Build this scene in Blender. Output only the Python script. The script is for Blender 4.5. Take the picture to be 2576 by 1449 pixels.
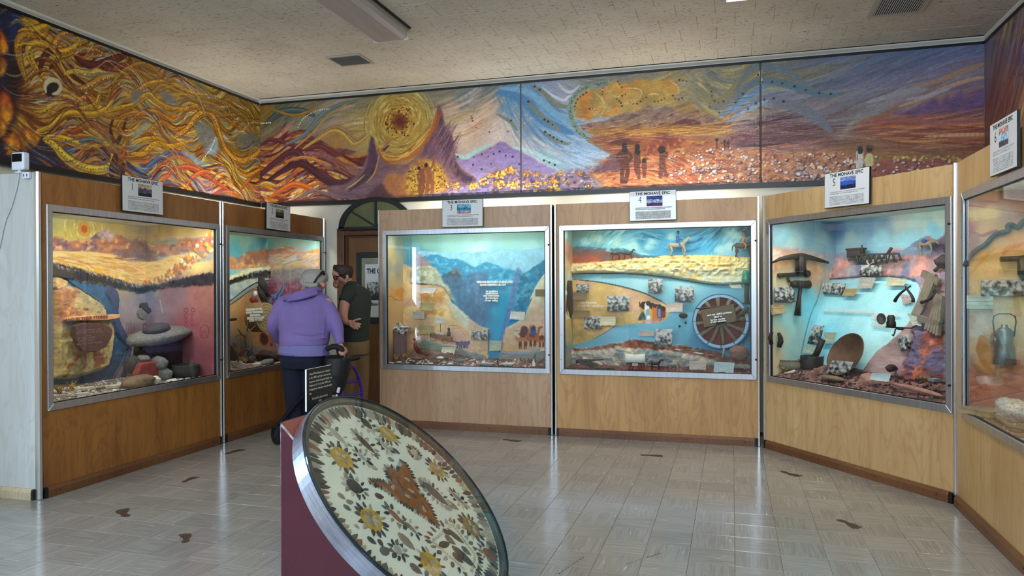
import bpy,bmesh,math,random
import numpy as np
from mathutils import Vector,Matrix,Euler
random.seed(7);RNG=np.random.default_rng(11)
for o in list(bpy.data.objects):bpy.data.objects.remove(o)
scene=bpy.context.scene
COL=scene.collection
PI=math.pi
# camera
IMW,IMH=2576,1449
CAMH,FPX=1.41,1862.3
PIT,ROL,YAW=math.radians(.133),math.radians(.243),math.radians(16.547)
FWD=np.array([-math.sin(YAW)*math.cos(PIT),math.cos(YAW)*math.cos(PIT),-math.sin(PIT)])
RIGHT=np.array([math.cos(YAW),math.sin(YAW),0.0]);UP=np.cross(RIGHT,FWD)
CAM=np.array([0,0,CAMH])
_R=RIGHT*math.cos(ROL)-UP*math.sin(ROL);_U=RIGHT*math.sin(ROL)+UP*math.cos(ROL)
cd=bpy.data.cameras.new('camera');cam=bpy.data.objects.new('camera',cd);COL.objects.link(cam)
cd.sensor_width=36;cd.lens=FPX/IMW*36;cd.clip_start=.05;cd.clip_end=100
M=Matrix.Identity(4)
for i in range(3):
 M[i][0]=_R[i];M[i][1]=_U[i];M[i][2]=-FWD[i];M[i][3]=CAM[i]
cam.matrix_world=M
scene.camera=cam
# world, lights, exposure
cy=scene.cycles
cy.max_bounces=5;cy.diffuse_bounces=3;cy.glossy_bounces=3;cy.transmission_bounces=2;cy.transparent_max_bounces=10
cy.caustics_reflective=False;cy.caustics_refractive=False;cy.sample_clamp_indirect=6;cy.use_adaptive_sampling=True;cy.adaptive_threshold=.04
vs=scene.view_settings
vs.view_transform='Standard';vs.look='None';vs.exposure=0.0;vs.gamma=1.0;vs.use_curve_mapping=False
w=bpy.data.worlds.new('sky');scene.world=w;w.use_nodes=True
wn=w.node_tree.nodes;bg=wn['Background']
sky=wn.new('ShaderNodeTexSky');sky.sky_type='NISHITA';sky.sun_disc=False;sky.sun_elevation=math.radians(50);sky.sun_rotation=2.0
w.node_tree.links.new(sky.outputs[0],bg.inputs[0]);bg.inputs[1].default_value=.12
def area(name,loc,rot,sx,sy,power,col,spread=180):
 l=bpy.data.lights.new(name,'AREA');l.shape='RECTANGLE';l.size=sx;l.size_y=sy
 l.energy=power;l.color=col;l.spread=math.radians(spread)
 o=bpy.data.objects.new(name,l);COL.objects.link(o);o.location=loc;o.rotation_euler=rot
 return o
DAY=(.80,.90,1.0)
area('daylight_door',(-5.42,1.70,1.15),(0,math.radians(-90),0),2.1,.54,90,(.55,.74,1.0))
area('added_high_daylight',(-1.6,-3.64,3.12),(math.radians(72),0,0),6.6,.72,470,(.66,.82,1.0))  # added soft daylight behind the camera, set high to stay out of glass reflections
# pixel <-> world helpers
def ray(px,py):
 a=px-IMW/2;b=py-IMH/2
 u=a*math.cos(ROL)-b*math.sin(ROL);v=a*math.sin(ROL)+b*math.cos(ROL)
 return FWD+RIGHT*u/FPX-UP*v/FPX
def hit(px,py,p0,n):
 d=ray(px,py);p0=np.asarray(p0,float);n=np.asarray(n,float)
 return CAM+d*((p0-CAM)@n)/(d@n)
def on_floor(px,py,z=0.0):return hit(px,py,(0,0,z),(0,0,1))
# materials
def s2l(c):
 c=np.asarray(c,float)/255.0
 return np.where(c<=.04045,c/12.92,((c+.055)/1.055)**2.4)
def lin(c):return tuple(float(x)for x in s2l(c))+(1.0,)
MATS={}
def mat(name,col=(200,200,200),rough=.6,metal=0.0,spec=.5,coat=0.0,noise=None,bump=None,emit=None,alpha=None,objrand=0):
 if name in MATS:return MATS[name]
 m=bpy.data.materials.new(name);m.use_nodes=True;MATS[name]=m
 nt=m.node_tree;b=nt.nodes['Principled BSDF'];L=nt.links
 b.inputs['Roughness'].default_value=rough;b.inputs['Metallic'].default_value=metal
 b.inputs['Specular IOR Level'].default_value=spec;b.inputs['Coat Weight'].default_value=coat
 b.inputs['Base Color'].default_value=lin(col)
 tc=nt.nodes.new('ShaderNodeTexCoord')
 def tex(scale,st,detail=4):
  mp=nt.nodes.new('ShaderNodeMapping');mp.inputs['Scale'].default_value=st
  L.new(tc.outputs['Object'],mp.inputs['Vector'])
  n=nt.nodes.new('ShaderNodeTexNoise');n.inputs['Scale'].default_value=scale;n.inputs['Detail'].default_value=detail
  L.new(mp.outputs[0],n.inputs['Vector']);return n
 src=None
 if noise:
  n=tex(noise[0],noise[2]if len(noise)>2 else(1,1,1))
  r=nt.nodes.new('ShaderNodeValToRGB');a=noise[1]
  c=np.array(lin(col)[:3])
  r.color_ramp.elements[0].position=.3;r.color_ramp.elements[1].position=.7
  r.color_ramp.elements[0].color=tuple(np.clip(c*(1-a),0,1))+(1,);r.color_ramp.elements[1].color=tuple(np.clip(c*(1+a),0,1))+(1,)
  L.new(n.outputs['Fac'],r.inputs[0]);src=r.outputs[0];L.new(src,b.inputs['Base Color'])
 if objrand:
  oi=nt.nodes.new('ShaderNodeObjectInfo');mr=nt.nodes.new('ShaderNodeMapRange')
  mr.inputs['To Min'].default_value=1-objrand;mr.inputs['To Max'].default_value=1+objrand
  L.new(oi.outputs['Random'],mr.inputs['Value'])
  mx=nt.nodes.new('ShaderNodeVectorMath');mx.operation='SCALE'
  if src:L.new(src,mx.inputs[0])
  else:mx.inputs[0].default_value=lin(col)[:3]
  L.new(mr.outputs[0],mx.inputs['Scale']);L.new(mx.outputs[0],b.inputs['Base Color'])
 if bump:
  n=tex(bump[0],bump[2]if len(bump)>2 else(1,1,1))
  bp=nt.nodes.new('ShaderNodeBump');bp.inputs['Strength'].default_value=bump[1];bp.inputs['Distance'].default_value=.01
  L.new(n.outputs['Fac'],bp.inputs['Height']);L.new(bp.outputs[0],b.inputs['Normal'])
 if emit:
  b.inputs['Emission Color'].default_value=lin(emit[0]);b.inputs['Emission Strength'].default_value=emit[1]
 return m
def wood(name,c1,c2,c3,scale=1.0,rough=.45,seed=0.0,warp=.0,coat=.25):
 if name in MATS:return MATS[name]
 m=bpy.data.materials.new(name);m.use_nodes=True;MATS[name]=m
 nt=m.node_tree;b=nt.nodes['Principled BSDF'];L=nt.links
 tc=nt.nodes.new('ShaderNodeTexCoord')
 def mapped(st,off=0.0):
  mp=nt.nodes.new('ShaderNodeMapping');mp.inputs['Scale'].default_value=st;mp.inputs['Location'].default_value=(seed+off,seed*.7,off)
  L.new(tc.outputs['Object'],mp.inputs['Vector']);return mp
 n1=nt.nodes.new('ShaderNodeTexNoise');n1.inputs['Scale'].default_value=3.2*scale;n1.inputs['Detail'].default_value=3;n1.inputs['Distortion'].default_value=1.2
 L.new(mapped((1.6,1.6,.34)).outputs[0],n1.inputs['Vector'])
 mu=nt.nodes.new('ShaderNodeMath');mu.operation='MULTIPLY';mu.inputs[1].default_value=46
 L.new(n1.outputs['Fac'],mu.inputs[0])
 si=nt.nodes.new('ShaderNodeMath');si.operation='SINE';L.new(mu.outputs[0],si.inputs[0])
 r1=nt.nodes.new('ShaderNodeMapRange');r1.inputs['From Min'].default_value=-1;L.new(si.outputs[0],r1.inputs['Value'])
 n2=nt.nodes.new('ShaderNodeTexNoise');n2.inputs['Scale'].default_value=26*scale;n2.inputs['Detail'].default_value=4
 L.new(mapped((1,1,.05),3.).outputs[0],n2.inputs['Vector'])
 n3=nt.nodes.new('ShaderNodeTexNoise');n3.inputs['Scale'].default_value=1.7;n3.inputs['Detail'].default_value=4
 L.new(mapped((1.5,1.5,.5),9.).outputs[0],n3.inputs['Vector'])
 ra=nt.nodes.new('ShaderNodeValToRGB');e=ra.color_ramp.elements
 e[0].position=.33;e[0].color=lin(c2);e[1].position=.68;e[1].color=lin(c1)
 L.new(n3.outputs['Fac'],ra.inputs[0])
 mx=nt.nodes.new('ShaderNodeMix');mx.data_type='RGBA';mx.inputs[0].default_value=.3
 L.new(ra.outputs[0],mx.inputs[6]);mx.inputs[7].default_value=lin(c3)
 f=nt.nodes.new('ShaderNodeMath');f.operation='POWER';f.inputs[1].default_value=5;L.new(r1.outputs[0],f.inputs[0])
 g=nt.nodes.new('ShaderNodeMath');g.operation='MULTIPLY';g.inputs[1].default_value=.28;L.new(f.outputs[0],g.inputs[0])
 L.new(g.outputs[0],mx.inputs[0])
 m2=nt.nodes.new('ShaderNodeMix');m2.data_type='RGBA'
 r2=nt.nodes.new('ShaderNodeMapRange');r2.inputs['From Min'].default_value=.45;r2.inputs['From Max'].default_value=.75;r2.inputs['To Max'].default_value=.38
 L.new(n2.outputs['Fac'],r2.inputs['Value']);L.new(r2.outputs[0],m2.inputs[0])
 L.new(mx.outputs[2],m2.inputs[6]);m2.inputs[7].default_value=lin(c3)
 L.new(m2.outputs[2],b.inputs['Base Color'])
 b.inputs['Roughness'].default_value=rough;b.inputs['Coat Weight'].default_value=coat;b.inputs['Coat Roughness'].default_value=.3
 return m
def glass(name,tint=(1,1,1),rough=.0,f0=.04,boost=1.0):
 if name in MATS:return MATS[name]
 m=bpy.data.materials.new(name);m.use_nodes=True;MATS[name]=m
 nt=m.node_tree;nt.nodes.remove(nt.nodes['Principled BSDF']);L=nt.links
 out=nt.nodes['Material Output']
 tr=nt.nodes.new('ShaderNodeBsdfTransparent');tr.inputs[0].default_value=tint+(1,)
 gl=nt.nodes.new('ShaderNodeBsdfGlossy');gl.inputs['Roughness'].default_value=rough
 lw=nt.nodes.new('ShaderNodeLayerWeight')
 po=nt.nodes.new('ShaderNodeMath');po.operation='POWER';po.inputs[1].default_value=5;L.new(lw.outputs['Facing'],po.inputs[0])
 mu=nt.nodes.new('ShaderNodeMath');mu.operation='MULTIPLY_ADD';mu.inputs[1].default_value=1-f0*boost;mu.inputs[2].default_value=f0*boost;mu.use_clamp=True
 L.new(po.outputs[0],mu.inputs[0])
 mx=nt.nodes.new('ShaderNodeMixShader');L.new(mu.outputs[0],mx.inputs[0]);L.new(tr.outputs[0],mx.inputs[1]);L.new(gl.outputs[0],mx.inputs[2])
 L.new(mx.outputs[0],out.inputs[0])
 return m
def vcol(name,rough=.7,spec=.3,bump=0,bscale=200,coat=0):
 if name in MATS:return MATS[name]
 m=bpy.data.materials.new(name);m.use_nodes=True;MATS[name]=m
 nt=m.node_tree;b=nt.nodes['Principled BSDF'];L=nt.links
 a=nt.nodes.new('ShaderNodeVertexColor');a.layer_name='paint'
 b.inputs['Roughness'].default_value=rough;b.inputs['Specular IOR Level'].default_value=spec
 b.inputs['Coat Weight'].default_value=coat;b.inputs['Coat Roughness'].default_value=.15
 tc=nt.nodes.new('ShaderNodeTexCoord')
 n=nt.nodes.new('ShaderNodeTexNoise');n.inputs['Scale'].default_value=bscale;n.inputs['Detail'].default_value=3
 L.new(tc.outputs['Object'],n.inputs['Vector'])
 mr=nt.nodes.new('ShaderNodeMapRange');mr.inputs['From Min'].default_value=.3;mr.inputs['From Max'].default_value=.7;mr.inputs['To Min'].default_value=.86;mr.inputs['To Max'].default_value=1.14
 L.new(n.outputs['Fac'],mr.inputs['Value'])
 sc=nt.nodes.new('ShaderNodeVectorMath');sc.operation='SCALE';L.new(a.outputs['Color'],sc.inputs[0]);L.new(mr.outputs[0],sc.inputs['Scale'])
 L.new(sc.outputs[0],b.inputs['Base Color'])
 if bump:
  bp=nt.nodes.new('ShaderNodeBump');bp.inputs['Strength'].default_value=bump;bp.inputs['Distance'].default_value=.004
  L.new(n.outputs['Fac'],bp.inputs['Height']);L.new(bp.outputs[0],b.inputs['Normal'])
 return m
 # mesh building
class MB:
 def __init__(self):self.v=[];self.f=[];self.sm=[]
 def add(self,vs,fs,smooth=False):
  n=len(self.v);self.v+=[tuple(map(float,p))for p in vs];self.f+=[tuple(i+n for i in f)for f in fs];self.sm+=[smooth]*len(fs)
  return self
 def box(self,a,b,m=None):
  x0,y0,z0=a;x1,y1,z1=b
  vs=[(x0,y0,z0),(x1,y0,z0),(x1,y1,z0),(x0,y1,z0),(x0,y0,z1),(x1,y0,z1),(x1,y1,z1),(x0,y1,z1)]
  if m is not None:vs=[m@Vector(p)for p in vs]
  return self.add(vs,[(0,3,2,1),(4,5,6,7),(0,1,5,4),(1,2,6,5),(2,3,7,6),(3,0,4,7)])
 def cbox(self,c,s,m=None):
  return self.box((c[0]-s[0]/2,c[1]-s[1]/2,c[2]-s[2]/2),(c[0]+s[0]/2,c[1]+s[1]/2,c[2]+s[2]/2),m)
 def bar(self,p,q,w,h,up=(0,0,1)):
  p=Vector(p);q=Vector(q);d=(q-p);L=d.length;d.normalize();u=Vector(up)
  s=d.cross(u)
  if s.length<1e-4:s=d.cross(Vector((1,0,0)))
  s.normalize();u=s.cross(d)
  vs=[p+s*(i*w/2)+u*(j*h/2)+d*(k*L)for k in(0,1)for i,j in((-1,-1),(1,-1),(1,1),(-1,1))]
  return self.add(vs,[(0,3,2,1),(4,5,6,7),(0,1,5,4),(1,2,6,5),(2,3,7,6),(3,0,4,7)])
 def tube(self,pts,r,n=8,cap=True,smooth=True,flat=1.0):
  pts=[Vector(p)for p in pts];rs=r if hasattr(r,'__len__')else[r]*len(pts)
  N=len(self.v);prev=None;vs=[]
  for i,p in enumerate(pts):
   d=(pts[min(i+1,len(pts)-1)]-pts[max(i-1,0)])
   d=d.normalized()if d.length>1e-9 else Vector((0,0,1))
   if prev is None:
    a=Vector((0,0,1))if abs(d.z)<.9 else Vector((1,0,0));u=d.cross(a).normalized()
   else:
    u=(prev-d*prev.dot(d));u=u.normalized()if u.length>1e-6 else d.orthogonal().normalized()
   prev=u;w_=d.cross(u)
   for k in range(n):
    t=2*PI*k/n;vs.append(p+(u*math.cos(t)+w_*math.sin(t)*flat)*rs[i])
  fs=[(i*n+k,i*n+(k+1)%n,(i+1)*n+(k+1)%n,(i+1)*n+k)for i in range(len(pts)-1)for k in range(n)]
  if cap:fs+=[tuple(range(n-1,-1,-1)),tuple((len(pts)-1)*n+k for k in range(n))]
  return self.add(vs,fs,smooth)
 def cyl(self,p,q,r,n=16,r2=None):return self.tube([p,q],[r,r if r2 is None else r2],n)
 def lathe(self,prof,c=(0,0,0),n=24,axis=None,smooth=True,wob=0):
  vs=[]
  for r,z in prof:
   for k in range(n):
    t=2*PI*k/n;rr=r*(1+wob*math.sin(3*t+z*40)+wob*.6*math.sin(5*t+1))
    p=Vector((rr*math.cos(t),rr*math.sin(t),z))
    if axis is not None:p=axis@p
    vs.append(p+Vector(c))
  fs=[(i*n+k,i*n+(k+1)%n,(i+1)*n+(k+1)%n,(i+1)*n+k)for i in range(len(prof)-1)for k in range(n)]
  if prof[0][0]>1e-6:fs.append(tuple(range(n-1,-1,-1)))
  if prof[-1][0]>1e-6:fs.append(tuple((len(prof)-1)*n+k for k in range(n)))
  return self.add(vs,fs,smooth)
 def prism(self,poly,frame,t,smooth=False):
  n=len(poly)
  vs=[frame(u,v,0)for u,v in poly]+[frame(u,v,t)for u,v in poly]
  return self.add(vs,[tuple(range(n-1,-1,-1)),tuple(range(n,2*n))]+[(k,(k+1)%n,n+(k+1)%n,n+k)for k in range(n)],smooth)
 def ring(self,r0,r1,z0,z1,n=48,m=None,smooth=True):
  vs=[]
  for r,z in((r0,z0),(r1,z0),(r1,z1),(r0,z1)):
   for k in range(n):
    t=2*PI*k/n;p=Vector((r*math.cos(t),r*math.sin(t),z));vs.append(m@p if m is not None else p)
  fs=[(a*n+k,a*n+(k+1)%n,b*n+(k+1)%n,b*n+k)for a,b in((0,1),(1,2),(2,3),(3,0))for k in range(n)]
  return self.add(vs,fs,False)
 def ball(self,c,r,n=10,m=7,sc=(1,1,1),rot=None,lump=0,seed=0):
  rg=random.Random(seed);vs=[];fs=[]
  ph=[rg.uniform(0,6.28)for _ in range(6)]
  for i in range(m+1):
   a=PI*i/m
   for k in range(n):
    t=2*PI*k/n;d=Vector((math.sin(a)*math.cos(t),math.sin(a)*math.sin(t),math.cos(a)))
    q=1+lump*(math.sin(3*d.x+ph[0])*math.sin(4*d.y+ph[1])+.6*math.sin(6*d.z+ph[2]+3*d.x)+.4*math.sin(9*d.y+ph[3]+5*d.z))
    p=Vector((d.x*sc[0]*r*q,d.y*sc[1]*r*q,d.z*sc[2]*r*q))
    if rot is not None:p=rot@p
    vs.append(p+Vector(c))
  fs=[(i*n+k,(i+1)*n+k,(i+1)*n+(k+1)%n,i*n+(k+1)%n)for i in range(m)for k in range(n)]
  return self.add(vs,fs,True)
 def build(self,name,material,parent=None,loc=None,rotz=0.0,matrix=None):
  me=bpy.data.meshes.new(name);me.from_pydata(self.v,[],self.f);me.validate();
  if len(me.polygons)==len(self.sm):me.polygons.foreach_set('use_smooth',self.sm)
  me.update()
  bm=bmesh.new();bm.from_mesh(me);bmesh.ops.recalc_face_normals(bm,faces=bm.faces);bm.to_mesh(me);bm.free()
  return link(name,me,material,parent,loc,rotz,matrix)
def link(name,me,material,parent=None,loc=None,rotz=0.0,matrix=None):
 o=bpy.data.objects.new(name,me);COL.objects.link(o)
 if material is not None and len(me.materials)==0:
  for mm in(material if isinstance(material,(list,tuple))else[material]):me.materials.append(mm)
 if parent is not None:o.parent=parent
 if loc is not None:o.location=loc;o.rotation_euler=(0,0,rotz)
 if matrix is not None:o.matrix_local=matrix
 return o
def tag(o,label=None,cat=None,group=None,kind=None):
 if label:o['label']=label
 if cat:o['category']=cat
 if group:o['group']=group
 if kind:o['kind']=kind
 return o
def empty(name,loc=(0,0,0),rotz=0.0,label=None,cat=None,group=None,kind=None):
 o=bpy.data.objects.new(name,None);COL.objects.link(o);o.location=loc;o.rotation_euler=(0,0,rotz);o.empty_display_size=.1
 return tag(o,label,cat,group,kind)
def bevel(o,w=.003,seg=2):
 m=o.modifiers.new('bevel','BEVEL');m.width=w;m.segments=seg;m.limit_method='ANGLE';return o
def bez(pts,n=8,closed=False):
 P=[np.asarray(p,float)for p in pts];out=[]
 m=len(P);rng=range(m if closed else m-1)
 for i in rng:
  p0=P[(i-1)%m]if closed else P[max(i-1,0)];p1=P[i];p2=P[(i+1)%m];p3=P[(i+2)%m]if closed else P[min(i+2,m-1)]
  for k in range(n):
   t=k/n
   out.append(.5*((2*p1)+(-p0+p2)*t+(2*p0-5*p1+4*p2-p3)*t*t+(-p0+3*p1-3*p2+p3)*t**3))
 if not closed:out.append(P[-1])
 return out
FONT=None
def text_mesh(body,size,frame,align='CENTER',depth=.0006,xs=1.0,bold=0.0,spacing=1.0,line=1.0):
 cu=bpy.data.curves.new('lettering','FONT');cu.body=body;cu.size=size;cu.align_x=align;cu.align_y='CENTER'
 cu.resolution_u=2;cu.offset=bold;cu.space_character=spacing;cu.space_line=line
 o=bpy.data.objects.new('lettering',cu);COL.objects.link(o)
 bpy.context.view_layer.update()
 me=o.to_mesh()
 mb=MB();vs=[v.co.copy()for v in me.vertices];fs=[tuple(p.vertices)for p in me.polygons]
 mb.add([frame(v.x*xs,v.y,depth)for v in vs],fs)
 o.to_mesh_clear();bpy.data.objects.remove(o);bpy.data.curves.remove(cu)
 return mb
 # painting on surfaces (colours and relief are stored on dense meshes)
def _lat(seed,n=256):return np.random.default_rng(seed).random((n,n))
_LATS={}
def vnoise(x,y,seed=0):
 if seed not in _LATS:_LATS[seed]=_lat(seed)
 g=_LATS[seed]
 xi=np.floor(x).astype(int);yi=np.floor(y).astype(int);fx=x-xi;fy=y-yi
 fx=fx*fx*(3-2*fx);fy=fy*fy*(3-2*fy)
 a=g[yi%256,xi%256];b=g[yi%256,(xi+1)%256];c=g[(yi+1)%256,xi%256];d=g[(yi+1)%256,(xi+1)%256]
 return(a*(1-fx)+b*fx)*(1-fy)+(c*(1-fx)+d*fx)*fy
def fbm(x,y,seed=0,oct=4):
 s=0;a=.5;t=0
 for i in range(oct):
  s=s+a*vnoise(x*2**i+i*17.3,y*2**i+i*5.1,seed+i);t+=a;a*=.55
 return s/t
def ridge(x,y,seed=0,oct=3):
 s=0;a=.5;t=0
 for i in range(oct):
  s=s+a*(1-np.abs(2*vnoise(x*2**i+i*11.3,y*2**i+i*3.1,seed+i)-1));t+=a;a*=.5
 return s/t
class Canvas:
 def __init__(self,u0,u1,v0,v1,ru,rv,pt,base=(128,128,128)):
  self.nu=int((u1-u0)*ru)+1;self.nv=int((v1-v0)*rv)+1
  self.u0,self.u1,self.v0,self.v1=u0,u1,v0,v1
  self.du=(u1-u0)/(self.nu-1);self.dv=(v1-v0)/(self.nv-1)
  u=np.linspace(u0,u1,self.nu);v=np.linspace(v0,v1,self.nv)
  self.U,self.V=np.meshgrid(u,v);self.pt=pt
  self.C=np.zeros(self.U.shape+(3,))+np.asarray(base,float);self.H=np.zeros(self.U.shape)
  self.z=(0,0,1.0)
 def P(self,x,y):
  return self.pt(self.z[0]+x/self.z[2],self.z[1]+y/self.z[2])
 def pts(self,pts):return np.array([self.P(*p)for p in pts])
 def win(self,lo,hi):
  i0=max(0,int((lo[0]-self.u0)/self.du)-1);i1=min(self.nu,int((hi[0]-self.u0)/self.du)+2)
  j0=max(0,int((lo[1]-self.v0)/self.dv)-1);j1=min(self.nv,int((hi[1]-self.v0)/self.dv)+2)
  return(slice(j0,j1),slice(i0,i1))if i1>i0 and j1>j0 else None
 def blend(self,w,a,col):
  a=a[...,None]if a.ndim==2 else a
  self.C[w]=self.C[w]*(1-a)+np.asarray(col,float)*a
 def fill(self,pts,col,alpha=1.0,soft=.006,rag=0.0,rs=60,tex=.06,ts=(30,30),curve=True,col2=None,h=None,seed=3,rawuv=False,mix=None,cut=None):
  p=np.asarray(pts,float)if rawuv else self.pts(pts)
  if curve:p=np.array(bez(p,6,True))
  m=rag+soft
  w=self.win(p.min(0)-m,p.max(0)+m)
  if w is None:return
  U=self.U[w];V=self.V[w]
  if rag:
   U=U+rag*2*(fbm(self.U[w]*rs,self.V[w]*rs,seed,3)-.5);V=V+rag*2*(fbm(self.U[w]*rs+50,self.V[w]*rs+9,seed+7,3)-.5)
  ins=np.zeros(U.shape,bool);d2=np.full(U.shape,1e9)
  q=np.roll(p,-1,0)
  for(x0,y0),(x1,y1)in zip(p,q):
   if y0!=y1:
    c=((y0>V)!=(y1>V))&(U<(x1-x0)*(V-y0)/(y1-y0)+x0);ins^=c
   ex,ey=x1-x0,y1-y0;L=ex*ex+ey*ey+1e-12
   t=np.clip(((U-x0)*ex+(V-y0)*ey)/L,0,1)
   np.minimum(d2,(U-x0-t*ex)**2+(V-y0-t*ey)**2,out=d2)
  sd=np.sqrt(d2)*np.where(ins,1,-1)
  a=np.clip(.5+sd/max(soft,1e-5)*.5,0,1)*alpha
  c=np.zeros(U.shape+(3,))+np.asarray(col,float)
  if col2 is not None:
   lo,hi=p[:,1].min(),p[:,1].max();t=np.clip((hi-self.V[w])/(hi-lo+1e-9)+.25*(fbm(self.U[w]*12,self.V[w]*12,seed+3)-.5),0,1)[...,None]
   c=c*(1-t)+np.asarray(col2,float)*t
  if mix is not None:
   for mm in(mix if isinstance(mix,list)else[mix]):
    k=fbm(self.U[w]*mm[1]+seed,self.V[w]*mm[2],seed+11,4);k=np.clip((k-mm[3])*9,0,1)[...,None]
    c=c*(1-k)+np.asarray(mm[0],float)*k
  if tex:c=c*(1+tex*4*(fbm(self.U[w]*ts[0],self.V[w]*ts[1],seed+5,4)-.5))[...,None]
  self.blend(w,a,np.clip(c,0,255))
  if h is not None:self.H[w]=np.where(a>.5,h if not callable(h)else h(self.U[w],self.V[w],sd),self.H[w])
  return w,a
 def stroke(self,pts,wid,col,alpha=1.0,taper=True,rawuv=False,smooth=6,h=0.0,rag=0.0,asp=1.0):
  p=np.asarray(pts,float)if rawuv else self.pts(pts)
  if smooth and len(p)>2:p=np.array(bez(p,smooth))
  n=len(p)-1
  if n<1:return
  lo=p.min(0)-wid-.01;hi=p.max(0)+wid+.01
  w=self.win(lo,hi)
  if w is None:return
  for k in range(n):
   (x0,y0),(x1,y1)=p[k],p[k+1]
   t0,t1=k/n,(k+1)/n
   w0=wid*((math.sin(PI*(.06+.88*t0)))**.6 if taper else 1);w1=wid*((math.sin(PI*(.06+.88*t1)))**.6 if taper else 1)
   ww=max(w0,w1)+max(self.du,self.dv)*.7
   s=self.win((min(x0,x1)-ww,min(y0,y1)-ww),(max(x0,x1)+ww,max(y0,y1)+ww))
   if s is None:continue
   U=self.U[s];V=self.V[s];ex,ey=x1-x0,y1-y0;L=ex*ex+ey*ey+1e-12
   t=np.clip(((U-x0)*ex+(V-y0)*ey)/L,0,1)
   d=np.sqrt((U-x0-t*ex)**2+(V-y0-t*ey)**2)
   rr=(w0*(1-t)+w1*t)*.5;e=max(self.du,self.dv)*.5
   a=np.clip((rr-d)/e+.5,0,1)*alpha*np.clip(rr/(e*.5),.25,1)
   self.blend(s,a,col)
   if h:self.H[s]=np.maximum(self.H[s],h*np.clip(1-(d/np.maximum(rr,1e-6))**2,0,1)*(a>.2))
 def dots(self,pts,r,col,alpha=1.0,rawuv=False,h=0.0,jit=0.0,asp=1.0):
  p=np.asarray(pts,float)if rawuv else self.pts(pts)
  for(x,y)in p:
   if jit:x+=random.gauss(0,jit);y+=random.gauss(0,jit)
   rr=r*random.uniform(.75,1.25);e=max(self.du,self.dv)*.5
   s=self.win((x-rr*asp-e*2,y-rr-e*2),(x+rr*asp+e*2,y+rr+e*2))
   if s is None:continue
   d=np.sqrt(((self.U[s]-x)/asp)**2+(self.V[s]-y)**2)
   a=np.clip((rr-d)/e+.5,0,1)*alpha
   self.blend(s,a,col)
   if h:self.H[s]=np.maximum(self.H[s],h*(a>.5))
 def dotline(self,pts,r,col,gap,rawuv=False,alpha=1.0,jit=0.0):
  p=np.asarray(pts,float)if rawuv else self.pts(pts)
  p=np.array(bez(p,10))if len(p)>2 else p
  out=[];acc=0
  for a,b in zip(p[:-1],p[1:]):
   L=np.hypot(*(b-a))
   while acc<L:
    out.append(a+(b-a)*acc/max(L,1e-9));acc+=gap*random.uniform(.8,1.2)
   acc-=L
  self.dots(out,r,col,alpha,True,jit=jit)
 def flow(self,poly,n,ang,length,wid,cols,alpha=.8,seed=1,h=0.0,steps=7,jitter=14,inside=None):
  rg=random.Random(seed);p=self.pts(poly);lo=p.min(0);hi=p.max(0)
  k=0;tries=0
  while k<n and tries<n*12:
   tries+=1
   u=rg.uniform(lo[0],hi[0]);v=rg.uniform(lo[1],hi[1])
   c=False
   for(x0,y0),(x1,y1)in zip(p,np.roll(p,-1,0)):
    if(y0>v)!=(y1>v)and u<(x1-x0)*(v-y0)/(y1-y0)+x0:c=not c
   if not c:continue
   k+=1
   L=length*rg.uniform(.5,1.4);q=[(u,v)];du=L/steps;off=rg.gauss(0,.12)
   for _ in range(steps):
    a=ang(u,v)+off;u+=du*math.cos(a);v+=du*math.sin(a);q.append((u,v))
   cl=cols(q[0][0],q[0][1])if callable(cols)else cols
   col=np.clip(np.array(rg.choice(cl),float)+rg.gauss(0,jitter),0,255)
   self.stroke(q,wid*rg.uniform(.5,1.5),col,alpha*rg.uniform(.6,1),True,True,0,h)
 def gradient(self,stops,poly=None):
  q=self.pts([(s[0],s[1])for s in stops]);c=np.array([s[2]for s in stops],float)
  num=0;den=0
  uu=self.U+.05*(fbm(self.U*6,self.V*6,21)-.5)*2;vv=self.V+.05*(fbm(self.U*6+9,self.V*6,22)-.5)*2
  for(x,y),col in zip(q,c):
   w_=1/((uu-x)**2+(vv-y)**2+1e-4)**1.6;num=num+w_[...,None]*col;den=den+w_
  self.C=num/den[...,None]
 def mottle(self,amt,su,sv,seed=31):
  self.C=np.clip(self.C*(1+amt*2*(fbm(self.U*su,self.V*sv,seed,4)-.5))[...,None],0,255)
 def build(self,name,frame,material,parent=None,gain=1.0,thick=None):
  X,Y,Z=frame(self.U,self.V,self.H)
  co=np.stack([X,Y,Z],-1).reshape(-1,3)
  idx=np.arange(self.nu*self.nv).reshape(self.nv,self.nu)
  f=np.stack([idx[:-1,:-1],idx[:-1,1:],idx[1:,1:],idx[1:,:-1]],-1).reshape(-1,4)
  me=bpy.data.meshes.new(name)
  me.vertices.add(len(co));me.vertices.foreach_set('co',co.ravel().astype(np.float32))
  me.loops.add(f.size);me.loops.foreach_set('vertex_index',f.ravel().astype(np.int32))
  me.polygons.add(len(f));me.polygons.foreach_set('loop_start',(np.arange(len(f))*4).astype(np.int32));me.polygons.foreach_set('loop_total',np.full(len(f),4,np.int32))
  me.polygons.foreach_set('use_smooth',np.ones(len(f),bool))
  a=me.color_attributes.new('paint','FLOAT_COLOR','POINT')
  c=np.ones((len(co),4),np.float32);c[:,:3]=np.clip(s2l(np.clip(self.C,0,255).reshape(-1,3))*gain,0,1)
  a.data.foreach_set('color',c.ravel())
  me.update();me.validate()
  return link(name,me,material,parent)
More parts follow.
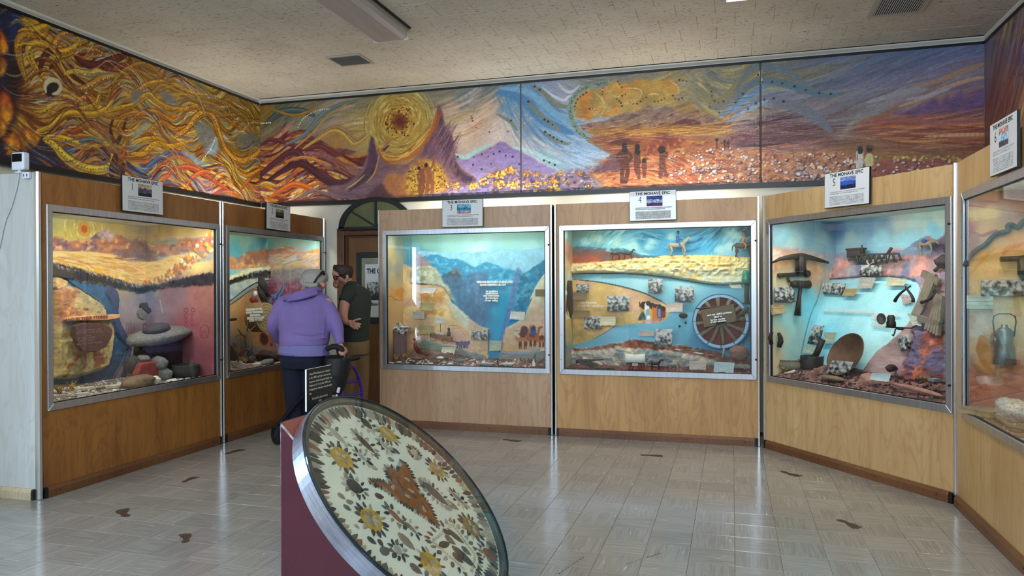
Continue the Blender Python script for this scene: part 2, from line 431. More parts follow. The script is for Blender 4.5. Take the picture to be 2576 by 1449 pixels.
  # the room
XL,XR,YB,YF,ZC=-5.30,2.17,7.48,-3.55,3.60
CREAM=mat('cream_wall_paint',(226,218,200),.75,noise=(3,.05))
def struct(mb,name,m,parent=None):
 o=mb.build(name,m,parent)
 if parent is None:o['kind']='structure'
 return o
mb=MB().box((XL-.15,YF-.15,-.12),(XR+.15,YB+.15,-.004))
floor=struct(mb,'floor',mat('floor_bedding',(70,66,60),.9))
mb=MB().box((XL-.15,YF-.15,ZC+.012),(XR+.15,YB+.15,ZC+.12))
ceiling=struct(mb,'ceiling',mat('ceiling_backing',(70,68,62),.9))
mb=MB().box((XL-.15,YF-.15,0),(XL,1.42,ZC)).box((XL-.15,1.98,0),(XL,YB+.15,ZC)).box((XL-.15,1.42,2.2),(XL,1.98,ZC))
struct(mb,'wall_left',CREAM)
DX0,DX1,DZ=-4.205,-3.25,2.0
mb=MB().box((XL,YB,0),(DX0,YB+.15,ZC)).box((DX1,YB,0),(XR,YB+.15,ZC)).box((DX0,YB,DZ),(DX1,YB+.15,ZC))
struct(mb,'wall_back',CREAM)
struct(MB().box((XR,YF-.15,0),(XR+.15,YB+.15,ZC)),'wall_right',CREAM)
mb=MB().box((XL,YF-.15,0),(XR,YF,2.76)).box((XL,YF-.15,3.48),(XR,YF,ZC)).box((XL,YF-.15,2.76),(-4.9,YF,3.48)).box((1.7,YF-.15,2.76),(XR,YF,3.48))
struct(mb,'wall_front',CREAM)
FR=mat('window_aluminium',(150,152,158),.4,.8)
WG=glass('window_glass',(.96,.99,1.0))
root=empty('door_2',(XL,1.70,0),kind='structure')
mb=MB()
for y in(-.26,.26):mb.box((-.1,y-.02,0),(-.02,y+.02,2.2))
for z in(.06,1.0,2.16):mb.box((-.1,-.26,z-.05),(-.02,.26,z+.04))
mb.build('door_frame',FR,root)
for z0,z1 in((.12,.94),(1.05,2.1)):MB().box((-.065,-.24,z0),(-.06,.24,z1)).build('pane',WG,root)
root=empty('added_window_1',(-1.6,YF,2.76),kind='structure')  # unseen high window, added to carry the soft daylight
mb=MB()
for x in(-3.3,-2.2,-1.1,0,1.1,2.2,3.3):mb.box((x-.03,-.1,0),(x+.03,-.02,.72))
for z in(.02,.70):mb.box((-3.3,-.1,z-.02),(3.3,-.02,z+.02))
mb.build('window_frame',FR,root)
for x in(-2.75,-1.65,-.55,.55,1.65,2.75):MB().box((x-.52,-.065,.04),(x+.52,-.06,.68)).build('pane',WG,root)
# floor tiles (9 inch, grain turned tile by tile)
def tile_material():
 m=bpy.data.materials.new('vinyl_floor_tile');m.use_nodes=True;nt=m.node_tree;b=nt.nodes['Principled BSDF'];L=nt.links
 N=nt.nodes.new
 at=N('ShaderNodeVertexColor');at.layer_name='tile'
 oi=N('ShaderNodeObjectInfo')
 se=N('ShaderNodeSeparateColor');L.new(at.outputs['Color'],se.inputs[0])
 rnd=N('ShaderNodeMath');rnd.operation='ADD';L.new(se.outputs[2],rnd.inputs[0]);L.new(oi.outputs['Random'],rnd.inputs[1])
 cx=N('ShaderNodeCombineXYZ');L.new(se.outputs[0],cx.inputs[0]);L.new(se.outputs[1],cx.inputs[1])
 rz=N('ShaderNodeMath');rz.operation='MULTIPLY';rz.inputs[1].default_value=57.0;L.new(rnd.outputs[0],rz.inputs[0]);L.new(rz.outputs[0],cx.inputs[2])
 def noise(st,sc,det,dist=0):
  mp=N('ShaderNodeMapping');mp.inputs['Scale'].default_value=st;L.new(cx.outputs[0],mp.inputs['Vector'])
  n=N('ShaderNodeTexNoise');n.inputs['Scale'].default_value=sc;n.inputs['Detail'].default_value=det;n.inputs['Distortion'].default_value=dist
  L.new(mp.outputs[0],n.inputs['Vector']);return n
 n1=noise((.35,7,1),3.0,4,.4);n2=noise((1.1,13,1),2.0,3,.6);n3=noise((.9,8,1),1.6,2,.8)
 ra=N('ShaderNodeValToRGB');e=ra.color_ramp.elements
 e[0].position=.30;e[0].color=lin((136,133,128));e[1].position=.66;e[1].color=lin((160,157,151))
 L.new(n1.outputs['Fac'],ra.inputs[0])
 def over(src,fac,col):
  mx=N('ShaderNodeMix');mx.data_type='RGBA';L.new(fac,mx.inputs[0]);L.new(src,mx.inputs[6]);mx.inputs[7].default_value=lin(col);return mx.outputs[2]
 def step(n,a,c,hi):
  r=N('ShaderNodeMapRange');r.inputs['From Min'].default_value=a;r.inputs['From Max'].default_value=c;r.inputs['To Max'].default_value=hi
  L.new(n.outputs['Fac'],r.inputs['Value']);return r.outputs[0]
 c=over(ra.outputs[0],step(n2,.66,.72,.45),(98,93,85))
 c=over(c,step(n3,.70,.73,.75),(204,202,200))
 tint=N('ShaderNodeMapRange');tint.inputs['To Min'].default_value=.9;tint.inputs['To Max'].default_value=1.08;
 fr=N('ShaderNodeMath');fr.operation='FRACT';L.new(rz.outputs[0],fr.inputs[0]);L.new(fr.outputs[0],tint.inputs['Value'])
 sc=N('ShaderNodeVectorMath');sc.operation='SCALE';L.new(c,sc.inputs[0]);L.new(tint.outputs[0],sc.inputs['Scale'])
 L.new(sc.outputs[0],b.inputs['Base Color'])
 b.inputs['Roughness'].default_value=.17;b.inputs['Specular IOR Level'].default_value=.55
 tc=N('ShaderNodeTexCoord');ge=N('ShaderNodeNewGeometry')
 nb=N('ShaderNodeTexNoise');nb.inputs['Scale'].default_value=9;nb.inputs['Detail'].default_value=2;L.new(ge.outputs['Position'],nb.inputs['Vector'])
 bp=N('ShaderNodeBump');bp.inputs['Strength'].default_value=.05;bp.inputs['Distance'].default_value=.01;L.new(nb.outputs['Fac'],bp.inputs['Height']);L.new(bp.outputs[0],b.inputs['Normal'])
 return m
TILE=tile_material()
TS=.2286
def tile_geo(cx,cy,s,z,t,rot,rnd,bev=.0016):
 h=s/2-.0007;k=h-bev
 vs=[];at=[]
 for r,zz in((h,z-t),(h,z-bev*.6),(k,z)):
  for a,b in((-1,-1),(1,-1),(1,1),(-1,1)):
   vs.append((cx+a*r,cy+b*r,zz));u,v=(a*r/s+.5,b*r/s+.5)
   at.append((u,v,rnd,1)if rot==0 else(v,u,rnd,1))
 fs=[(i*4+j,i*4+(j+1)%4,(i+1)*4+(j+1)%4,(i+1)*4+j)for i in range(2)for j in range(4)]+[(8,9,10,11)]
 return vs,fs,at
def tile_mesh(name,items,material,key='tile'):
 V=[];F=[];A=[]
 for vs,fs,at in items:
  n=len(V);V+=vs;F+=[tuple(i+n for i in f)for f in fs];A+=at
 me=bpy.data.meshes.new(name);me.from_pydata(V,[],F)
 ca=me.color_attributes.new(key,'FLOAT_COLOR','POINT');ca.data.foreach_set('color',np.array(A,np.float32).ravel())
 me.materials.append(material);me.update();return me
def visible(P,m=40):
 d=np.asarray(P)-CAM;Z=d@FWD
 if Z<.2:return None
 x=FPX*(d@RIGHT)/Z+IMW/2;y=-FPX*(d@UP)/Z+IMH/2
 return Z if-m<x<IMW+m and-m<y<IMH+m else None
cells=[]
for i in range(-24,11):
 for j in range(-16,33):
  x=.010+(i+.5)*TS;y=-.01+(j+.5)*TS
  if x<XL+.1 or x>XR-.1 or y<YF+.1 or y>YB-.1:continue
  cells.append((i,j,x,y))
def covered(x,y):
 return x<-4.45 and y>3.8 or y>6.84 or(x>1.38 and y<5.4)or((x-.254)*.7915+(y-6.81)*.6112>.02)
vis=sorted([(visible((c[2],c[3],0)),c)for c in cells if visible((c[2],c[3],0))and not covered(c[2],c[3])],key=lambda t:t[0])
near=set((c[0],c[1])for z,c in vis[:300])
variants=[[tile_mesh('tile',[tile_geo(0,0,TS,0,.004,r,RNG.random())],TILE)for _ in range(6)]for r in(0,1)]
rest=[]
for i,j,x,y in cells:
 r=(i+j)%2 if random.random()>.12 else random.randint(0,1)
 if(i,j)in near:
  link('tile',random.choice(variants[r]),None,floor,(x,y,random.uniform(-.0003,.0003)))
 else:rest.append(tile_geo(x,y,TS,random.uniform(-.0003,.0003),.004,r,random.random()*3))
tag(link('far_tiles',tile_mesh('far_tiles',rest,TILE),None,floor),kind='stuff')
# ceiling tiles (12 inch fissured fibre, running bond)
def ceiling_material():
 m=bpy.data.materials.new('fissured_ceiling_tile');m.use_nodes=True;nt=m.node_tree;b=nt.nodes['Principled BSDF'];L=nt.links;N=nt.nodes.new
 ge=N('ShaderNodeNewGeometry')
 def noise(st,sc,det,dist=0):
  mp=N('ShaderNodeMapping');mp.inputs['Scale'].default_value=st;L.new(ge.outputs['Position'],mp.inputs['Vector'])
  n=N('ShaderNodeTexNoise');n.inputs['Scale'].default_value=sc;n.inputs['Detail'].default_value=det;n.inputs['Distortion'].default_value=dist
  L.new(mp.outputs[0],n.inputs['Vector']);return n
 n1=noise((.55,1.9,1),46,1.5,.9);n2=noise((1,1,1),2.0,4)
 r=N('ShaderNodeMapRange');r.inputs['From Min'].default_value=.63;r.inputs['From Max'].default_value=.69;L.new(n1.outputs['Fac'],r.inputs['Value'])
 ra=N('ShaderNodeValToRGB');e=ra.color_ramp.elements;e[0].position=.3;e[0].color=lin((206,198,184));e[1].position=.7;e[1].color=lin((222,215,202))
 L.new(n2.outputs['Fac'],ra.inputs[0])
 mx=N('ShaderNodeMix');mx.data_type='RGBA';L.new(r.outputs[0],mx.inputs[0]);L.new(ra.outputs[0],mx.inputs[6]);mx.inputs[7].default_value=lin((138,131,120))
 L.new(mx.outputs[2],b.inputs['Base Color']);b.inputs['Roughness'].default_value=.9;b.inputs['Specular IOR Level'].default_value=.1
 bp=N('ShaderNodeBump');bp.inputs['Strength'].default_value=.6;bp.inputs['Distance'].default_value=-.006;L.new(r.outputs[0],bp.inputs['Height']);L.new(bp.outputs[0],b.inputs['Normal'])
 return m
CT=ceiling_material();CS=.3048
def ctile(cx,cy,dz=0.0):
 h=CS/2-.0006;k=h-.004;vs=[]
 for r,zz in((h,ZC+.012),(h,ZC+.003+dz),(k,ZC+dz)):
  for a,b in((-1,-1),(1,-1),(1,1),(-1,1)):vs.append((cx+a*r,cy+b*r,zz))
 return vs,[(i*4+j,i*4+(j+1)%4,(i+1)*4+(j+1)%4,(i+1)*4+j)for i in range(2)for j in range(4)]+[(8,9,10,11)],[(0,0,0,1)]*12
cm=tile_mesh('tile',[(lambda t:([(x,y,z-ZC)for x,y,z in t[0]],t[1],t[2]))(ctile(0,0))],CT)
cl=[];j=0;y=YF+CS/2
while y<YB:
 x=XL+CS/2*(1 if j%2 else.0)
 while x<XR+CS*.5:
  cl.append((min(x,XR),y));x+=CS
 y+=CS;j+=1
vis=sorted([(visible((x,y,ZC)),x,y)for x,y in cl if visible((x,y,ZC),10)],key=lambda t:t[0])[:300]
near=set((x,y)for z,x,y in vis)
for x,y in near:link('tile',cm,None,ceiling,(x,y,ZC+random.uniform(-.0012,.0008)))
tag(link('far_tiles',tile_mesh('far_tiles',[ctile(x,y)for x,y in cl if(x,y)not in near],CT),None,ceiling),kind='stuff')
# crown moulding under the ceiling
CW=mat('white_trim_paint',(214,208,196),.5)
def crown(name,p,q,n):
 mb=MB();p=np.array(p);q=np.array(q);n=np.array(n)
 prof=[(0,.055),(.012,.055),(.014,.03),(.032,.012),(.034,0),(0,0)]
 vs=[tuple(np.append(e+n*d,ZC-h))for e in(p,q)for d,h in prof];k=len(prof)
 mb.add(vs,[tuple(range(k)),tuple(range(2*k-1,k-1,-1))]+[(i,(i+1)%k,k+(i+1)%k,k+i)for i in range(k)])
 return struct(mb,name,CW)
crown('trim_1',(XL,YF),(XL,YB),(1,0));crown('trim_2',(XL,YB),(XR,YB),(0,-1));crown('trim_3',(XR,YB),(XR,YF),(-1,0))
# lamps and grilles on the ceiling
def ceiling_lamp(x,y,lit,label,group='long ceiling lamps'):
 r=empty('ceiling_lamp',(x,y,ZC),label=label,cat='ceiling lamp',group=group)
 w2,l2,d=.165,.61,.095
 MB().box((-w2,-l2,-.022),(w2,l2,-.001)).build('housing',mat('lamp_housing_white',(200,196,188),.5),r)
 prof=[(-w2+.004,-.022),(-w2+.012,-.075),(-w2+.05,-d),(w2-.05,-d),(w2-.012,-.075),(w2-.004,-.022)]
 n=len(prof);mb=MB()
 mb.add([(a,yy,z)for yy in(-l2+.006,l2-.006)for a,z in prof],[tuple(range(n)),tuple(range(2*n-1,n-1,-1))]+[(i,i+1,n+i+1,n+i)for i in range(n-1)])
 if lit:
  m=mat('lit_lamp_lens',(255,255,255),.5,emit=((255,253,246),2.6))
 else:
  m=mat('unlit_ribbed_lens',(186,176,172),.35,noise=(3,.12,(6,.5,1)),bump=(90,.25,(.02,1,.02)))
 mb.build('lens',m,r)
 for yy in(-l2,l2-.008):MB().box((-w2+.002,yy,-d-.002),(w2-.002,yy+.008,-.02)).build('end_cap',mat('lamp_end_cap',(206,202,196),.5),r)
 for sx in(-1,1):
  MB().box((sx*(w2+.004)-.004,-l2,-.03),(sx*(w2+.004)+.004,l2,-.004)).build('side_rail',mat('lamp_rail',(180,174,164),.4,.3),r)
 if lit:
  l=bpy.data.lights.new('lamp_light','AREA');l.shape='RECTANGLE';l.size=.3;l.size_y=1.18;l.energy=lit;l.color=(1,.97,.90)
  o=bpy.data.objects.new('lamp_light',l);COL.objects.link(o);o.parent=r;o.location=(0,0,-d-.006)
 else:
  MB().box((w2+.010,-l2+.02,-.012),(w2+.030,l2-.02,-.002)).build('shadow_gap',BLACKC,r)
 return r
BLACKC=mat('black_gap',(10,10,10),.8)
ceiling_lamp(-2.785,5.165,0,'unlit ribbed ceiling lamp beside the small square vent')
ceiling_lamp(.13,5.105,20,'lit white ceiling lamp cut by the top edge of the picture')
for x,y,t in((-2.885,2.3,'lit ceiling lamp before the left cases, second from the back wall'),(.125,2.3,'lit ceiling lamp above the camera, second from the back wall'),(-2.885,-.8,'lit ceiling lamp near the added high windows, on the street side'),(.125,-.8,'lit ceiling lamp near the added high windows, away from the street')):
 ceiling_lamp(x,y,12,t)
def vent(x0,x1,y0,y1,label,along,dark,nslat,fr=.03):
 r=empty('ceiling_vent',((x0+x1)/2,(y0+y1)/2,ZC),label=label,cat='vent',group='ceiling vents')
 a,b=(x1-x0)/2,(y1-y0)/2
 MB().box((-a,-b,-.006),(a,b,-.002)).build('backing',mat('vent_dark',(16,15,14),.9)if dark else mat('vent_grey',(112,112,114),.8),r)
 mw=mat('vent_frame_paint',(186,178,164),.5)
 for bx in(((-a-fr,-b-fr),(a+fr,-b)),((-a-fr,b),(a+fr,b+fr)),((-a-fr,-b),(-a,b)),((a,-b),(a+fr,b))):
  MB().box((*bx[0],-.012),(*bx[1],-.001)).build('frame',mw,r)
 for i in range(nslat):
  t=(i+.5)/nslat
  mb=MB()
  m=Matrix.Translation((-a+2*a*t,0,-.010)if along=='y' else(0,-b+2*b*t,-.010))@Matrix.Rotation(math.radians(35),4,'Y' if along=='y' else 'X')
  if along=='y':mb.box((-.004,-b,-.0008),(.004,b,.0008),m)
  else:mb.box((-a,-.009,-.0008),(a,.009,.0008),m)
  mb.build('slat',mat('vent_slat',(172,170,168),.5),r)
 return r
vent(-3.675,-3.36,6.27,6.53,'small grey square ceiling vent beyond the unlit lamp','x',False,13,.022)
vent(1.10,1.43,6.12,6.60,'black slotted ceiling vent near the right wall','y',True,20,.04)
# murals above the cases
MZ0,MZ1=2.352,3.552
GOLD=(196,146,34);OCH=(160,106,26);DBR=(84,40,18);MAR=(86,22,20);GRY=(112,116,110);CRM=(206,196,150);YEL=(226,182,46);RUS=(160,74,22);NAVY=(18,28,62);PUR=(96,62,90);LAV=(150,134,172);SKY=(104,150,186);TEAL=(72,112,122)
PAINT=vcol('mural_paint',.42,.4,.5,160,coat=.25)
MG=1.14
# left wall
def pl(px,py):
 p=hit(px,py,(XL+.03,0,0),(1,0,0));return p[1],p[2]
c=Canvas(3.05,YB-.034,MZ0+.03,MZ1-.02,135,205,pl,OCH)
ZA=(0,0,3.0186);c.z=ZA
c.gradient([(0,100,NAVY),(150,200,(28,36,70)),(110,500,NAVY),(60,800,(60,20,16)),(150,1150,(40,16,30)),(300,1260,NAVY),(260,300,OCH),(420,420,(150,96,26)),(560,330,(150,140,110)),(700,480,(120,60,24)),(880,500,(110,44,20)),(520,640,(150,100,30)),(650,760,(176,126,36)),(520,900,(120,60,24)),(640,1120,(180,120,26)),(740,1000,OCH),(880,1180,(60,20,16)),(820,720,(170,124,30)),(1050,500,(140,110,50)),(1250,560,(150,108,30)),(1450,620,(130,104,40)),(1700,720,(138,100,24)),(1950,860,(128,92,16)),(1180,760,(130,126,110)),(1100,880,(176,126,34)),(1300,880,(150,112,40)),(1050,1050,(110,120,122)),(1250,1020,(130,120,100)),(1550,980,(112,112,106)),(1500,1100,(130,120,104)),(1900,1060,(104,106,98)),(1700,1000,(150,100,24)),(1000,1260,(52,84,120)),(1300,1240,(110,84,92)),(1600,1260,(130,120,96)),(1150,1340,(120,60,40)),(1500,1380,(140,70,50)),(1900,1250,(140,84,40)),(2050,1150,(150,100,40)),(1800,1430,(100,50,40)),(1300,1449,(120,70,80))])
def angL(u,v):
 t=u-3.55
 return(.62*math.sin(2*PI*(t/.86+(v-2.9)*.9))+.28*math.sin(2*PI*(t/.41-v*1.3)))-.12*(u-5.2)/2+(0 if u>4.3 else(v-2.72)*1.1*(4.3-u))
full=[(0,30),(2100,800),(2113,1500),(1000,1420),(0,1240)]
def colL(u,v):
 if u<3.80:return[NAVY,(24,40,84),(60,20,18),MAR,(20,20,40),RUS]
 if v<2.66 and u>4.55:return[RUS,(170,66,40),PUR,(190,120,40),MAR,(60,90,130),(150,140,130),(210,150,60)]
 if v<2.52:return[NAVY,(30,60,110),MAR,(60,90,130),RUS]
 if u>6.2:return[(128,92,16),(112,80,14),(146,106,24),(104,108,100),(150,120,50),(122,84,20)]
 if u>4.9:return[GOLD,OCH,GRY,(128,122,104),(140,104,30),(96,106,112),(180,134,36),RUS,(150,140,110)]
 return[GOLD,OCH,YEL,DBR,MAR,(150,86,22),(184,130,30),(150,142,112),(120,60,20)]
c.flow(full,850,angL,.62,.060,colL,.80,3,h=.0022)
c.flow(full,900,angL,.50,.030,colL,.85,4,h=.003)
c.flow(full,500,angL,.42,.013,lambda u,v:[DBR,MAR,(64,30,16),(220,200,120),YEL,(190,190,170)],.8,5,h=.0035)
for poly,col in[([(0,40),(120,60),(170,150),(190,300),(120,420),(110,600),(60,700),(0,560)],NAVY),([(90,80),(180,180),(130,300),(90,260)],(22,44,86)),([(100,420),(190,600),(150,700),(120,900),(60,980),(60,640)],(34,12,14)),([(0,1120),(180,1150),(330,1040),(420,1140),(620,1290),(480,1330),(200,1260),(0,1220)],(26,22,48))]:
 c.fill(poly,col,.92,.03,.02,20,.12)
for poly,col in[([(0,220),(40,280),(66,380),(50,410),(0,400)],(186,76,20)),([(0,440),(40,450),(52,510),(30,560),(0,570)],(176,80,18)),([(0,700),(60,710),(100,820),(90,900),(50,960),(0,880)],(190,74,22)),([(0,900),(40,940),(46,1000),(20,1030),(0,1020)],(206,134,24)),([(60,1030),(110,1005),(150,1040),(160,1130),(140,1190),(60,1180),(40,1100)],(206,104,24)),([(170,980),(240,985),(300,1040),(290,1090),(250,1100),(190,1050)],(212,120,22))]:
 c.fill(poly,(90,20,12),.9,.02,.012,30,.1,h=.003);c.fill([(np.mean([p[0]for p in poly])*.12+x*.88,np.mean([p[1]for p in poly])*.12+y*.88)for x,y in poly],col,1,.02,.015,40,.2,col2=(230,160,40),h=.006)
def ribbon(cv,pts,wid,col,edge=DBR,dots=None,alpha=1.0):
 cv.stroke(pts,wid*1.22,edge,.85*alpha,h=.003);cv.stroke(pts,wid,col,alpha,h=.006)
 p=cv.pts(pts);n=len(p)
 cv.stroke([(x,y+wid*.22)for x,y in np.array(bez(p,6))],wid*.28,np.clip(np.array(col)*1.22+12,0,255),.6,rawuv=True,smooth=0)
 cv.stroke([(x,y-wid*.25)for x,y in np.array(bez(p,6))],wid*.22,np.clip(np.array(col)*.62,0,255),.6,rawuv=True,smooth=0)
 if dots:cv.dotline([(x,y+random.uniform(-.01,.01))for x,y in p],dots[1]*.72,dots[0],dots[2]*.85,rawuv=True,alpha=.85,jit=.004)
for pts,wd,col,dt in[([(150,300),(170,250),(250,240),(330,210),(380,190)],.07,GOLD,None),([(200,620),(150,450),(140,330),(190,270),(300,280),(360,250)],.065,OCH,((220,170,60),.008,.03)),([(330,600),(250,480),(220,390),(260,340),(340,345),(420,400),(520,390),(600,330),(590,290)],.075,GOLD,((60,30,14),.008,.035)),([(300,560),(330,440),(400,380),(450,440),(380,520)],.05,MAR,None),([(430,330),(400,370),(450,280),(520,250),(560,270)],.05,(178,110,26),((236,226,180),.009,.035)),([(560,420),(620,370),(720,380),(780,410),(700,430)],.045,(150,90,24),((236,226,190),.009,.03)),([(570,430),(640,480),(740,500),(830,470),(900,440),(950,420)],.07,MAR,None),([(780,480),(840,560),(880,520),(980,490),(990,440)],.055,(110,40,18),None),([(480,570),(560,540),(680,560),(740,540),(800,560),(850,560)],.05,GOLD,((240,230,190),.009,.03)),([(520,640),(600,680),(700,640),(760,600),(900,570),(1000,600)],.06,OCH,((240,230,190),.01,.035)),([(560,790),(640,740),(700,760),(690,820),(600,860)],.05,(176,90,26),((236,226,190),.009,.03)),([(360,840),(440,870),(520,850),(640,830),(730,790),(760,700)],.06,(190,140,34),((70,34,16),.008,.03)),([(280,1000),(380,960),(480,880),(560,860),(700,870),(800,830),(860,760)],.06,GOLD,None),([(340,1060),(420,1110),(480,1180),(560,1240),(650,1280),(780,1290),(850,1240),(850,1180)],.085,YEL,((96,50,16),.010,.035)),([(360,1040),(460,1050),(560,1080),(650,1110),(760,1090),(840,1100)],.07,(216,158,34),((60,30,16),.008,.03)),([(480,960),(560,1000),(680,940),(760,960),(830,1010)],.05,(150,70,20),None),([(860,900),(840,980),(860,1060),(890,1080),(930,1000),(960,900)],.035,(70,26,16),None),([(980,860),(900,960),(960,1050),(930,1120),(860,1100)],.05,OCH,None),([(860,1140),(900,1200),(940,1180),(950,1130)],.06,RUS,None),([(880,1180),(860,1300),(900,1340),(940,1250)],.09,(60,18,22),None),([(640,1210),(720,1170),(830,1190),(780,1220)],.03,NAVY,None),([(600,1080),(700,1050),(780,1080)],.03,(60,100,130),None),([(800,800),(860,640),(960,540),(1080,560),(1180,620),(1300,640),(1450,720),(1600,760)],.06,(150,112,34),((90,40,16),.008,.03)),([(900,640),(1020,700),(1120,640),(1280,620),(1420,690),(1580,720)],.05,(178,128,34),((230,220,180),.008,.04)),([(940,540),(1040,490),(1140,500),(1240,590),(1340,620)],.05,(160,116,30),((110,50,20),.008,.03)),([(1020,700),(1140,720),(1230,650),(1360,700),(1480,760),(1640,800),(1760,900)],.045,(150,112,44),None),([(800,850),(900,820),(1000,800),(1120,720),(1180,760),(1280,820),(1400,830),(1500,800)],.055,GOLD,((100,44,20),.008,.03)),([(980,920),(1080,860),(1180,850),(1280,900),(1390,890)],.05,(186,110,30),((100,40,16),.008,.03)),([(1010,990),(1120,1010),(1220,930),(1330,980),(1430,960)],.055,(184,112,30),((96,40,16),.008,.03)),([(1000,1090),(1080,1060),(1180,1050),(1240,1060)],.05,GOLD,None),([(960,1150),(1080,1170),(1180,1090),(1300,1110),(1440,1070)],.05,(206,150,34),((110,50,20),.008,.035)),([(1330,1040),(1420,980),(1490,890),(1570,850),(1630,910),(1670,1040),(1720,1150),(1810,1220),(1910,1200),(2010,1120),(2113,1070)],.085,(176,116,26),((230,210,150),.009,.035)),([(1440,820),(1560,830),(1640,850),(1740,920),(1850,990),(1900,980)],.05,OCH,((100,30,16),.009,.03)),([(1600,760),(1700,780),(1800,850),(1900,920),(2000,930),(2113,890)],.07,(140,100,20),((96,36,16),.008,.035)),([(1640,740),(1720,800),(1760,880),(1840,960)],.03,(128,92,20),((226,214,170),.008,.03)),([(1840,1000),(1880,950),(1930,930),(2000,945),(2060,955)],.02,(150,130,80),((226,216,180),.008,.02)),([(1880,1000),(1960,1040),(2040,1000),(2113,970)],.05,(160,110,26),((100,34,16),.008,.03)),([(1180,1310),(1220,1230),(1300,1160),(1400,1180),(1480,1260),(1560,1300)],.05,(120,84,100),((40,40,60),.008,.03)),([(1150,1340),(1240,1240),(1340,1190),(1440,1230),(1540,1290),(1680,1320)],.035,(180,100,40),((60,40,40),.007,.03)),([(1000,1260),(1090,1290),(1180,1220),(1280,1150)],.05,(62,100,150),None),([(960,1230),(1040,1310),(1120,1340)],.045,(26,44,84),None),([(1240,1380),(1320,1290),(1430,1270),(1530,1310),(1640,1380),(1740,1449)],.05,(186,84,50),((80,30,30),.007,.03)),([(1400,1449),(1460,1350),(1560,1300),(1660,1340)],.04,(196,96,40),None),([(1480,1160),(1560,1120),(1620,1140),(1700,1230)],.035,(190,90,40),((90,40,30),.007,.03)),([(1600,1300),(1720,1380),(1820,1460)],.05,(206,150,50),((236,226,196),.008,.03)),([(1820,1449),(1920,1340),(2020,1300),(2113,1260)],.05,(170,90,36),None),([(1750,1240),(1860,1330),(1960,1300),(2060,1210),(2113,1180)],.055,(196,130,36),((90,44,20),.008,.03))]:
 ribbon(c,pts,wd,col,DBR if sum(col)>250 else(40,14,14),dt)
c.flow(full,430,angL,.34,.015,colL,.6,14,h=.003)
c.flow(full,300,angL,.26,.007,lambda u,v:[DBR,MAR,(52,24,14),(226,206,130),YEL,(200,196,176)],.75,15,h=.004)
for poly,col in[([(1490,930),(1580,940),(1640,1060),(1560,1140),(1500,1040)],(112,114,112)),([(1560,1150),(1640,1050),(1660,1130),(1620,1180)],(130,150,160)),([(1000,700),(1080,690),(1050,770),(1000,790)],(112,112,116)),([(1020,1000),(1130,940),(1100,990),(1040,1050)],(150,150,130)),([(1780,1080),(1900,1000),(1980,1060),(1960,1110),(1850,1130)],(100,102,94)),([(1380,1150),(1440,1160),(1560,1250),(1480,1240)],(130,150,165)),([(1220,700),(1300,720),(1340,790),(1240,760)],(110,112,118))]:
 c.fill(poly,col,.9,.02,.02,20,.1)
c.fill([(340,640),(400,600),(450,620),(470,670),(440,700),(400,735),(350,720)],(30,14,14),1,.01,.008,30)
c.stroke([(350,700),(345,650),(380,610),(430,615),(460,660),(440,700),(400,715)],.040,(206,194,150),1,h=.006)
c.fill([(390,640),(430,630),(445,660),(420,690),(392,685)],(40,16,16),1,.01,.004,30)
c.dotline([(1540,1210),(1600,1130),(1640,1040)],.008,(226,220,196),.028);c.dotline([(1790,1110),(1840,1130),(1890,1110),(1930,1070)],.009,(36,30,40),.03)
c.mottle(.10,40,60)
c.H+=.0016*fbm(c.U*60,c.V*60,77,3)
root=empty('mural',(0,0,0),label='swirling gold and brown mural on the left wall',cat='mural',group='mural boards under the ceiling')
c.build('painted_board',lambda U,V,H:(XL+.026+H,U,V),PAINT,root,MG)
BLK=mat('black_mural_trim',(13,13,15),.38)
MB().box((XL+.002,3.0,MZ0+.02),(XL+.024,YB-.03,MZ1-.01)).build('backing',mat('mural_backing',(90,80,60),.8),root)
MB().box((XL+.002,3.0,MZ0-.012),(XL+.058,YB-.065,MZ0+.034)).build('bottom_rail',BLK,root)
MB().box((XL+.024,3.0,MZ1-.022),(XL+.040,YB-.060,MZ1)).build('top_rail',BLK,root)
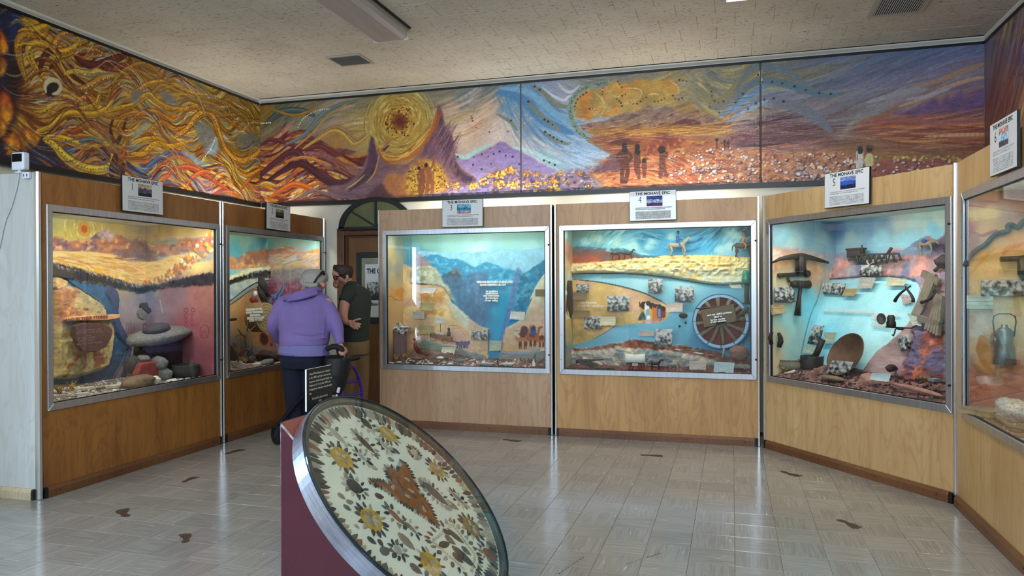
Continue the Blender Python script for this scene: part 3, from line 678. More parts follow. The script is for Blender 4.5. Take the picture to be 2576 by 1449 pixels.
# back wall
def pb(px,py):
 p=hit(px,py,(0,YB-.03,0),(0,1,0));return p[0],p[2]
c=Canvas(XL+.03,XR-.03,MZ0+.03,MZ1-.02,142,205,pb,GRY)
ZB=(600,200,3.68);ZCc=(1250,140,3.68);ZD=(1850,80,3.1501)
def px(z,lst):return[(z[0]+x/z[2],z[1]+y/z[2])for x,y in lst]
c.z=(0,0,1.0)
G=lambda z,x,y,col:(z[0]+x/z[2],z[1]+y/z[2],col)
c.gradient([G(ZB,220,260,(126,92,24)),G(ZB,420,330,(60,80,78)),G(ZB,620,250,(120,100,70)),G(ZB,700,380,(110,118,114)),G(ZB,300,560,(110,96,72)),G(ZB,480,480,(116,110,90)),G(ZB,880,330,(170,142,120)),G(ZB,1000,260,(140,120,80)),G(ZB,1050,420,(168,150,90)),G(ZB,900,560,(150,110,60)),G(ZB,1250,330,(150,124,60)),G(ZB,1250,480,(172,150,80)),G(ZB,1150,200,(110,110,100)),G(ZB,1500,150,(110,108,96)),G(ZB,1750,160,(118,112,90)),G(ZB,1700,560,(176,150,80)),G(ZB,1950,300,(188,156,134)),G(ZB,2050,500,(206,180,158)),G(ZB,2200,420,(196,150,120)),G(ZB,2300,300,(190,160,134)),G(ZB,2420,500,(196,176,166)),G(ZB,2100,180,(92,110,118)),G(ZB,2300,140,(90,106,100)),G(ZB,2500,150,(76,124,158)),G(ZB,2500,300,(110,140,170)),G(ZB,500,750,(110,60,60)),G(ZB,800,720,(120,84,90)),G(ZB,300,900,(120,70,40)),G(ZB,600,960,(92,40,30)),G(ZB,900,980,(90,60,76)),G(ZB,1400,900,(168,112,60)),G(ZB,1400,1050,(140,84,70)),G(ZB,1950,900,(140,106,120)),G(ZCc,120,350,(78,124,158)),G(ZCc,320,420,(92,130,170)),G(ZCc,480,560,(96,152,186)),G(ZCc,600,520,(112,164,194)),G(ZCc,500,330,(140,146,166)),G(ZCc,620,380,(150,150,160)),G(ZCc,300,640,(104,140,176)),G(ZCc,100,720,(186,170,164)),G(ZCc,350,820,(180,172,176)),G(ZCc,600,800,(150,168,200)),G(ZCc,760,900,(150,180,210)),G(ZCc,450,920,(150,186,194)),G(ZCc,800,600,(176,176,196)),G(ZCc,880,230,(120,122,110)),G(ZCc,1200,200,(118,108,98)),G(ZCc,1500,180,(128,116,100)),G(ZCc,1750,150,(118,118,120)),G(ZCc,900,450,(180,136,56)),G(ZCc,1300,300,(170,140,70)),G(ZCc,1550,300,(168,138,64)),G(ZCc,1800,300,(140,132,110)),G(ZCc,2000,360,(150,134,84)),G(ZCc,2100,200,(110,108,80)),G(ZCc,2280,250,(110,106,96)),G(ZCc,2350,400,(110,130,150)),G(ZCc,1500,470,(150,134,84)),G(ZCc,1300,560,(120,100,86)),G(ZCc,1000,620,(130,120,100)),G(ZCc,1200,690,(150,108,50)),G(ZCc,1700,640,(160,104,50)),G(ZCc,2000,640,(170,112,56)),G(ZCc,1500,700,(140,90,40)),G(ZCc,1200,780,(140,72,36)),G(ZCc,1500,800,(150,84,44)),G(ZCc,1900,780,(150,96,60)),G(ZCc,1200,1000,(140,80,50)),G(ZCc,1400,1150,(164,92,50)),G(ZCc,1700,950,(170,104,50)),G(ZCc,1900,1000,(170,110,80)),G(ZCc,1700,1150,(170,90,60)),G(ZCc,2200,1000,(150,96,96)),G(ZCc,2200,550,(150,146,156)),G(ZCc,2350,500,(126,130,150)),G(ZCc,2300,700,(110,60,66)),G(ZCc,2400,800,(96,54,50)),G(ZCc,2200,1180,(176,124,96)),G(ZD,300,260,(90,100,116)),G(ZD,450,330,(100,106,128)),G(ZD,700,250,(92,104,130)),G(ZD,950,220,(76,100,128)),G(ZD,1200,200,(58,92,124)),G(ZD,1500,200,(74,100,134)),G(ZD,1800,180,(100,106,142)),G(ZD,1950,220,(100,100,136)),G(ZD,700,400,(104,100,140)),G(ZD,1000,400,(108,108,146)),G(ZD,1300,400,(118,112,150)),G(ZD,1600,320,(120,104,140)),G(ZD,1800,330,(150,118,104)),G(ZD,300,450,(88,106,132)),G(ZD,350,560,(116,112,128)),G(ZD,550,560,(100,104,122)),G(ZD,700,650,(112,114,128)),G(ZD,820,780,(130,126,126)),G(ZD,950,560,(124,126,140)),G(ZD,1100,580,(150,146,156)),G(ZD,1400,500,(160,140,126)),G(ZD,1250,640,(150,116,124)),G(ZD,1600,600,(112,84,128)),G(ZD,1850,560,(100,76,122)),G(ZD,1700,680,(104,76,116)),G(ZD,1100,720,(150,92,80)),G(ZD,1400,760,(160,88,50)),G(ZD,1800,740,(110,68,90)),G(ZD,250,650,(118,100,104)),G(ZD,200,760,(92,54,54)),G(ZD,400,800,(104,62,50)),G(ZD,700,860,(112,70,36)),G(ZD,1000,820,(150,82,40)),G(ZD,1400,850,(150,78,36)),G(ZD,1700,860,(140,72,40)),G(ZD,1900,850,(120,62,40)),G(ZD,1500,930,(104,76,50)),G(ZD,800,940,(120,92,60)),G(ZD,300,960,(160,110,84)),G(ZD,300,1080,(184,124,84)),G(ZD,700,1050,(184,128,96)),G(ZD,1200,1050,(150,90,70)),G(ZD,1500,1000,(140,80,64)),G(ZD,200,1180,(170,104,70))])
def brush(z,poly,n,ang,ln,wd,cols,alpha=.6,seed=1,h=.001,jit=10):
 c.z=z;c.flow(poly,n,ang if callable(ang)else(lambda u,v:ang),ln,wd,cols,alpha,seed,h,5,jit)
brush(ZB,[(0,200),(2576,40),(2576,560),(0,600)],500,lambda u,v:.35*math.sin(u*2.2)+.25,.30,.022,lambda u,v:[tuple(c.C[min(c.nv-1,max(0,int((v-c.v0)/c.dv))),min(c.nu-1,max(0,int((u-c.u0)/c.du)))])],.7,61)
def here(u,v):return[tuple(c.C[min(c.nv-1,max(0,int((v-c.v0)/c.dv))),min(c.nu-1,max(0,int((u-c.u0)/c.du)))])]
brush(ZCc,[(0,280),(2576,20),(2576,600),(700,700),(1000,950),(0,900)],700,lambda u,v:-.55+.9*math.sin(u*1.3+2.2),.34,.022,here,.7,62,jit=13)
brush(ZD,[(0,250),(1990,100),(1990,760),(900,780),(200,700)],700,lambda u,v:.35*math.sin(u*1.5-.4),.40,.024,here,.6,63,jit=9)
# sun
c.z=ZB;SUN=c.P(1490,392)
R_=np.hypot((c.U-SUN[0]),(c.V-SUN[1])*1.02);wob=.06*(fbm(c.U*9,c.V*9,41)-.5)
r=R_+wob
for r0,col in[(.38,(170,148,76)),(.30,(160,128,52)),(.23,(178,140,54)),(.165,(176,126,34)),(.125,(160,100,20)),(.085,(120,58,12)),(.045,(84,26,10))]:
 a=np.clip((r0-r)/.035+.5,0,1)*.9;c.C=c.C*(1-a[...,None])+np.array(col)*a[...,None]
for i in range(420):
 rr=random.uniform(.10,.44);t=random.uniform(0,6.28);dt=random.uniform(.15,.5)
 if t>3.4 and t<6.0 and rr>.38:continue
 pts=[(SUN[0]+rr*math.cos(t+dt*k/5),SUN[1]+rr*math.sin(t+dt*k/5))for k in range(6)]
 c.stroke(pts,random.uniform(.006,.016),random.choice([(196,170,90),(150,116,44),(210,190,120),(130,92,30),(186,150,60)]),.6,rawuv=True,smooth=0,h=.002)
for k in range(60):
 t=random.uniform(0,6.28);rr=random.choice([.10,.115,.155,.17,.07])*random.uniform(.9,1.1)
 c.dots([(SUN[0]+rr*math.cos(t),SUN[1]+rr*math.sin(t))],.009,(52,26,14),.9,True)
 # flowing dunes left of the sun
brush(ZB,[(0,600),(300,540),(900,600),(1180,760),(1000,980),(850,1100),(0,1150)],520,lambda u,v:.55*math.sin((u+5.3)*5.2+v*2)-.05,.34,.036,[(110,50,34),(140,84,70),MAR,(96,64,84),(150,100,90),(168,110,40),(74,26,30),(180,140,110)],.8,64,.003)
brush(ZB,[(0,760),(900,820),(1000,1000),(700,1090),(0,1150)],380,lambda u,v:.6*math.sin((u+5.3)*5.2+v*2),.26,.026,[(64,20,22),(92,30,24),(168,84,30),(190,130,40),(206,170,90),(110,80,100)],.85,65,.003)
for pts,wd,col in[([(160,640),(300,560),(460,590),(600,640),(760,620),(900,700),(1000,650)],.05,(96,40,44)),([(0,840),(160,900),(300,800),(460,680),(560,690),(640,800),(780,880),(900,950),(1050,930),(1180,850)],.07,(76,30,44)),([(240,960),(400,850),(560,780),(680,840),(800,930),(960,990),(1100,950)],.07,(60,20,30)),([(430,760),(600,720),(760,760),(860,800)],.035,(170,110,60)),([(280,1100),(420,1010),(520,970),(640,1000),(740,1060)],.06,(186,84,24)),([(100,1040),(240,960),(330,980)],.04,(186,150,60)),([(0,980),(100,1060),(180,1120)],.035,(206,160,60)),([(560,1090),(700,1030),(860,1080)],.04,(110,90,100)),([(600,640),(720,560),(860,480),(960,500),(1060,600),(1150,560),(1210,500)],.045,(176,140,60)),([(700,560),(820,470),(900,440),(1000,480),(1100,560),(1180,500)],.03,(150,112,70)),([(250,420),(380,310),(560,290),(700,330)],.07,(62,80,76)),([(440,600),(600,520),(760,340),(900,250),(1100,200)],.05,(88,108,112)),([(300,270),(480,330),(620,310),(760,230)],.03,(140,104,40)),([(520,640),(700,480),(820,340),(1000,230)],.03,(158,120,60))]:
 ribbon(c,pts,wd,col,(50,20,24)if sum(col)<260 else(110,80,50))
c.dotline([(0,500),(60,470),(130,400),(220,405),(300,400)],.009,(216,210,180),.022);c.dotline([(550,440),(600,360),(720,290),(860,270)],.008,(206,200,170),.03)
for i in range(200):
 t=random.uniform(0,1);k=random.uniform(0,1)
 a0=(1230-40*k,560+60*k);b0=(1520,720+70*k);c0=(1840-30*k,300+130*k)
 q=[(a0[0]*(1-s)**2+2*s*(1-s)*(b0[0]-40)+c0[0]*s*s,a0[1]*(1-s)**2+2*s*(1-s)*(b0[1]+190)+c0[1]*s*s)for s in np.linspace(t*.7,min(1,t*.7+.25),6)]
 c.stroke(q,random.uniform(.008,.02),random.choice([(196,150,50),(170,116,40),(150,84,30),(210,180,96),(140,80,50)]),.75,h=.002)
 # the two spires
c.fill([(1225,530),(1245,540),(1275,640),(1300,690),(1390,780),(1540,790),(1640,720),(1740,560),(1800,430),(1836,300),(1855,242),(1884,300),(1912,470),(1940,490),(1958,480),(1985,590),(2004,740),(2060,830),(2210,930),(2130,980),(1900,1010),(1700,800),(1560,880),(1380,880),(1330,1000),(1180,1090),(900,1100),(820,1000),(1000,960),(1130,840),(1190,700),(1205,600)],(112,76,84),1,.012,.008,40,.10,(14,40),True,(124,92,104),h=.002)
c.fill([(1855,250),(1882,310),(1910,470),(1955,485),(1985,600),(2004,740),(2080,860),(2200,925),(2100,960),(1990,860),(1900,640),(1850,520),(1830,420)],(62,42,62),.95,.02,.012,40,.15,mix=((110,70,60),30,12,.56))
c.fill([(1225,535),(1245,545),(1268,640),(1290,760),(1260,860),(1150,960),(1010,1040),(1110,920),(1190,790),(1212,640)],(76,48,66),.95,.012,.008,40,.12)
c.stroke([(1836,300),(1790,470),(1700,620),(1600,710),(1500,740)],.05,(176,96,34),.8);c.stroke([(1860,260),(1840,420),(1810,520),(1760,620)],.035,(160,76,36),.8);c.stroke([(1300,700),(1260,860),(1180,960)],.02,(190,140,60),.8);c.stroke([(1290,640),(1340,740),(1440,800)],.03,(150,80,40),.7)
c.stroke([(1170,880),(1080,960),(1000,1010)],.02,(196,160,80),.8)
brush(ZB,[(1700,640),(1860,420),(1980,700),(2000,860),(1800,800),(1600,800)],120,lambda u,v:1.0,.18,.014,[(120,84,110),(96,66,84),(140,96,100),(84,56,76)],.7,66)
c.fill([(1330,1050),(1400,880),(1560,850),(1660,740),(1800,760),(1900,860),(1960,1000),(1900,1080),(1500,1110)],(176,112,66),.85,.05,.03,20,.1)
c.fill([(1560,1040),(1550,900),(1620,790),(1700,750),(1800,760),(1880,820),(1920,920),(1880,1040),(1760,1090),(1640,1090)],(190,146,50),.95,.03,.02,30,.1,mix=((150,96,40),20,20,.56))
for k in range(150):
 t=random.uniform(0,6.28);rr=random.uniform(.55,1.0);c.dots([(1738+185*rr*math.cos(t),925+165*rr*math.sin(t))],.0075,random.choice([(70,44,20),(100,60,24),(226,190,90)]),.9)
def nude(z,pts_list,col,hair=None,wd=None):
 c.z=z
 for pts,w_ in pts_list:c.stroke(pts,w_,col,1,False);
 if hair:c.dots([hair[0]],hair[1],hair[2]if len(hair)>2 else(40,22,18))
SK=(124,72,44)
nude(ZB,[([(1690,850),(1700,900),(1690,940)],.062),([(1690,940),(1675,1010),(1690,1080)],.042),([(1700,940),(1712,1000),(1690,1070)],.034),([(1665,860),(1660,920),(1680,960)],.022),([(1712,850),(1725,910),(1720,960)],.02)],SK,((1668,820),.022))
nude(ZB,[([(1752,830),(1765,890),(1765,940)],.068),([(1750,940),(1745,1010),(1742,1080)],.042),([(1785,940),(1795,1000),(1785,1070)],.042),([(1725,840),(1712,820),(1735,800)],.02),([(1785,820),(1806,770),(1806,725)],.022),([(1800,850),(1802,920)],.014)],(140,82,50),((1735,795),.022))
c.fill([(1180,1090),(1260,1010),(1325,960),(1370,1030),(1440,1100),(1440,1130),(1200,1130)],(84,48,54),.9,.02,.015,30,.1)
# peach cloud, lilac hill and the yellow bushes
c.z=ZB
c.dots([(2155,340),(2160,360),(2166,382),(2198,445),(2320,485),(2492,480)],.010,(120,60,34))
c.fill([(2010,750),(2100,740),(2200,690),(2300,640),(2400,590),(2450,580),(2500,620),(2580,690),(2760,860),(2820,1000),(2700,1100),(2300,1100),(2210,930)],(132,110,150),1,.012,.012,40,.08,(14,40),True,(150,132,176))
c.stroke([(2010,690),(2100,720),(2200,660),(2320,600)],.05,(150,186,180),.8)
c.dots([(2030,715),(2180,720),(2250,690),(2330,640),(2400,600),(2310,710),(2360,690),(2420,665),(2170,790),(2250,830),(2335,780),(2475,705),(2535,715)],.010,(56,40,56))
c.fill([(1580,1110),(1900,1040),(2200,960),(2400,920),(2700,1000),(2900,1120),(2900,1200),(1580,1200)],(128,118,160),.95,.03,.03,25,.12,mix=[((180,150,160),25,30,.54),((84,76,120),30,30,.58)])
def bush(z,x,y,s):
 c.z=z;p=c.P(x,y)
 c.dots([(p[0],p[1]-s*.3)],s*1.0,(92,64,90),.7,True,asp=1.2)
 for k in range(int(26*s/.04)):
  t=random.uniform(0,6.28);r=s*math.sqrt(random.random());q=(p[0]+r*math.cos(t)*1.2,p[1]+r*math.sin(t)*.8)
  c.dots([q],s*.2,random.choice([(226,176,50),(206,140,40),(170,96,34),(236,206,110),(236,190,70)]),.9,True,h=.004)
for x,y,s in[(2020,985,.04),(2180,990,.045),(2100,1075,.035),(2280,940,.05),(2400,975,.05),(2420,860,.045),(2530,850,.055),(2540,970,.055),(1940,975,.035),(2340,890,.04)]:bush(ZB,x,y,s)
# middle third: blue stream, bordered cloud, desert and figures
c.z=ZCc
c.stroke([(0,340),(120,360),(260,420),(420,590),(600,680),(700,720)],.10,(70,120,164),.6);c.stroke([(40,300),(260,330),(420,430),(560,560),(640,600)],.07,(110,160,192),.7)
for pts,wd in[([(330,280),(440,350),(520,430),(600,470),(660,470)],.05),([(270,410),(340,490),(440,580),(540,660),(580,700)],.045),([(440,700),(520,770),(620,810),(680,810)],.04),([(0,540),(120,610),(190,690)],.04)]:c.stroke(pts,wd,(116,120,104),.85)
for ln in([(350,285),(380,305),(410,325)],[(290,425),(310,455)],[(440,590),(490,620),(525,650)],[(445,705),(540,765),(590,790),(630,808)],[(435,970),(490,990),(545,1018)],[(130,600),(135,612)]):c.dotline(ln,.011,(34,36,40),.055)
c.stroke([(420,290),(520,370),(620,410),(660,380),(720,360)],.03,(196,196,210),.7);c.stroke([(560,250),(640,330),(700,330),(760,280)],.03,(190,188,200),.6)
c.fill([(0,1010),(0,820),(60,800),(140,850),(300,930),(420,1000),(540,1060),(480,1090),(0,1100)],(132,108,160),1,.012,.012,40,.08,(14,40),True,(140,124,170))
c.dots([(80,925),(145,937),(25,888),(205,1005)],.010,(50,36,50));c.stroke([(140,850),(300,880),(480,960),(600,1000)],.04,(160,200,206),.6)
c.fill([(0,1060),(200,1070),(500,1090),(700,1060),(860,1040),(1000,1000),(1040,1090),(900,1160),(860,1260),(0,1320)],(116,96,130),.95,.03,.03,25,.12,mix=[((170,120,110),25,30,.54),((66,50,80),30,30,.56),((200,170,150),40,40,.62)])
for x,y,s in[(20,1100,.055),(130,1060,.05),(20,1190,.05),(150,1190,.05),(280,1090,.04),(370,1095,.035),(530,1150,.045),(280,1195,.035),(370,1190,.04),(440,1175,.03),(520,1240,.06),(370,1265,.04),(850,1210,.03),(1110,1210,.03),(1280,1155,.02),(780,1090,.03),(650,1170,.025),(580,1090,.03),(920,1075,.02),(955,1145,.018)]:bush(ZCc,x,y,s)
c.stroke([(1070,910),(960,850),(840,770),(750,690),(700,600),(680,520),(690,420),(740,350),(840,290),(960,260),(1060,230)],.055,(118,140,124),.95)
for k in range(170):
 s=random.random();P_=bez([(1070,910),(960,850),(840,770),(750,690),(700,600),(680,520),(690,420),(740,350),(840,290),(960,260),(1060,230)],10);q=P_[int(s*(len(P_)-1))]
 c.dots([(q[0]+random.gauss(0,9),q[1]+random.gauss(0,7))],.006,random.choice([(70,84,70),(150,160,130),(80,70,50)]),.8)
c.fill([(720,560),(715,450),(760,370),(850,320),(980,300),(1080,240),(1200,250),(1300,220),(1450,230),(1580,220),(1660,270),(1690,330),(1640,400),(1660,460),(1500,450),(1380,470),(1250,530),(1000,560),(860,600),(780,580)],(176,134,54),1,.02,.02,20,.10,(12,12),True,(168,140,84),mix=((190,126,44),7,7,.55))
for pts in([(900,330),(960,390),(1000,460),(960,560)],[(1180,300),(1280,300),(1340,330),(1320,400)],[(990,290),(970,370),(1000,450)],[(1060,360),(1120,380),(1140,360)],[(1600,230),(1680,290),(1680,350)],[(1400,360),(1460,350),(1500,360)],[(860,490),(900,490),(920,520)]):c.stroke(pts,.012,(206,180,110),.7,h=.003)
for ln in([(720,500),(725,450),(760,390),(830,340)],[(980,300),(970,380)],[(1110,400),(1150,440),(1160,490)],[(1160,370),(1200,350)],[(1230,430),(1260,448),(1310,440),(1350,400),(1390,385)],[(1460,425),(1500,420),(1560,390)],[(1630,370),(1650,400),(1690,405),(1740,375)],[(860,490),(900,492),(912,525)],[(1120,240),(1160,300)],[(1690,225),(1800,250)]):c.dotline(ln,.009,(84,46,26),.035)
brush(ZCc,[(1700,160),(2300,60),(2300,300),(1900,480),(1700,300)],200,lambda u,v:.8*math.sin(u*5),.22,.022,[(150,136,96),(120,116,96),(170,150,90),(110,112,110)],.7,67)
for pts,wd,col in[([(1880,300),(1980,420),(2080,430),(2180,340),(2300,200),(2440,120)],.10,(128,118,84)),([(1970,480),(2080,470),(2200,400),(2300,290),(2440,190)],.07,(112,112,108)),([(2050,560),(2200,480),(2300,400),(2440,300),(2560,260)],.06,(92,128,158)),([(2150,600),(2300,500),(2440,400),(2580,390)],.06,(108,126,150))]:c.stroke(pts,wd,col,.75)
c.dotline([(1985,330),(1995,390),(2030,430),(2080,430),(2125,400)],.010,(60,54,44),.05);c.dotline([(1970,470),(2020,480),(2060,530)],.009,(70,60,44),.055);c.dotline([(2210,430),(2280,360),(2350,280),(2410,190),(2440,150)],.010,(40,44,50),.07);c.dotline([(2320,500),(2400,450),(2480,405),(2530,400)],.011,(30,34,44),.05)
c.fill([(760,640),(900,620),(1000,600),(1150,540),(1300,520),(1400,460),(1460,500),(1560,470),(1620,480),(1700,540),(1780,520),(1900,560),(1960,550),(2100,590),(2140,640),(1600,690),(800,690)],(122,96,84),1,.01,.012,60,.1,(20,40),False,(150,110,80),mix=((96,70,66),18,26,.55))
c.fill([(1580,650),(1640,610),(1720,585),(1800,590),(1860,600),(1900,640),(1860,655),(1620,665)],(96,52,40),1,.008,.008,60,.1)
c.fill([(800,690),(1400,660),(2100,630),(2200,640),(2200,720),(1700,740),(1400,760),(900,740)],(176,122,48),.95,.01,.008,50,.08,(8,60),False,(150,90,40))
brush(ZCc,[(820,690),(2150,630),(2180,720),(900,780)],160,.0,.25,.010,[(190,136,54),(150,92,36),(120,66,30),(206,160,80)],.7,68)
c.fill([(860,760),(1300,740),(1500,760),(1400,900),(1250,960),(1040,900)],(146,80,42),.9,.02,.02,30,.1,(8,40))
c.fill([(1060,740),(1100,715),(1160,705),(1220,735)],(128,70,36),1,.006,.005,60);c.fill([(1000,815),(1080,790),(1140,755),(1200,760),(1260,790),(1330,790),(1280,820),(1100,825)],(96,48,34),1,.006,.008,60)
c.fill([(830,1100),(930,1080),(1000,960),(1080,910),(1140,940),(1280,920),(1380,850),(1450,780),(1540,730),(1640,740),(1760,760),(1900,780),(2100,800),(2200,860),(2600,900),(2600,1300),(900,1300),(1000,1180)],(158,92,56),1,.015,.015,40,.12,(20,40),False,(176,104,62),mix=[((190,130,60),10,25,.55),((120,56,40),16,30,.57)])
c.fill([(1340,900),(1450,780),(1540,730),(1640,745),(1720,780),(1700,830),(1600,860),(1500,900),(1420,940)],(120,56,36),.9,.02,.02,40,.15,mix=((176,90,50),30,30,.58))
c.fill([(850,1090),(960,1020),(1090,915),(1140,960),(1280,960),(1290,1020),(1150,1060),(1000,1080)],(96,60,70),.9,.02,.015,40,.1)
brush(ZCc,[(1000,1100),(1400,900),(2500,850),(2500,1240),(1100,1270)],420,lambda u,v:-.25+.2*math.sin(u*4),.16,.014,[(176,96,50),(196,120,60),(150,72,40),(206,150,110),(190,110,80),(120,60,44)],.75,69,.002)
def stones(z,poly,n,cols,rs,seed):
 rg=random.Random(seed);c.z=z
 lo=np.min(poly,0);hi=np.max(poly,0)
 for k in range(n):
  x,y=rg.uniform(lo[0],hi[0]),rg.uniform(lo[1],hi[1]);ins=False
  for(x0,y0),(x1,y1)in zip(poly,poly[1:]+poly[:1]):
   if(y0>y)!=(y1>y)and x<(x1-x0)*(y-y0)/(y1-y0)+x0:ins=not ins
  if not ins:continue
  r=rs*rg.uniform(.6,1.5);p=c.P(x,y)
  c.dots([(p[0]+r*.3,p[1]-r*.5)],r,(84,44,40),.8,True,asp=1.3);c.dots([p],r*.85,rg.choice(cols),.95,True,h=.003,asp=1.15)
WST=[(226,214,210),(206,190,190),(236,228,224),(176,150,140),(150,120,110),(240,200,150)]
stones(ZCc,[(1500,900),(2100,820),(2576,900),(2576,1150),(1900,1200),(1550,1150)],170,WST,.009,5)
stones(ZCc,[(1800,1010),(2000,980),(2080,1040),(2000,1110),(1830,1080)],60,WST,.012,6);stones(ZCc,[(2050,1200),(2100,1110),(2350,1080),(2500,1180),(2300,1200)],50,WST,.013,7)
c.z=ZCc
B1=(86,42,22)
nude(ZCc,[([(1180,890),(1180,950),(1180,1000)],.085),([(1170,1000),(1160,1080),(1160,1170)],.044),([(1200,1000),(1210,1080),(1190,1170)],.042),([(1140,900),(1115,940),(1150,985)],.034),([(1220,900),(1245,940),(1205,985)],.034)],B1);c.stroke([(1182,825),(1182,850),(1184,875)],.05,(34,22,22),1,False)
nude(ZCc,[([(1300,890),(1300,950),(1305,985)],.064),([(1300,990),(1310,1060),(1315,1130)],.036),([(1285,990),(1290,1060),(1310,1100)],.04),([(1275,900),(1280,950)],.025)],(98,50,28));c.stroke([(1300,840),(1300,870),(1302,895)],.05,(34,22,22),1,False)
nude(ZCc,[([(1362,990),(1364,1040)],.05),([(1358,1040),(1360,1120)],.026),([(1372,1040),(1372,1120)],.024)],(104,54,32));c.dots([(1362,970)],.022,(40,24,20))
nude(ZCc,[([(1530,890),(1532,940),(1528,980)],.056),([(1518,980),(1520,1050),(1515,1120)],.04),([(1540,980),(1545,1040),(1570,1110)],.04),([(1555,890),(1578,915),(1555,950)],.025)],(100,50,28));c.dots([(1525,868)],.030,(40,26,22))
for x in(2035,2108,2142):c.stroke([(x,780),(x+2,855)],.035,(78,34,34),1)
c.dots([(2035,778),(2108,795),(2142,808)],.014,(50,24,24))
brush(ZCc,[(2150,600),(2580,580),(2580,880),(2150,860)],160,.0,.22,.012,[(84,44,50),(110,60,66),(66,36,44),(150,130,140),(96,40,50)],.7,70)
for k in range(60):c.z=ZCc;c.dots([(random.uniform(2170,2420),random.uniform(730,790))],.009,random.choice([(140,40,50),(120,30,40),(96,26,34)]),.9)
# right third: dusk plain
c.z=ZD
brush(ZD,[(0,700),(900,790),(2000,640),(2000,960),(0,950)],420,.0,.45,.014,here,.8,71,jit=16)
for pts,wd,col in[([(0,560),(100,440),(220,390),(380,410),(560,460),(700,500),(850,490)],.07,(84,106,120)),([(0,470),(90,330),(200,270),(330,290),(480,360),(620,470)],.07,(100,110,116)),([(0,640),(120,590),(260,530),(400,560),(560,620),(700,720)],.08,(112,112,126)),([(40,640),(160,590),(260,540)],.04,(130,160,186)),([(300,560),(500,600),(640,680),(760,790)],.10,(108,108,120)),([(1300,590),(1500,520),(1700,430),(1900,370),(2000,360)],.04,(186,150,120)),([(1400,440),(1600,390),(1800,310),(2000,240)],.045,(170,130,100)),([(1350,540),(1550,500),(1700,450)],.03,(160,160,176)),([(1040,560),(1180,520),(1350,470),(1500,460)],.05,(150,146,150))]:c.stroke(pts,wd,col,.65)
c.dotline([(200,395),(320,400),(440,425),(560,460),(700,490),(850,490)],.012,(28,30,40),.11);c.dotline([(100,610),(190,550),(270,530),(330,530),(390,555)],.012,(28,30,40),.09);c.dotline([(0,560),(60,490),(120,440)],.010,(30,34,40),.1)
c.fill([(1260,640),(1400,610),(1500,570),(1580,530),(1620,570),(1680,505),(1700,560),(1790,460),(1830,540),(1890,510),(1960,460),(2010,500),(2010,700),(1700,720),(1400,690)],(104,80,126),.95,.02,.015,30,.1,(20,40),False,(104,72,104))
brush(ZD,[(880,780),(1000,700),(2000,700),(2000,880),(880,860)],220,.0,.5,.014,[(166,84,40),(140,70,40),(180,110,70),(120,60,50),(190,130,90)],.7,72)
c.stroke([(1000,730),(1300,700),(1600,720),(2000,700)],.05,(150,90,90),.6);c.stroke([(1500,830),(1800,815),(2000,808)],.03,(206,160,130),.7);c.stroke([(1300,870),(1500,868),(1700,850)],.014,(200,150,80),.6)
c.fill([(940,700),(1000,640),(960,720),(880,820),(840,825)],(150,146,140),.7,.03,.02,20)
c.fill([(0,960),(500,930),(900,950),(1100,960),(1500,970),(1990,950),(2000,1300),(0,1300)],(178,116,76),.9,.02,.02,30,.12,(20,40),False,(186,112,72),mix=[((150,84,60),16,30,.54),((206,160,120),25,40,.60)])
c.fill([(900,960),(1200,960),(2000,950),(2000,1000),(1200,1000)],(120,92,44),.7,.02,.015,40,.1)
c.fill([(1150,1010),(1400,990),(1990,980),(2000,1200),(1100,1200)],(140,74,62),.8,.03,.02,30,.12)
stones(ZD,[(0,970),(700,960),(1700,990),(1700,1060),(1100,1170),(0,1220)],330,WST,.010,8)
stones(ZD,[(460,1090),(560,1060),(740,1080),(760,1130),(640,1160),(520,1150)],120,WST,.014,9);c.fill([(560,1100),(640,1085),(720,1110),(640,1130)],(184,130,100),1,.01,.006);stones(ZD,[(860,1060),(900,1010),(1060,1020),(1080,1070)],60,WST,.012,10)
for k in range(70):c.dots([(random.uniform(1100,1980),random.uniform(985,1020))],.012,random.choice([(170,150,60),(200,180,90),(130,110,40)]),.8)
nude(ZD,[([(985,960),(985,1000)],.06),([(978,1000),(980,1070)],.05),([(992,1000),(992,1070)],.04)],(206,196,184));c.stroke([(988,925),(990,950)],.045,(44,28,24),1,False);c.stroke([(965,970),(968,1020)],.018,SK,1)
nude(ZD,[([(1062,945),(1062,985)],.055),([(1080,940),(1100,925),(1085,905)],.018),([(1040,950),(1040,990)],.016)],SK);c.stroke([(1062,990),(1062,1050)],.065,(200,190,130),1,False);c.dots([(1062,930)],.022,(44,28,24));c.stroke([(1045,910),(1080,910)],.025,(90,60,40),1,False)
c.mottle(.09,45,60,91)
c.H+=.0014*fbm(c.U*60,c.V*60,79,3)
for x0 in(pb(1310,300)[0],pb(1914,300)[0]):
 m=np.abs(c.U-x0)<.005;c.C[m]=c.C[m]*.35;c.H[m]=-.004
x0=pb(1914,300)[0];m=(np.abs(c.U-x0-.004*np.sin(c.V*60))<.009)&(c.V>3.33)&(c.V<3.46)&(fbm(c.U*90,c.V*20,8)>.45);c.C[m]=(206,200,196)
root=empty('mural',(0,0,0),label='desert mural with sun, spires and small figures across the back wall',cat='mural',group='mural boards under the ceiling')
c.build('painted_board',lambda U,V,H:(U,YB-.026-H,V),PAINT,root,MG)
MB().box((XL+.062,YB-.024,MZ0+.02),(XR-.062,YB-.002,MZ1-.01)).build('backing',mat('mural_backing'),root)
MB().box((XL+.062,YB-.058,MZ0-.012),(XR-.062,YB-.002,MZ0+.034)).build('bottom_rail',BLK,root)
MB().box((XL+.04,YB-.040,MZ1-.022),(XR-.03,YB-.024,MZ1)).build('top_rail',BLK,root)
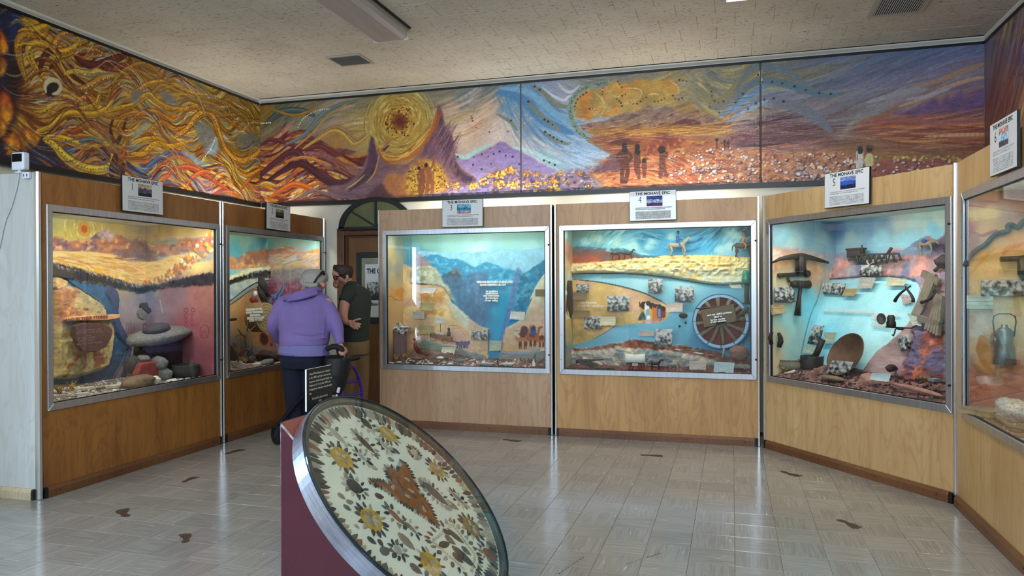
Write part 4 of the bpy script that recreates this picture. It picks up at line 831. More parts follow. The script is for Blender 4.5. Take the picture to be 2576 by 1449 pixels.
# right wall
def prr(px,py):
 p=hit(px,py,(XR-.03,0,0),(1,0,0));return-p[1],p[2]
c=Canvas(-(YB-.03),-4.2,MZ0+.03,MZ1-.02,70,150,prr,(120,96,110));c.z=(2430,60,9.925)
c.gradient([(560,500,(100,96,116)),(620,650,(116,104,104)),(1000,250,(140,124,90)),(1300,150,(160,140,90)),(700,1000,(120,98,84)),(900,750,(150,124,84)),(1200,450,(170,150,100)),(1000,900,(76,96,140)),(1150,700,(90,110,150)),(1350,450,(130,140,160)),(800,1250,(110,104,140)),(1300,800,(80,66,112)),(1250,1000,(84,66,104)),(1100,1300,(96,70,92)),(900,1449,(120,80,84)),(1300,1400,(110,84,90)),(1449,1200,(84,64,110)),(600,2000,(130,70,50)),(1000,1900,(160,84,50)),(1400,1800,(186,90,44)),(700,2600,(110,60,40)),(1449,2200,(214,180,100)),(1449,1000,(90,70,110)),(600,1500,(104,84,110)),(700,3300,(120,70,50))])
c.flow([(540,480),(1449,-200),(1449,3200),(540,3300)],300,lambda u,v:.95,.35,.03,lambda u,v:[tuple(c.C[min(c.nv-1,max(0,int((v-c.v0)/c.dv))),min(c.nu-1,max(0,int((u-c.u0)/c.du)))])],.7,81,.002,5,16)
c.dotline([(1020,545),(1060,500),(1110,430),(1160,350),(1350,200),(1400,100)],.012,(120,100,20),.05);c.dotline([(1110,1350),(1140,1260),(1180,1180),(1240,1300)],.012,(90,30,30),.04);c.dotline([(1300,1260),(1400,1270)],.012,(90,30,30),.04)
root=empty('mural',(0,0,0),label='sliver of violet and orange mural on the right wall',cat='mural',group='mural boards under the ceiling')
c.build('painted_board',lambda U,V,H:(XR-.026-H,-U,V),PAINT,root,MG)
MB().box((XR-.024,4.2,MZ0+.02),(XR-.002,YB-.03,MZ1-.01)).build('backing',mat('mural_backing'),root)
MB().box((XR-.058,4.2,MZ0-.012),(XR-.002,YB-.065,MZ0+.034)).build('bottom_rail',BLK,root)
MB().box((XR-.040,4.2,MZ1-.022),(XR-.024,YB-.045,MZ1)).build('top_rail',BLK,root)
# display cases
CASE={}
CH=2.183
OZ0,OZ1=.63,1.93
class Case:
 def __init__(self,A,t,width,depth):
  self.A=np.array([A[0],A[1],0.0]);t=np.array(t,float);t/=np.linalg.norm(t)
  self.t=np.array([t[0],t[1],0.0]);self.n=np.array([-t[1],t[0],0.0]);self.W=width;self.D=depth
  self.rz=math.atan2(t[1],t[0])
 def w(self,s,d,z):return tuple(self.A+self.t*s+self.n*d+np.array([0,0,z]))
 def sz(self,px,py,d=0.0):
  p=hit(px,py,self.A+self.n*d,self.n)-self.A;return float(p@self.t),float(p[2])
 def dz(self,px,py,s):
  p=hit(px,py,self.A+self.t*s,self.t)-self.A;return float(p@self.n),float(p[2])
 def sd(self,px,py,z):
  p=hit(px,py,(0,0,z),(0,0,1))-self.A;return float(p@self.t),float(p@self.n)
 def L(self,px,py,d):
  s,z=self.sz(px,py,d);return Vector((s,d,z))
 def put(self,mb,name,m,s,d,z,parent=None):
  o=mb.build(name,m);o.location=self.w(s,d,z);o.rotation_euler=(0,0,self.rz);return o
 def thing(self,name,s,d,z,label,cat,group=None):return empty(name,self.w(s,d,z),self.rz,label,cat,group)
CASE[1]=Case((-4.43,3.845),(0,1),1.815,.80)
CASE[2]=Case((-4.43,5.690),(0,1),1.74,.72)
CASE[3]=Case((-3.432,6.82),(1,0),1.80,.45)
CASE[4]=Case((-1.600,6.82),(1,0),1.825,.47)
CASE[5]=Case((.268,6.790),(1.118,-1.448),1.81,.765)
CASE[6]=Case((1.372,5.340),(0,-1),1.83,.70)
ALU=mat('brushed_aluminium',(196,200,208),.34,.95,noise=(60,.10,(1,1,.02)))
ALU2=mat('bright_aluminium_post',(225,228,232),.22,.95)
BLACK=mat('black_paint',(14,14,16),.5)
SCREW=mat('dark_screw',(60,56,54),.4,.8)
PANE=glass('display_glass',(.97,.99,.985),boost=1.25)
W_SHADED=dict(c1=(172,116,52),c2=(138,86,34),c3=(92,52,18))  # amber varnish, with the dim light on the left cases mixed in
W_LIT=dict(c1=(206,160,104),c2=(180,132,80),c3=(140,96,54))
WOODS={1:wood('birch_ply_amber_shaded_a',**W_SHADED,seed=1.3),2:wood('birch_ply_amber_shaded_b',**W_SHADED,seed=5.1),3:wood('birch_ply_lit_a',(198,164,132),(184,142,104),(150,112,80),seed=2.2),4:wood('birch_ply_lit_b',**W_LIT,seed=8.4),5:wood('birch_ply_lit_c',(216,180,128),(196,156,104),(160,120,76),seed=12.7),6:wood('birch_ply_lit_d',(214,178,122),(192,152,98),(158,120,74),seed=17.9)}  # same plywood throughout, each case's lighting tinted into its colours
OAK=wood('oak_baseboard',(128,84,48),(104,64,34),(70,40,20),scale=3,seed=4,rough=.5)
CASEIN=mat('case_inside_white',(206,222,206),.7)
TUBE=mat('fluorescent_tube',(255,255,255),.5,emit=((255,252,240),1.2))
CLAB={1:'display case numbered one with a painted valley and grinding stones',2:'display case numbered two behind the two visitors',3:'display case numbered three with a blue painted canyon',4:'display case numbered four with a spoked wagon wheel',5:'angled display case numbered five with pickaxe, hammer and gold pan',6:'display case numbered six at the picture edge, with hanging rope and pistol'}
CROOT={}
for k,c in CASE.items():
 root=empty('display_case',tuple(c.A),c.rz,CLAB[k],'display case','plywood display cases round the hall');CROOT[k]=root
 s0,s1=.085,c.W-.065
 if k==2:s1=c.W-.055
 if k==6:s0=.205;s1=c.W-.1
 c.s0,c.s1=s0,s1
 t=.018
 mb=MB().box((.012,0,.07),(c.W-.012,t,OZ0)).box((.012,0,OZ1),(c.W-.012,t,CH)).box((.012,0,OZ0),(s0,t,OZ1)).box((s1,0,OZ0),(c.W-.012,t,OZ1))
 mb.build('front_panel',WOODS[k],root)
 for a in(.001,c.W-.012):MB().box((a,.02,.0),(a+.011,c.D,CH)).build('side_panel',mat('case_side_dark',(70,56,40),.7),root)
 MB().box((.012,c.D-.012,0),(c.W-.012,c.D,1.99)).build('rear_panel',mat('case_side_dark'),root)
 pr=[(-.024,0),(-.024,.05),(-.012,.072),(0,.072),(0,0)]
 mb=MB();n=len(pr);e0,e1=(.035,c.W-.04)
 mb.add([(s,d,z)for s in(e0,e1)for d,z in pr],[tuple(range(n)),tuple(range(2*n-1,n-1,-1))]+[(i,(i+1)%n,n+(i+1)%n,n+i)for i in range(n)])
 bb=mb.build('baseboard',OAK,root)
 for s in(.12,c.W*.36,c.W*.66,c.W-.12):
  m2=Matrix.Translation((s,-.0245,.036))@Matrix.Rotation(PI/2,4,'X');mm=MB();mm.lathe([(.0001,0),(.005,0),(.005,.001),(.0001,.0012)],n=8)
  o=mm.build('nail_head',BLACK,bb);o.matrix_local=m2
 for s in(.0225,c.W-.0275):MB().box((s-.0125,-.020,0),(s+.0125,0,.068)).build('baseboard_end',BLACK,root)
 fw=.05;y0,y1=-.014,.004
 a0,a1,b0,b1=s0-fw*.9,s1+fw*.9,OZ0-fw,OZ1+fw
 def bar(P,nm='window_frame_bar'):
  mb=MB();mb.add([(p[0],y0,p[1])for p in P]+[(p[0],y1,p[1])for p in P],[(0,1,2,3),(7,6,5,4)]+[(i,(i+1)%4,4+(i+1)%4,4+i)for i in range(4)])
  return bevel(mb.build(nm,ALU,root),.003,1)
 bar([(a0,b0),(a1,b0),(s1,OZ0),(s0,OZ0)]);bar([(s0,OZ1),(s1,OZ1),(a1,b1),(a0,b1)]);bar([(a0,b0),(s0,OZ0),(s0,OZ1),(a0,b1)]);bar([(s1,OZ0),(a1,b0),(a1,b1),(s1,OZ1)])
 g=.007
 mb=MB().box((s0,-.004,OZ0),(s0+g,.012,OZ1)).box((s1-g,-.004,OZ0),(s1,.012,OZ1)).box((s0,-.004,OZ1-g*.7),(s1,.012,OZ1)).box((s0,-.004,OZ0),(s1,.012,OZ0+g*.7))
 mb.build('gasket',BLACK,root)
 MB().box((s0+g,0,OZ0+g*.7),(s1-g,.004,OZ1-g*.7)).build('glass_pane',PANE,root)
 for z in(.72,.95,1.2,1.45,1.7,1.86):
  mm=MB().ball((s0-fw*.55,y0-.0005,z),.0035,8,4,(1,.5,1));mm.build('rivet',SCREW,root)
 for z in(.76,1.80):
  mm=MB().tube([(a1-.006,y0-.001,z),(a1-.006,y0-.010,z),(a1-.006,y0-.012,z),(a1-.006,y0-.019,z)],[.005,.005,.009,.007],10);mm.build('latch_knob',SCREW,root)
 MB().box((.014,.02,OZ1+.045),(c.W-.014,c.D-.014,OZ1+.055)).build('case_ceiling',CASEIN,root)
 MB().box((s0+.1,.020,OZ1+.037),(s1-.1,.085,OZ1+.044)).build('lamp_housing',CASEIN,root)
 mm=MB().tube([(s0+.12,.030,OZ1+.031),(s1-.12,.030,OZ1+.031)],.005,10);mm.build('lamp_tube',TUBE,root)
 l=bpy.data.lights.new('case_light','AREA');l.shape='RECTANGLE';l.size=s1-s0-.2;l.size_y=.03;l.energy={1:13,2:9,3:7.5,4:8.5,5:11,6:8}[k];l.color=(1.0,.97,.88)
 lo=bpy.data.objects.new('case_light',l);COL.objects.link(lo);lo.parent=root;lo.location=((s0+s1)/2,.036,OZ1+.023);lo.rotation_euler=(math.radians(14),0,0)
 if k in(2,3,4):
  MB().box((.3,.24,2.0),(c.W-.3,.32,2.05)).build('top_lamp_housing',CASEIN,root)
  MB().tube([(.32,.28,2.065),(c.W-.32,.28,2.065)],.013,10).build('top_lamp_tube',TUBE,root)
  l=bpy.data.lights.new('top_light','AREA');l.shape='RECTANGLE';l.size=c.W-.6;l.size_y=.06;l.energy=11;l.color=(1,.96,.86)
  lo=bpy.data.objects.new('top_light',l);COL.objects.link(lo);lo.parent=root;lo.location=(c.W/2,.28,2.085);lo.rotation_euler=(math.radians(180-30),0,0)
def post(k,s,w=.018):
 c=CASE[k];mb=MB()
 prof=[(-w/2,.012),(-w/2,-.006),(-w*.3,-.013),(w*.3,-.013),(w/2,-.006),(w/2,.012)]
 n=len(prof);mb.add([(s+a,d,z)for z in(.004,CH+.003)for a,d in prof],[tuple(range(n)),tuple(range(2*n-1,n-1,-1))]+[(i,(i+1)%n,n+(i+1)%n,n+i)for i in range(n)])
 return mb.build('corner_post',ALU2,CROOT[k])
for k in CASE:
 if k>1:post(k,.003)
 post(k,CASE[k].W-.003)
root=empty('end_panel',(-4.43,3.842,0),label='pale plywood end panel at the left end of the cases, with metal edge',cat='panel')
MB().box((-.85,-.02,.07),(-.02,-.004,CH)).build('plywood_sheet',wood('birch_ply_white',(200,204,204),(188,190,188),(168,166,158),seed=3.3),root)
mb=MB();pr=[(-.045,0),(-.045,.05),(-.032,.072),(-.02,.072),(-.02,0)];n=5
mb.add([(s,d,z)for s in(-.85,-.04)for d,z in pr],[tuple(range(n)),tuple(range(2*n-1,n-1,-1))]+[(i,(i+1)%n,n+(i+1)%n,n+i)for i in range(n)])
mb.build('baseboard',wood('pale_baseboard',(206,190,160),(180,160,126),(140,118,86),scale=3,seed=6),root)
MB().box((-.04,-.04,0),(-.022,-.018,.068)).build('baseboard_end',BLACK,root)
mb=MB();prof=[(-.020,-.026),(0,-.026),(.014,-.020),(.014,-.001),(-.02,-.001)];n=5
mb.add([(a,d,z)for z in(.004,CH+.003)for a,d in prof],[tuple(range(n)),tuple(range(2*n-1,n-1,-1))]+[(i,(i+1)%n,n+(i+1)%n,n+i)for i in range(n)])
mb.build('metal_edge',ALU2,root)
# painted insides of the cases
Z1a=(110,500,5.175);Z1b=(330,500,5.174);Z1c=(110,760,5.175);Z1d=(320,740,5.575);Z2a=(550,560,7.246);Z2b=(550,740,6.589)
Z3a=(960,570,7.627);Z3b=(1160,570,7.626);Z3c=(960,740,7.245);Z3d=(1160,740,7.243);Z4a=(1410,560,7.244);Z4b=(1650,560,7.246);Z4c=(1410,740,6.9);Z4d=(1650,740,6.9)
Z5a=(1920,530,6.0375);Z5b=(2150,530,6.036);Z5c=(1920,750,6.0375);Z5d=(2150,750,5.368);Z6a=(2410,440,4.26);Z6b=(2410,760,4.024)
DPAINT=vcol('diorama_paint',.75,.25,.35,220)
DG=1.15
for k,c in CASE.items():
 c.db=(lambda z,D=c.D:D-.022)
 c.side=c.s1+.012 if k in(1,2)else c.s0-.012
 c.fz={1:(.612,.612),2:(.612,.655),3:(.612,.665),4:(.612,.640),5:(.612,.735),6:(.612,.68)}[k]
CASE[5].db=lambda z:min(.735,max(.34,.735-.45*(1.6-z)))
def back_canvas(k,base,res=150):
 c=CASE[k]
 def pt(px,py):
  d=c.db(1.6)
  for _ in range(5):s,z=c.sz(px,py,d);d=c.db(z)
  return s,z
 return Canvas(c.s0-.014,c.s1+.014,.59,OZ1+.046,res,res,pt,base)
def side_canvas(k,base,res=130):
 c=CASE[k]
 return Canvas(.022,c.D-.02,.59,OZ1+.046,res,res,lambda px,py:c.dz(px,py,c.side),base)
def build_back(k,cv,name='painted_backdrop'):
 c=CASE[k];f=np.vectorize(c.db)
 return cv.build(name,lambda U,V,H:(U,f(V)-H,V),DPAINT,CROOT[k],DG)
def build_side(k,cv):
 c=CASE[k];sg=-1 if k in(1,2)else 1
 return cv.build('painted_side_wall',lambda U,V,H:(c.side+sg*H,U,V),DPAINT,CROOT[k],DG)
def both(cvs,fn):
 for cv in cvs:fn(cv)
def crack(sc=26,amp=.012,seed=1):return lambda U,V,sd:amp*np.clip(sd/.02,0,1)*(.35+1.1*ridge(U*sc,V*sc,seed,3))
def here_of(cv):return lambda u,v:[tuple(cv.C[min(cv.nv-1,max(0,int((v-cv.v0)/cv.dv))),min(cv.nu-1,max(0,int((u-cv.u0)/cv.du)))])]
# case 1
b=back_canvas(1,(150,140,150));s=side_canvas(1,(150,120,120))
def sky1(cv):
 cv.z=(0,0,1);g=[]
 for z,x,y,col in[(Z1a,150,260,(196,194,130)),(Z1a,500,260,(206,200,120)),(Z1a,900,330,(200,184,120)),(Z1a,1200,380,(176,158,116)),(Z1b,100,380,(170,150,112)),(Z1b,400,420,(184,164,116)),(Z1b,800,450,(196,174,120)),(Z1b,1040,470,(196,170,116)),(Z1a,300,480,(216,206,120)),(Z1a,400,800,(232,202,130)),(Z1a,900,800,(236,206,130)),(Z1b,300,900,(226,186,100)),(Z1b,800,760,(240,210,130)),(Z1a,200,760,(226,196,140)),(Z1b,600,1200,(140,112,124)),(Z1b,900,1300,(170,112,108)),(Z1d,900,500,(160,92,96)),(Z1d,1100,900,(144,80,90)),(Z1d,300,400,(150,136,150)),(Z1d,700,700,(120,70,80)),(Z1b,200,1300,(140,140,164)),(Z1d,100,300,(160,150,160))]:
  g.append((z[0]+x/z[2],z[1]+y/z[2],col))
 cv.gradient(g);cv.mottle(.10,14,14,12)
both((b,s),sky1)
b.z=Z1a;P0=b.P(528,395)
for i in range(90):
 rr=random.uniform(.05,.20);t=random.uniform(0,6.28)
 b.stroke([(P0[0]+rr*math.cos(t+.1*k),P0[1]+rr*math.sin(t+.1*k))for k in range(6)],random.uniform(.006,.014),random.choice([(232,224,150),(206,170,70),(236,230,180),(214,190,90)]),.7,rawuv=True,smooth=0)
b.dots([P0],.052,(222,170,80),1,True);b.dots([P0],.036,(206,104,54),1,True)
def mts1(cv):
 cv.z=Z1b;cv.fill([(0,560),(120,560),(300,570),(520,500),(640,530),(760,510),(900,500),(1060,500),(1060,800),(0,800)],(150,150,150),.8,.01,.01,40)
 cv.z=(0,0,1)
 cv.fill(px(Z1a,[(100,500),(200,500),(280,525),(340,560),(420,540),(500,530),(620,510),(700,440),(800,402),(850,398),(920,470),(1000,470),(1060,505),(1150,560),(1240,520)])+px(Z1b,[(110,520),(200,570),(280,610),(380,600),(440,575),(480,610),(600,570),(720,520),(860,520),(1060,500),(1060,720),(880,690),(700,700),(500,740),(280,760),(340,810),(200,820),(0,800)])+px(Z1a,[(900,790),(1000,740),(600,690),(100,680)]),(176,120,100),1,.006,.008,60,.12,(16,40),False,(190,132,104),mix=[((136,104,116),7,14,.50),((226,170,120),14,22,.58),((110,90,104),12,20,.62)])
 cv.fill(px(Z1a,[(700,450),(800,402),(850,398),(920,470),(860,560),(800,500),(760,530)]),(206,190,196),.8,.01,.01,60,.1)
 cv.fill(px(Z1b,[(0,560),(110,520),(200,580),(260,700),(340,800),(200,820),(0,800),(-200,800),(-100,720)]),(128,90,84),.75,.02,.02,40,.1,mix=((96,84,104),14,20,.55))
 cv.fill(px(Z1b,[(620,560),(720,520),(880,520),(1060,510),(1060,640),(900,680),(760,640)]),(156,92,74),.8,.02,.02,40,.1,mix=((190,130,90),20,20,.55))
both((b,s),mts1)
def plain1(cv):
 cv.z=(0,0,1)
 cv.fill(px(Z1a,[(100,680),(600,690),(900,730),(880,790),(1240,830)])+px(Z1b,[(0,830),(340,815),(500,745),(880,695),(860,760),(700,900),(500,1020),(200,1110),(0,1100)])+px(Z1a,[(1100,1080),(900,1020),(700,970),(400,890),(100,830)]),(236,206,136),1,.006,.006,50,.07,(8,40),False,(232,196,120),mix=((222,166,90),6,26,.56))
both((b,s),plain1)
for cv in(b,s):
 cv.z=(0,0,1)
 cv.flow(px(Z1a,[(120,700),(900,740),(1240,850),(1240,1080),(700,960),(120,820)]),120,lambda u,v:-.12 if cv is b else.1,.18,.010,[(240,216,150),(222,172,96),(246,226,170),(206,150,90)],.7,21)
 for i in range(170):
  t=random.random();x=180+880*t;y=1090-560*t**1.7+random.uniform(-150,130)*t
  q=px(Z1b,[(x,y)]);cv.dots(q,random.uniform(.010,.022),random.choice([(226,170,60),(214,130,70),(236,200,130),(190,110,70),(240,226,190),(150,120,110)]),.9,h=.006)
 for x,y in((680,930),(720,950),(950,1010),(1080,1060),(700,920),(740,935)):cv.dots(px(Z1a,[(x,y)]),.02,(236,180,70))
def lip_shadow1(cv):
 cv.z=(0,0,1)
 cv.fill(px(Z1a,[(100,845),(250,870),(400,895),(560,940),(700,985),(900,1030),(1240,1140)])+px(Z1b,[(0,1120),(150,1130),(300,1110),(420,1090),(640,1040),(860,990),(1070,960),(1070,1100),(800,1130),(500,1150),(300,1190),(100,1220),(0,1200)])+px(Z1a,[(1000,1180),(760,1120),(500,1080),(300,1040),(100,1010)]),(40,40,52),.95,.012,.018,60,.15,h=.014)  # dark shadow below the plain's ragged edge, put into the colour
 for i in range(240):
  t=random.random();p=px(Z1a,[(100+1140*t,840+295*t+12*math.sin(t*9))])[0]if random.random()<.7 else px(Z1b,[(420*t,1115-25*t)])[0]
  q=cv.P(*p);cv.stroke([q,(q[0]+random.uniform(-.02,.02),q[1]-random.uniform(.005,.03))],.008,random.choice([(236,226,226),(200,180,190),(30,28,36)]),.8,rawuv=True)
b.z=(0,0,1)
b.fill(px(Z1a,[(100,1000),(300,1030),(500,1080),(760,1120),(900,1140),(960,1250),(960,1449)])+px(Z1c,[(970,200),(1010,330),(1110,500),(1120,620),(1060,780),(960,900),(900,1060),(100,1080),(100,980)])+px(Z1a,[(100,1400)]),(64,108,148),1,.008,.004,40,.10,(20,20),False,(58,84,116))
lip_shadow1(b);lip_shadow1(s)
b.fill(px(Z1a,[(820,1130),(930,1180),(970,1300),(960,1449)])+px(Z1c,[(975,200),(1020,330),(1115,500),(1130,600),(1080,800),(1040,1000),(960,1050),(1000,900),(1070,740),(1080,590),(960,450),(900,300),(890,100)])+px(Z1a,[(870,1350),(800,1230)]),(76,82,122),.9,.008,.004,40,.08,h=.016)
b.stroke(px(Z1c,[(890,230),(960,420),(1080,560),(1075,640),(1000,820),(910,960),(890,1060)]),.012,(40,44,66));b.stroke(px(Z1c,[(1075,640),(1000,820),(920,950),(895,1050)]),.014,(128,132,160));b.stroke(px(Z1c,[(1130,640),(1080,820),(1045,1000)]),.010,(140,130,150))
b.fill(px(Z1a,[(110,1190),(200,1140),(330,1130),(420,1160),(560,1250),(700,1340),(780,1449)])+px(Z1c,[(770,40),(780,170),(850,270),(885,400),(870,560),(845,720),(800,850),(660,900),(500,950),(330,990),(100,985)]),(206,186,128),1,.006,.006,40,.14,(40,40),False,(196,178,126),mix=[((170,110,80),5,5,.60),((226,206,150),12,12,.56),((176,160,130),20,20,.60)],h=lambda U,V,sd:.05*np.clip(sd/.03,0,1)+.018*ridge(U*24,V*30,5,3))
b.fill(px(Z1a,[(110,1180),(220,1150),(330,1190),(300,1449)])+px(Z1c,[(250,60),(230,240),(120,250)]),(176,110,84),.7,.04,.03,30,.2)
b.fill(px(Z1a,[(330,1140),(560,1250),(720,1350),(770,1449)])+px(Z1c,[(740,130),(560,170),(440,60),(400,-20)]),(176,170,140),.7,.03,.02,40,.1)
b.fill(px(Z1a,[(110,1030),(200,1040),(270,1085),(240,1140),(160,1175),(110,1150)]),(222,178,120),1,.006,.004,30,.1,h=.04)
b.stroke(px(Z1a,[(110,1010),(280,1050),(420,1150),(560,1250),(700,1340),(780,1440)]),.022,(26,30,40),.8);b.stroke(px(Z1c,[(780,160),(850,270),(885,400)]),.016,(30,40,54),.8)
b.stroke(px(Z1c,[(100,985),(330,990),(500,950),(660,900),(800,850),(845,720),(870,560)]),.012,(150,190,204));b.fill(px(Z1c,[(440,90),(500,80),(520,100),(480,115)]),(150,70,60),1)
b.fill(px(Z1c,[(200,255),(290,225),(560,240),(860,215),(880,250),(600,260),(300,280)]),(70,56,46),.6,.02,.01)  # shadow under the lettered ledge, painted on the backdrop
s.z=Z1d
for x,y,r in[(828,225,26),(828,300,22),(828,365,22),(828,428,20),(925,222,24),(908,295,18),(905,362,17),(905,428,15)]:s.stroke([(x+r*math.cos(t),y+r*1.15*math.sin(t))for t in np.linspace(0,6.28,12)],.006,(140,56,56),.9,False)
s.stroke([(1030,470),(1060,440),(1110,435),(1140,480),(1140,570),(1110,610),(1040,600),(1025,540),(1030,470)],.007,(140,56,56),.9,False);s.stroke([(1050,590),(1060,530),(1100,525),(1110,590)],.007,(140,56,56),.9,False)
for x in(0,20,45,60,85,105):b.z=Z1d;b.stroke([(x-8,400+x*.1),(x-2,555)],.006,(120,70,76),.8,False)
for cv in(b,s):cv.z=Z1d;cv.stroke([(225,490),(225,430),(260,420),(285,460)],.009,(140,60,60),.8,False);cv.stroke([(460,80),(475,160),(495,260)],.010,(206,190,186),.7,False);cv.stroke([(370,440),(400,410),(450,410)],.006,(90,70,80),.7,False)
b.fill(px(Z1d,[(60,800),(150,690),(500,660),(620,700),(620,1200),(40,1200)]),(50,38,42),.9,.05,.02,20)
s.fill(px(Z1d,[(480,700),(700,640),(850,620),(900,760),(880,1000),(700,1180),(480,1180)]),(84,40,44),.85,.05,.02,20)
build_back(1,b);build_side(1,s)
# case 2
b=back_canvas(2,(190,160,110));s=side_canvas(2,(170,150,140))
def sky2(cv):
 cv.z=Z2a;cv.gradient([(200,280,(160,206,186)),(500,330,(150,200,186)),(830,320,(70,140,170)),(900,360,(140,196,186)),(1300,340,(150,190,180)),(1700,400,(150,196,190)),(300,520,(100,186,206)),(600,480,(110,176,186)),(1100,600,(190,180,160)),(1500,620,(176,172,168)),(1700,740,(206,190,150)),(1100,760,(226,190,120)),(300,900,(180,190,160)),(1300,950,(140,130,134)),(1100,1100,(140,96,110)),(1000,1250,(130,60,90)),(1700,1200,(140,100,116)),(300,1300,(206,160,110)),(500,1700,(214,164,96)),(900,1900,(206,150,96)),(1100,2300,(180,140,120)),(300,2300,(170,150,130))]);cv.mottle(.09,12,12,13)
both((b,s),sky2)
b.z=Z2a;s.z=Z2a
def mt2(cv):
 cv.fill([(170,640),(230,610),(300,640),(400,620),(480,560),(560,530),(640,510),(720,525),(780,480),(880,490),(960,470),(1060,470),(1150,440),(1220,425),(1300,450),(1380,500),(1500,540),(1700,520),(1830,470),(1850,600),(1850,800),(900,810),(160,860)],(186,140,120),1,.006,.008,50,.12,(16,40),False,(206,160,116),mix=[((150,140,140),7,14,.50),((222,150,110),12,20,.55),((206,200,180),14,30,.60)])
 cv.fill([(970,600),(1100,550),(1220,490),(1300,550),(1450,600),(1660,680),(1400,640),(1200,590)],(214,140,110),.85,.01,.012,50,.1);cv.fill([(1590,560),(1700,500),(1830,490),(1830,600),(1700,590)],(220,150,90),.85,.01,.012,50,.1);cv.fill([(1300,460),(1350,450),(1390,500),(1350,505)],(200,130,100),.8,.01,.01)
 cv.flow([(900,560),(1850,560),(1850,780),(900,800)],130,lambda u,v:-.25,.16,.014,[(206,206,190),(170,170,170),(226,190,130),(226,160,110),(196,196,200)],.7,23)
 cv.fill([(480,600),(560,530),(720,525),(880,490),(890,790),(760,700),(640,780),(480,760)],(164,112,92),.8,.02,.012,40,.1,mix=((206,150,110),12,12,.56))
 cv.fill([(170,660),(250,610),(330,700),(460,800),(170,830)],(226,160,110),.9,.02,.012,40,.1);cv.fill([(170,860),(350,880),(340,920),(170,940)],(130,200,226),.9,.015,.01)
 for i in range(60):cv.dots([(random.uniform(500,1600),random.uniform(770,820))],.010,random.choice([(236,180,60),(226,150,60),(240,210,140)]),.8)
both((b,s),mt2)
b.fill([(160,990),(300,950),(450,870),(620,830),(800,815),(1000,820),(1050,880),(1000,900),(800,880),(600,900),(400,980),(160,1060)],(246,240,196),1,.008,.016,60,.08,h=.03)
b.fill([(160,1050),(300,1000),(450,950),(700,900),(880,860),(1040,880),(1040,1000),(1010,1040),(800,1000),(600,1010),(400,1050),(160,1130)],(38,34,32),1,.01,.022,60,.2,mix=((150,150,146),40,40,.62),h=lambda U,V,sd:.025+.012*ridge(U*40,V*40,7))
b.fill([(160,1120),(400,1050),(600,1010),(800,1000),(1030,1000),(1030,1050),(840,1060),(650,1110),(500,1200),(350,1310),(160,1449)],(190,200,190),1,.008,.008,40,.08,(20,20),False,(170,196,200),h=.012)
b.stroke([(160,1470),(350,1310),(500,1200),(650,1110),(780,1070),(1010,1050)],.018,(40,40,40));b.stroke([(160,1530),(330,1420),(480,1300),(620,1210),(780,1140),(1000,1100)],.014,(60,44,40));b.stroke([(160,1500),(340,1365),(490,1250),(640,1160),(780,1105),(1000,1075)],.045,(150,164,160));
for cv in(b,s):
 cv.z=Z2a;cv.fill([(1050,860),(1300,820),(1850,830),(1850,1090),(1400,1090),(1020,1060)],(140,132,136),.8,.03,.03,20,.1,mix=((170,140,130),10,16,.55))
 cv.fill([(880,1110),(1200,1090),(1850,1100),(1850,1500),(1200,1600),(930,1449),(900,1250)],(134,70,96),.85,.04,.03,20,.15,mix=((170,110,130),12,12,.55))
 cv.stroke([(1180,1090),(1150,1220),(1080,1310),(1060,1390),(980,1330),(940,1449)],.05,(120,150,200));cv.stroke([(1175,1110),(1145,1225),(1078,1315),(1050,1400),(985,1350)],.018,(40,70,140))
 cv.z=Z2b;cv.stroke([(870,100),(880,260),(905,500),(900,620),(920,760),(945,900)],.03,(84,124,190));cv.stroke([(780,250),(850,280),(880,330)],.02,(84,124,190));cv.stroke([(840,560),(870,640),(880,780),(860,860)],.05,(190,110,110),.7)
 cv.fill([(700,650),(760,640),(810,700),(820,780),(790,835),(740,840),(700,790),(685,720)],(92,56,60),1,.008,.006);cv.stroke([(690,660),(670,720),(690,800),(720,850),(800,860),(830,800),(820,700)],.008,(150,80,76),.9);cv.fill([(845,830),(880,810),(905,850),(870,870)],(120,84,90),1)
 cv.fill([(150,740),(300,770),(430,830),(620,900),(980,930),(1050,920),(1050,1100),(150,1140)],(150,120,112),.9,.02,.012,30,.12,mix=((120,90,90),12,12,.56));cv.stroke([(160,750),(300,790),(430,840),(620,905),(800,930)],.05,(140,146,146),.8)
 cv.stroke([(545,690),(600,700)],.008,(90,60,50));cv.stroke([(550,720),(630,735)],.008,(90,60,50))
build_back(2,b);build_side(2,s)
# case 3
b=back_canvas(3,(90,170,200));s=side_canvas(3,(190,180,160))
b.z=(0,0,1)
b.gradient([(z[0]+x/z[2],z[1]+y/z[2],col)for z,x,y,col in[(Z3a,900,250,(130,186,176)),(Z3a,1400,250,(150,206,200)),(Z3b,300,250,(156,210,204)),(Z3b,900,250,(150,206,200)),(Z3b,1500,250,(136,196,190)),(Z3b,300,420,(180,226,226)),(Z3b,1400,380,(160,210,210)),(Z3b,800,700,(110,176,206)),(Z3a,800,700,(60,130,160)),(Z3b,400,900,(70,166,196)),(Z3b,400,1300,(50,140,180)),(Z3d,700,300,(30,150,190)),(Z3d,700,800,(40,150,196)),(Z3d,400,300,(60,110,150)),(Z3d,700,1200,(50,130,180))]])
b.fill(px(Z3a,[(700,480),(1000,490),(1350,500),(1430,560),(1500,500),(1690,485)])+px(Z3b,[(150,485),(220,510),(330,480),(480,480),(560,540),(700,460),(900,440),(1300,440),(1620,430),(1620,900),(0,900)])+px(Z3a,[(700,760)]),(134,192,214),1,.006,.004,50,.06)
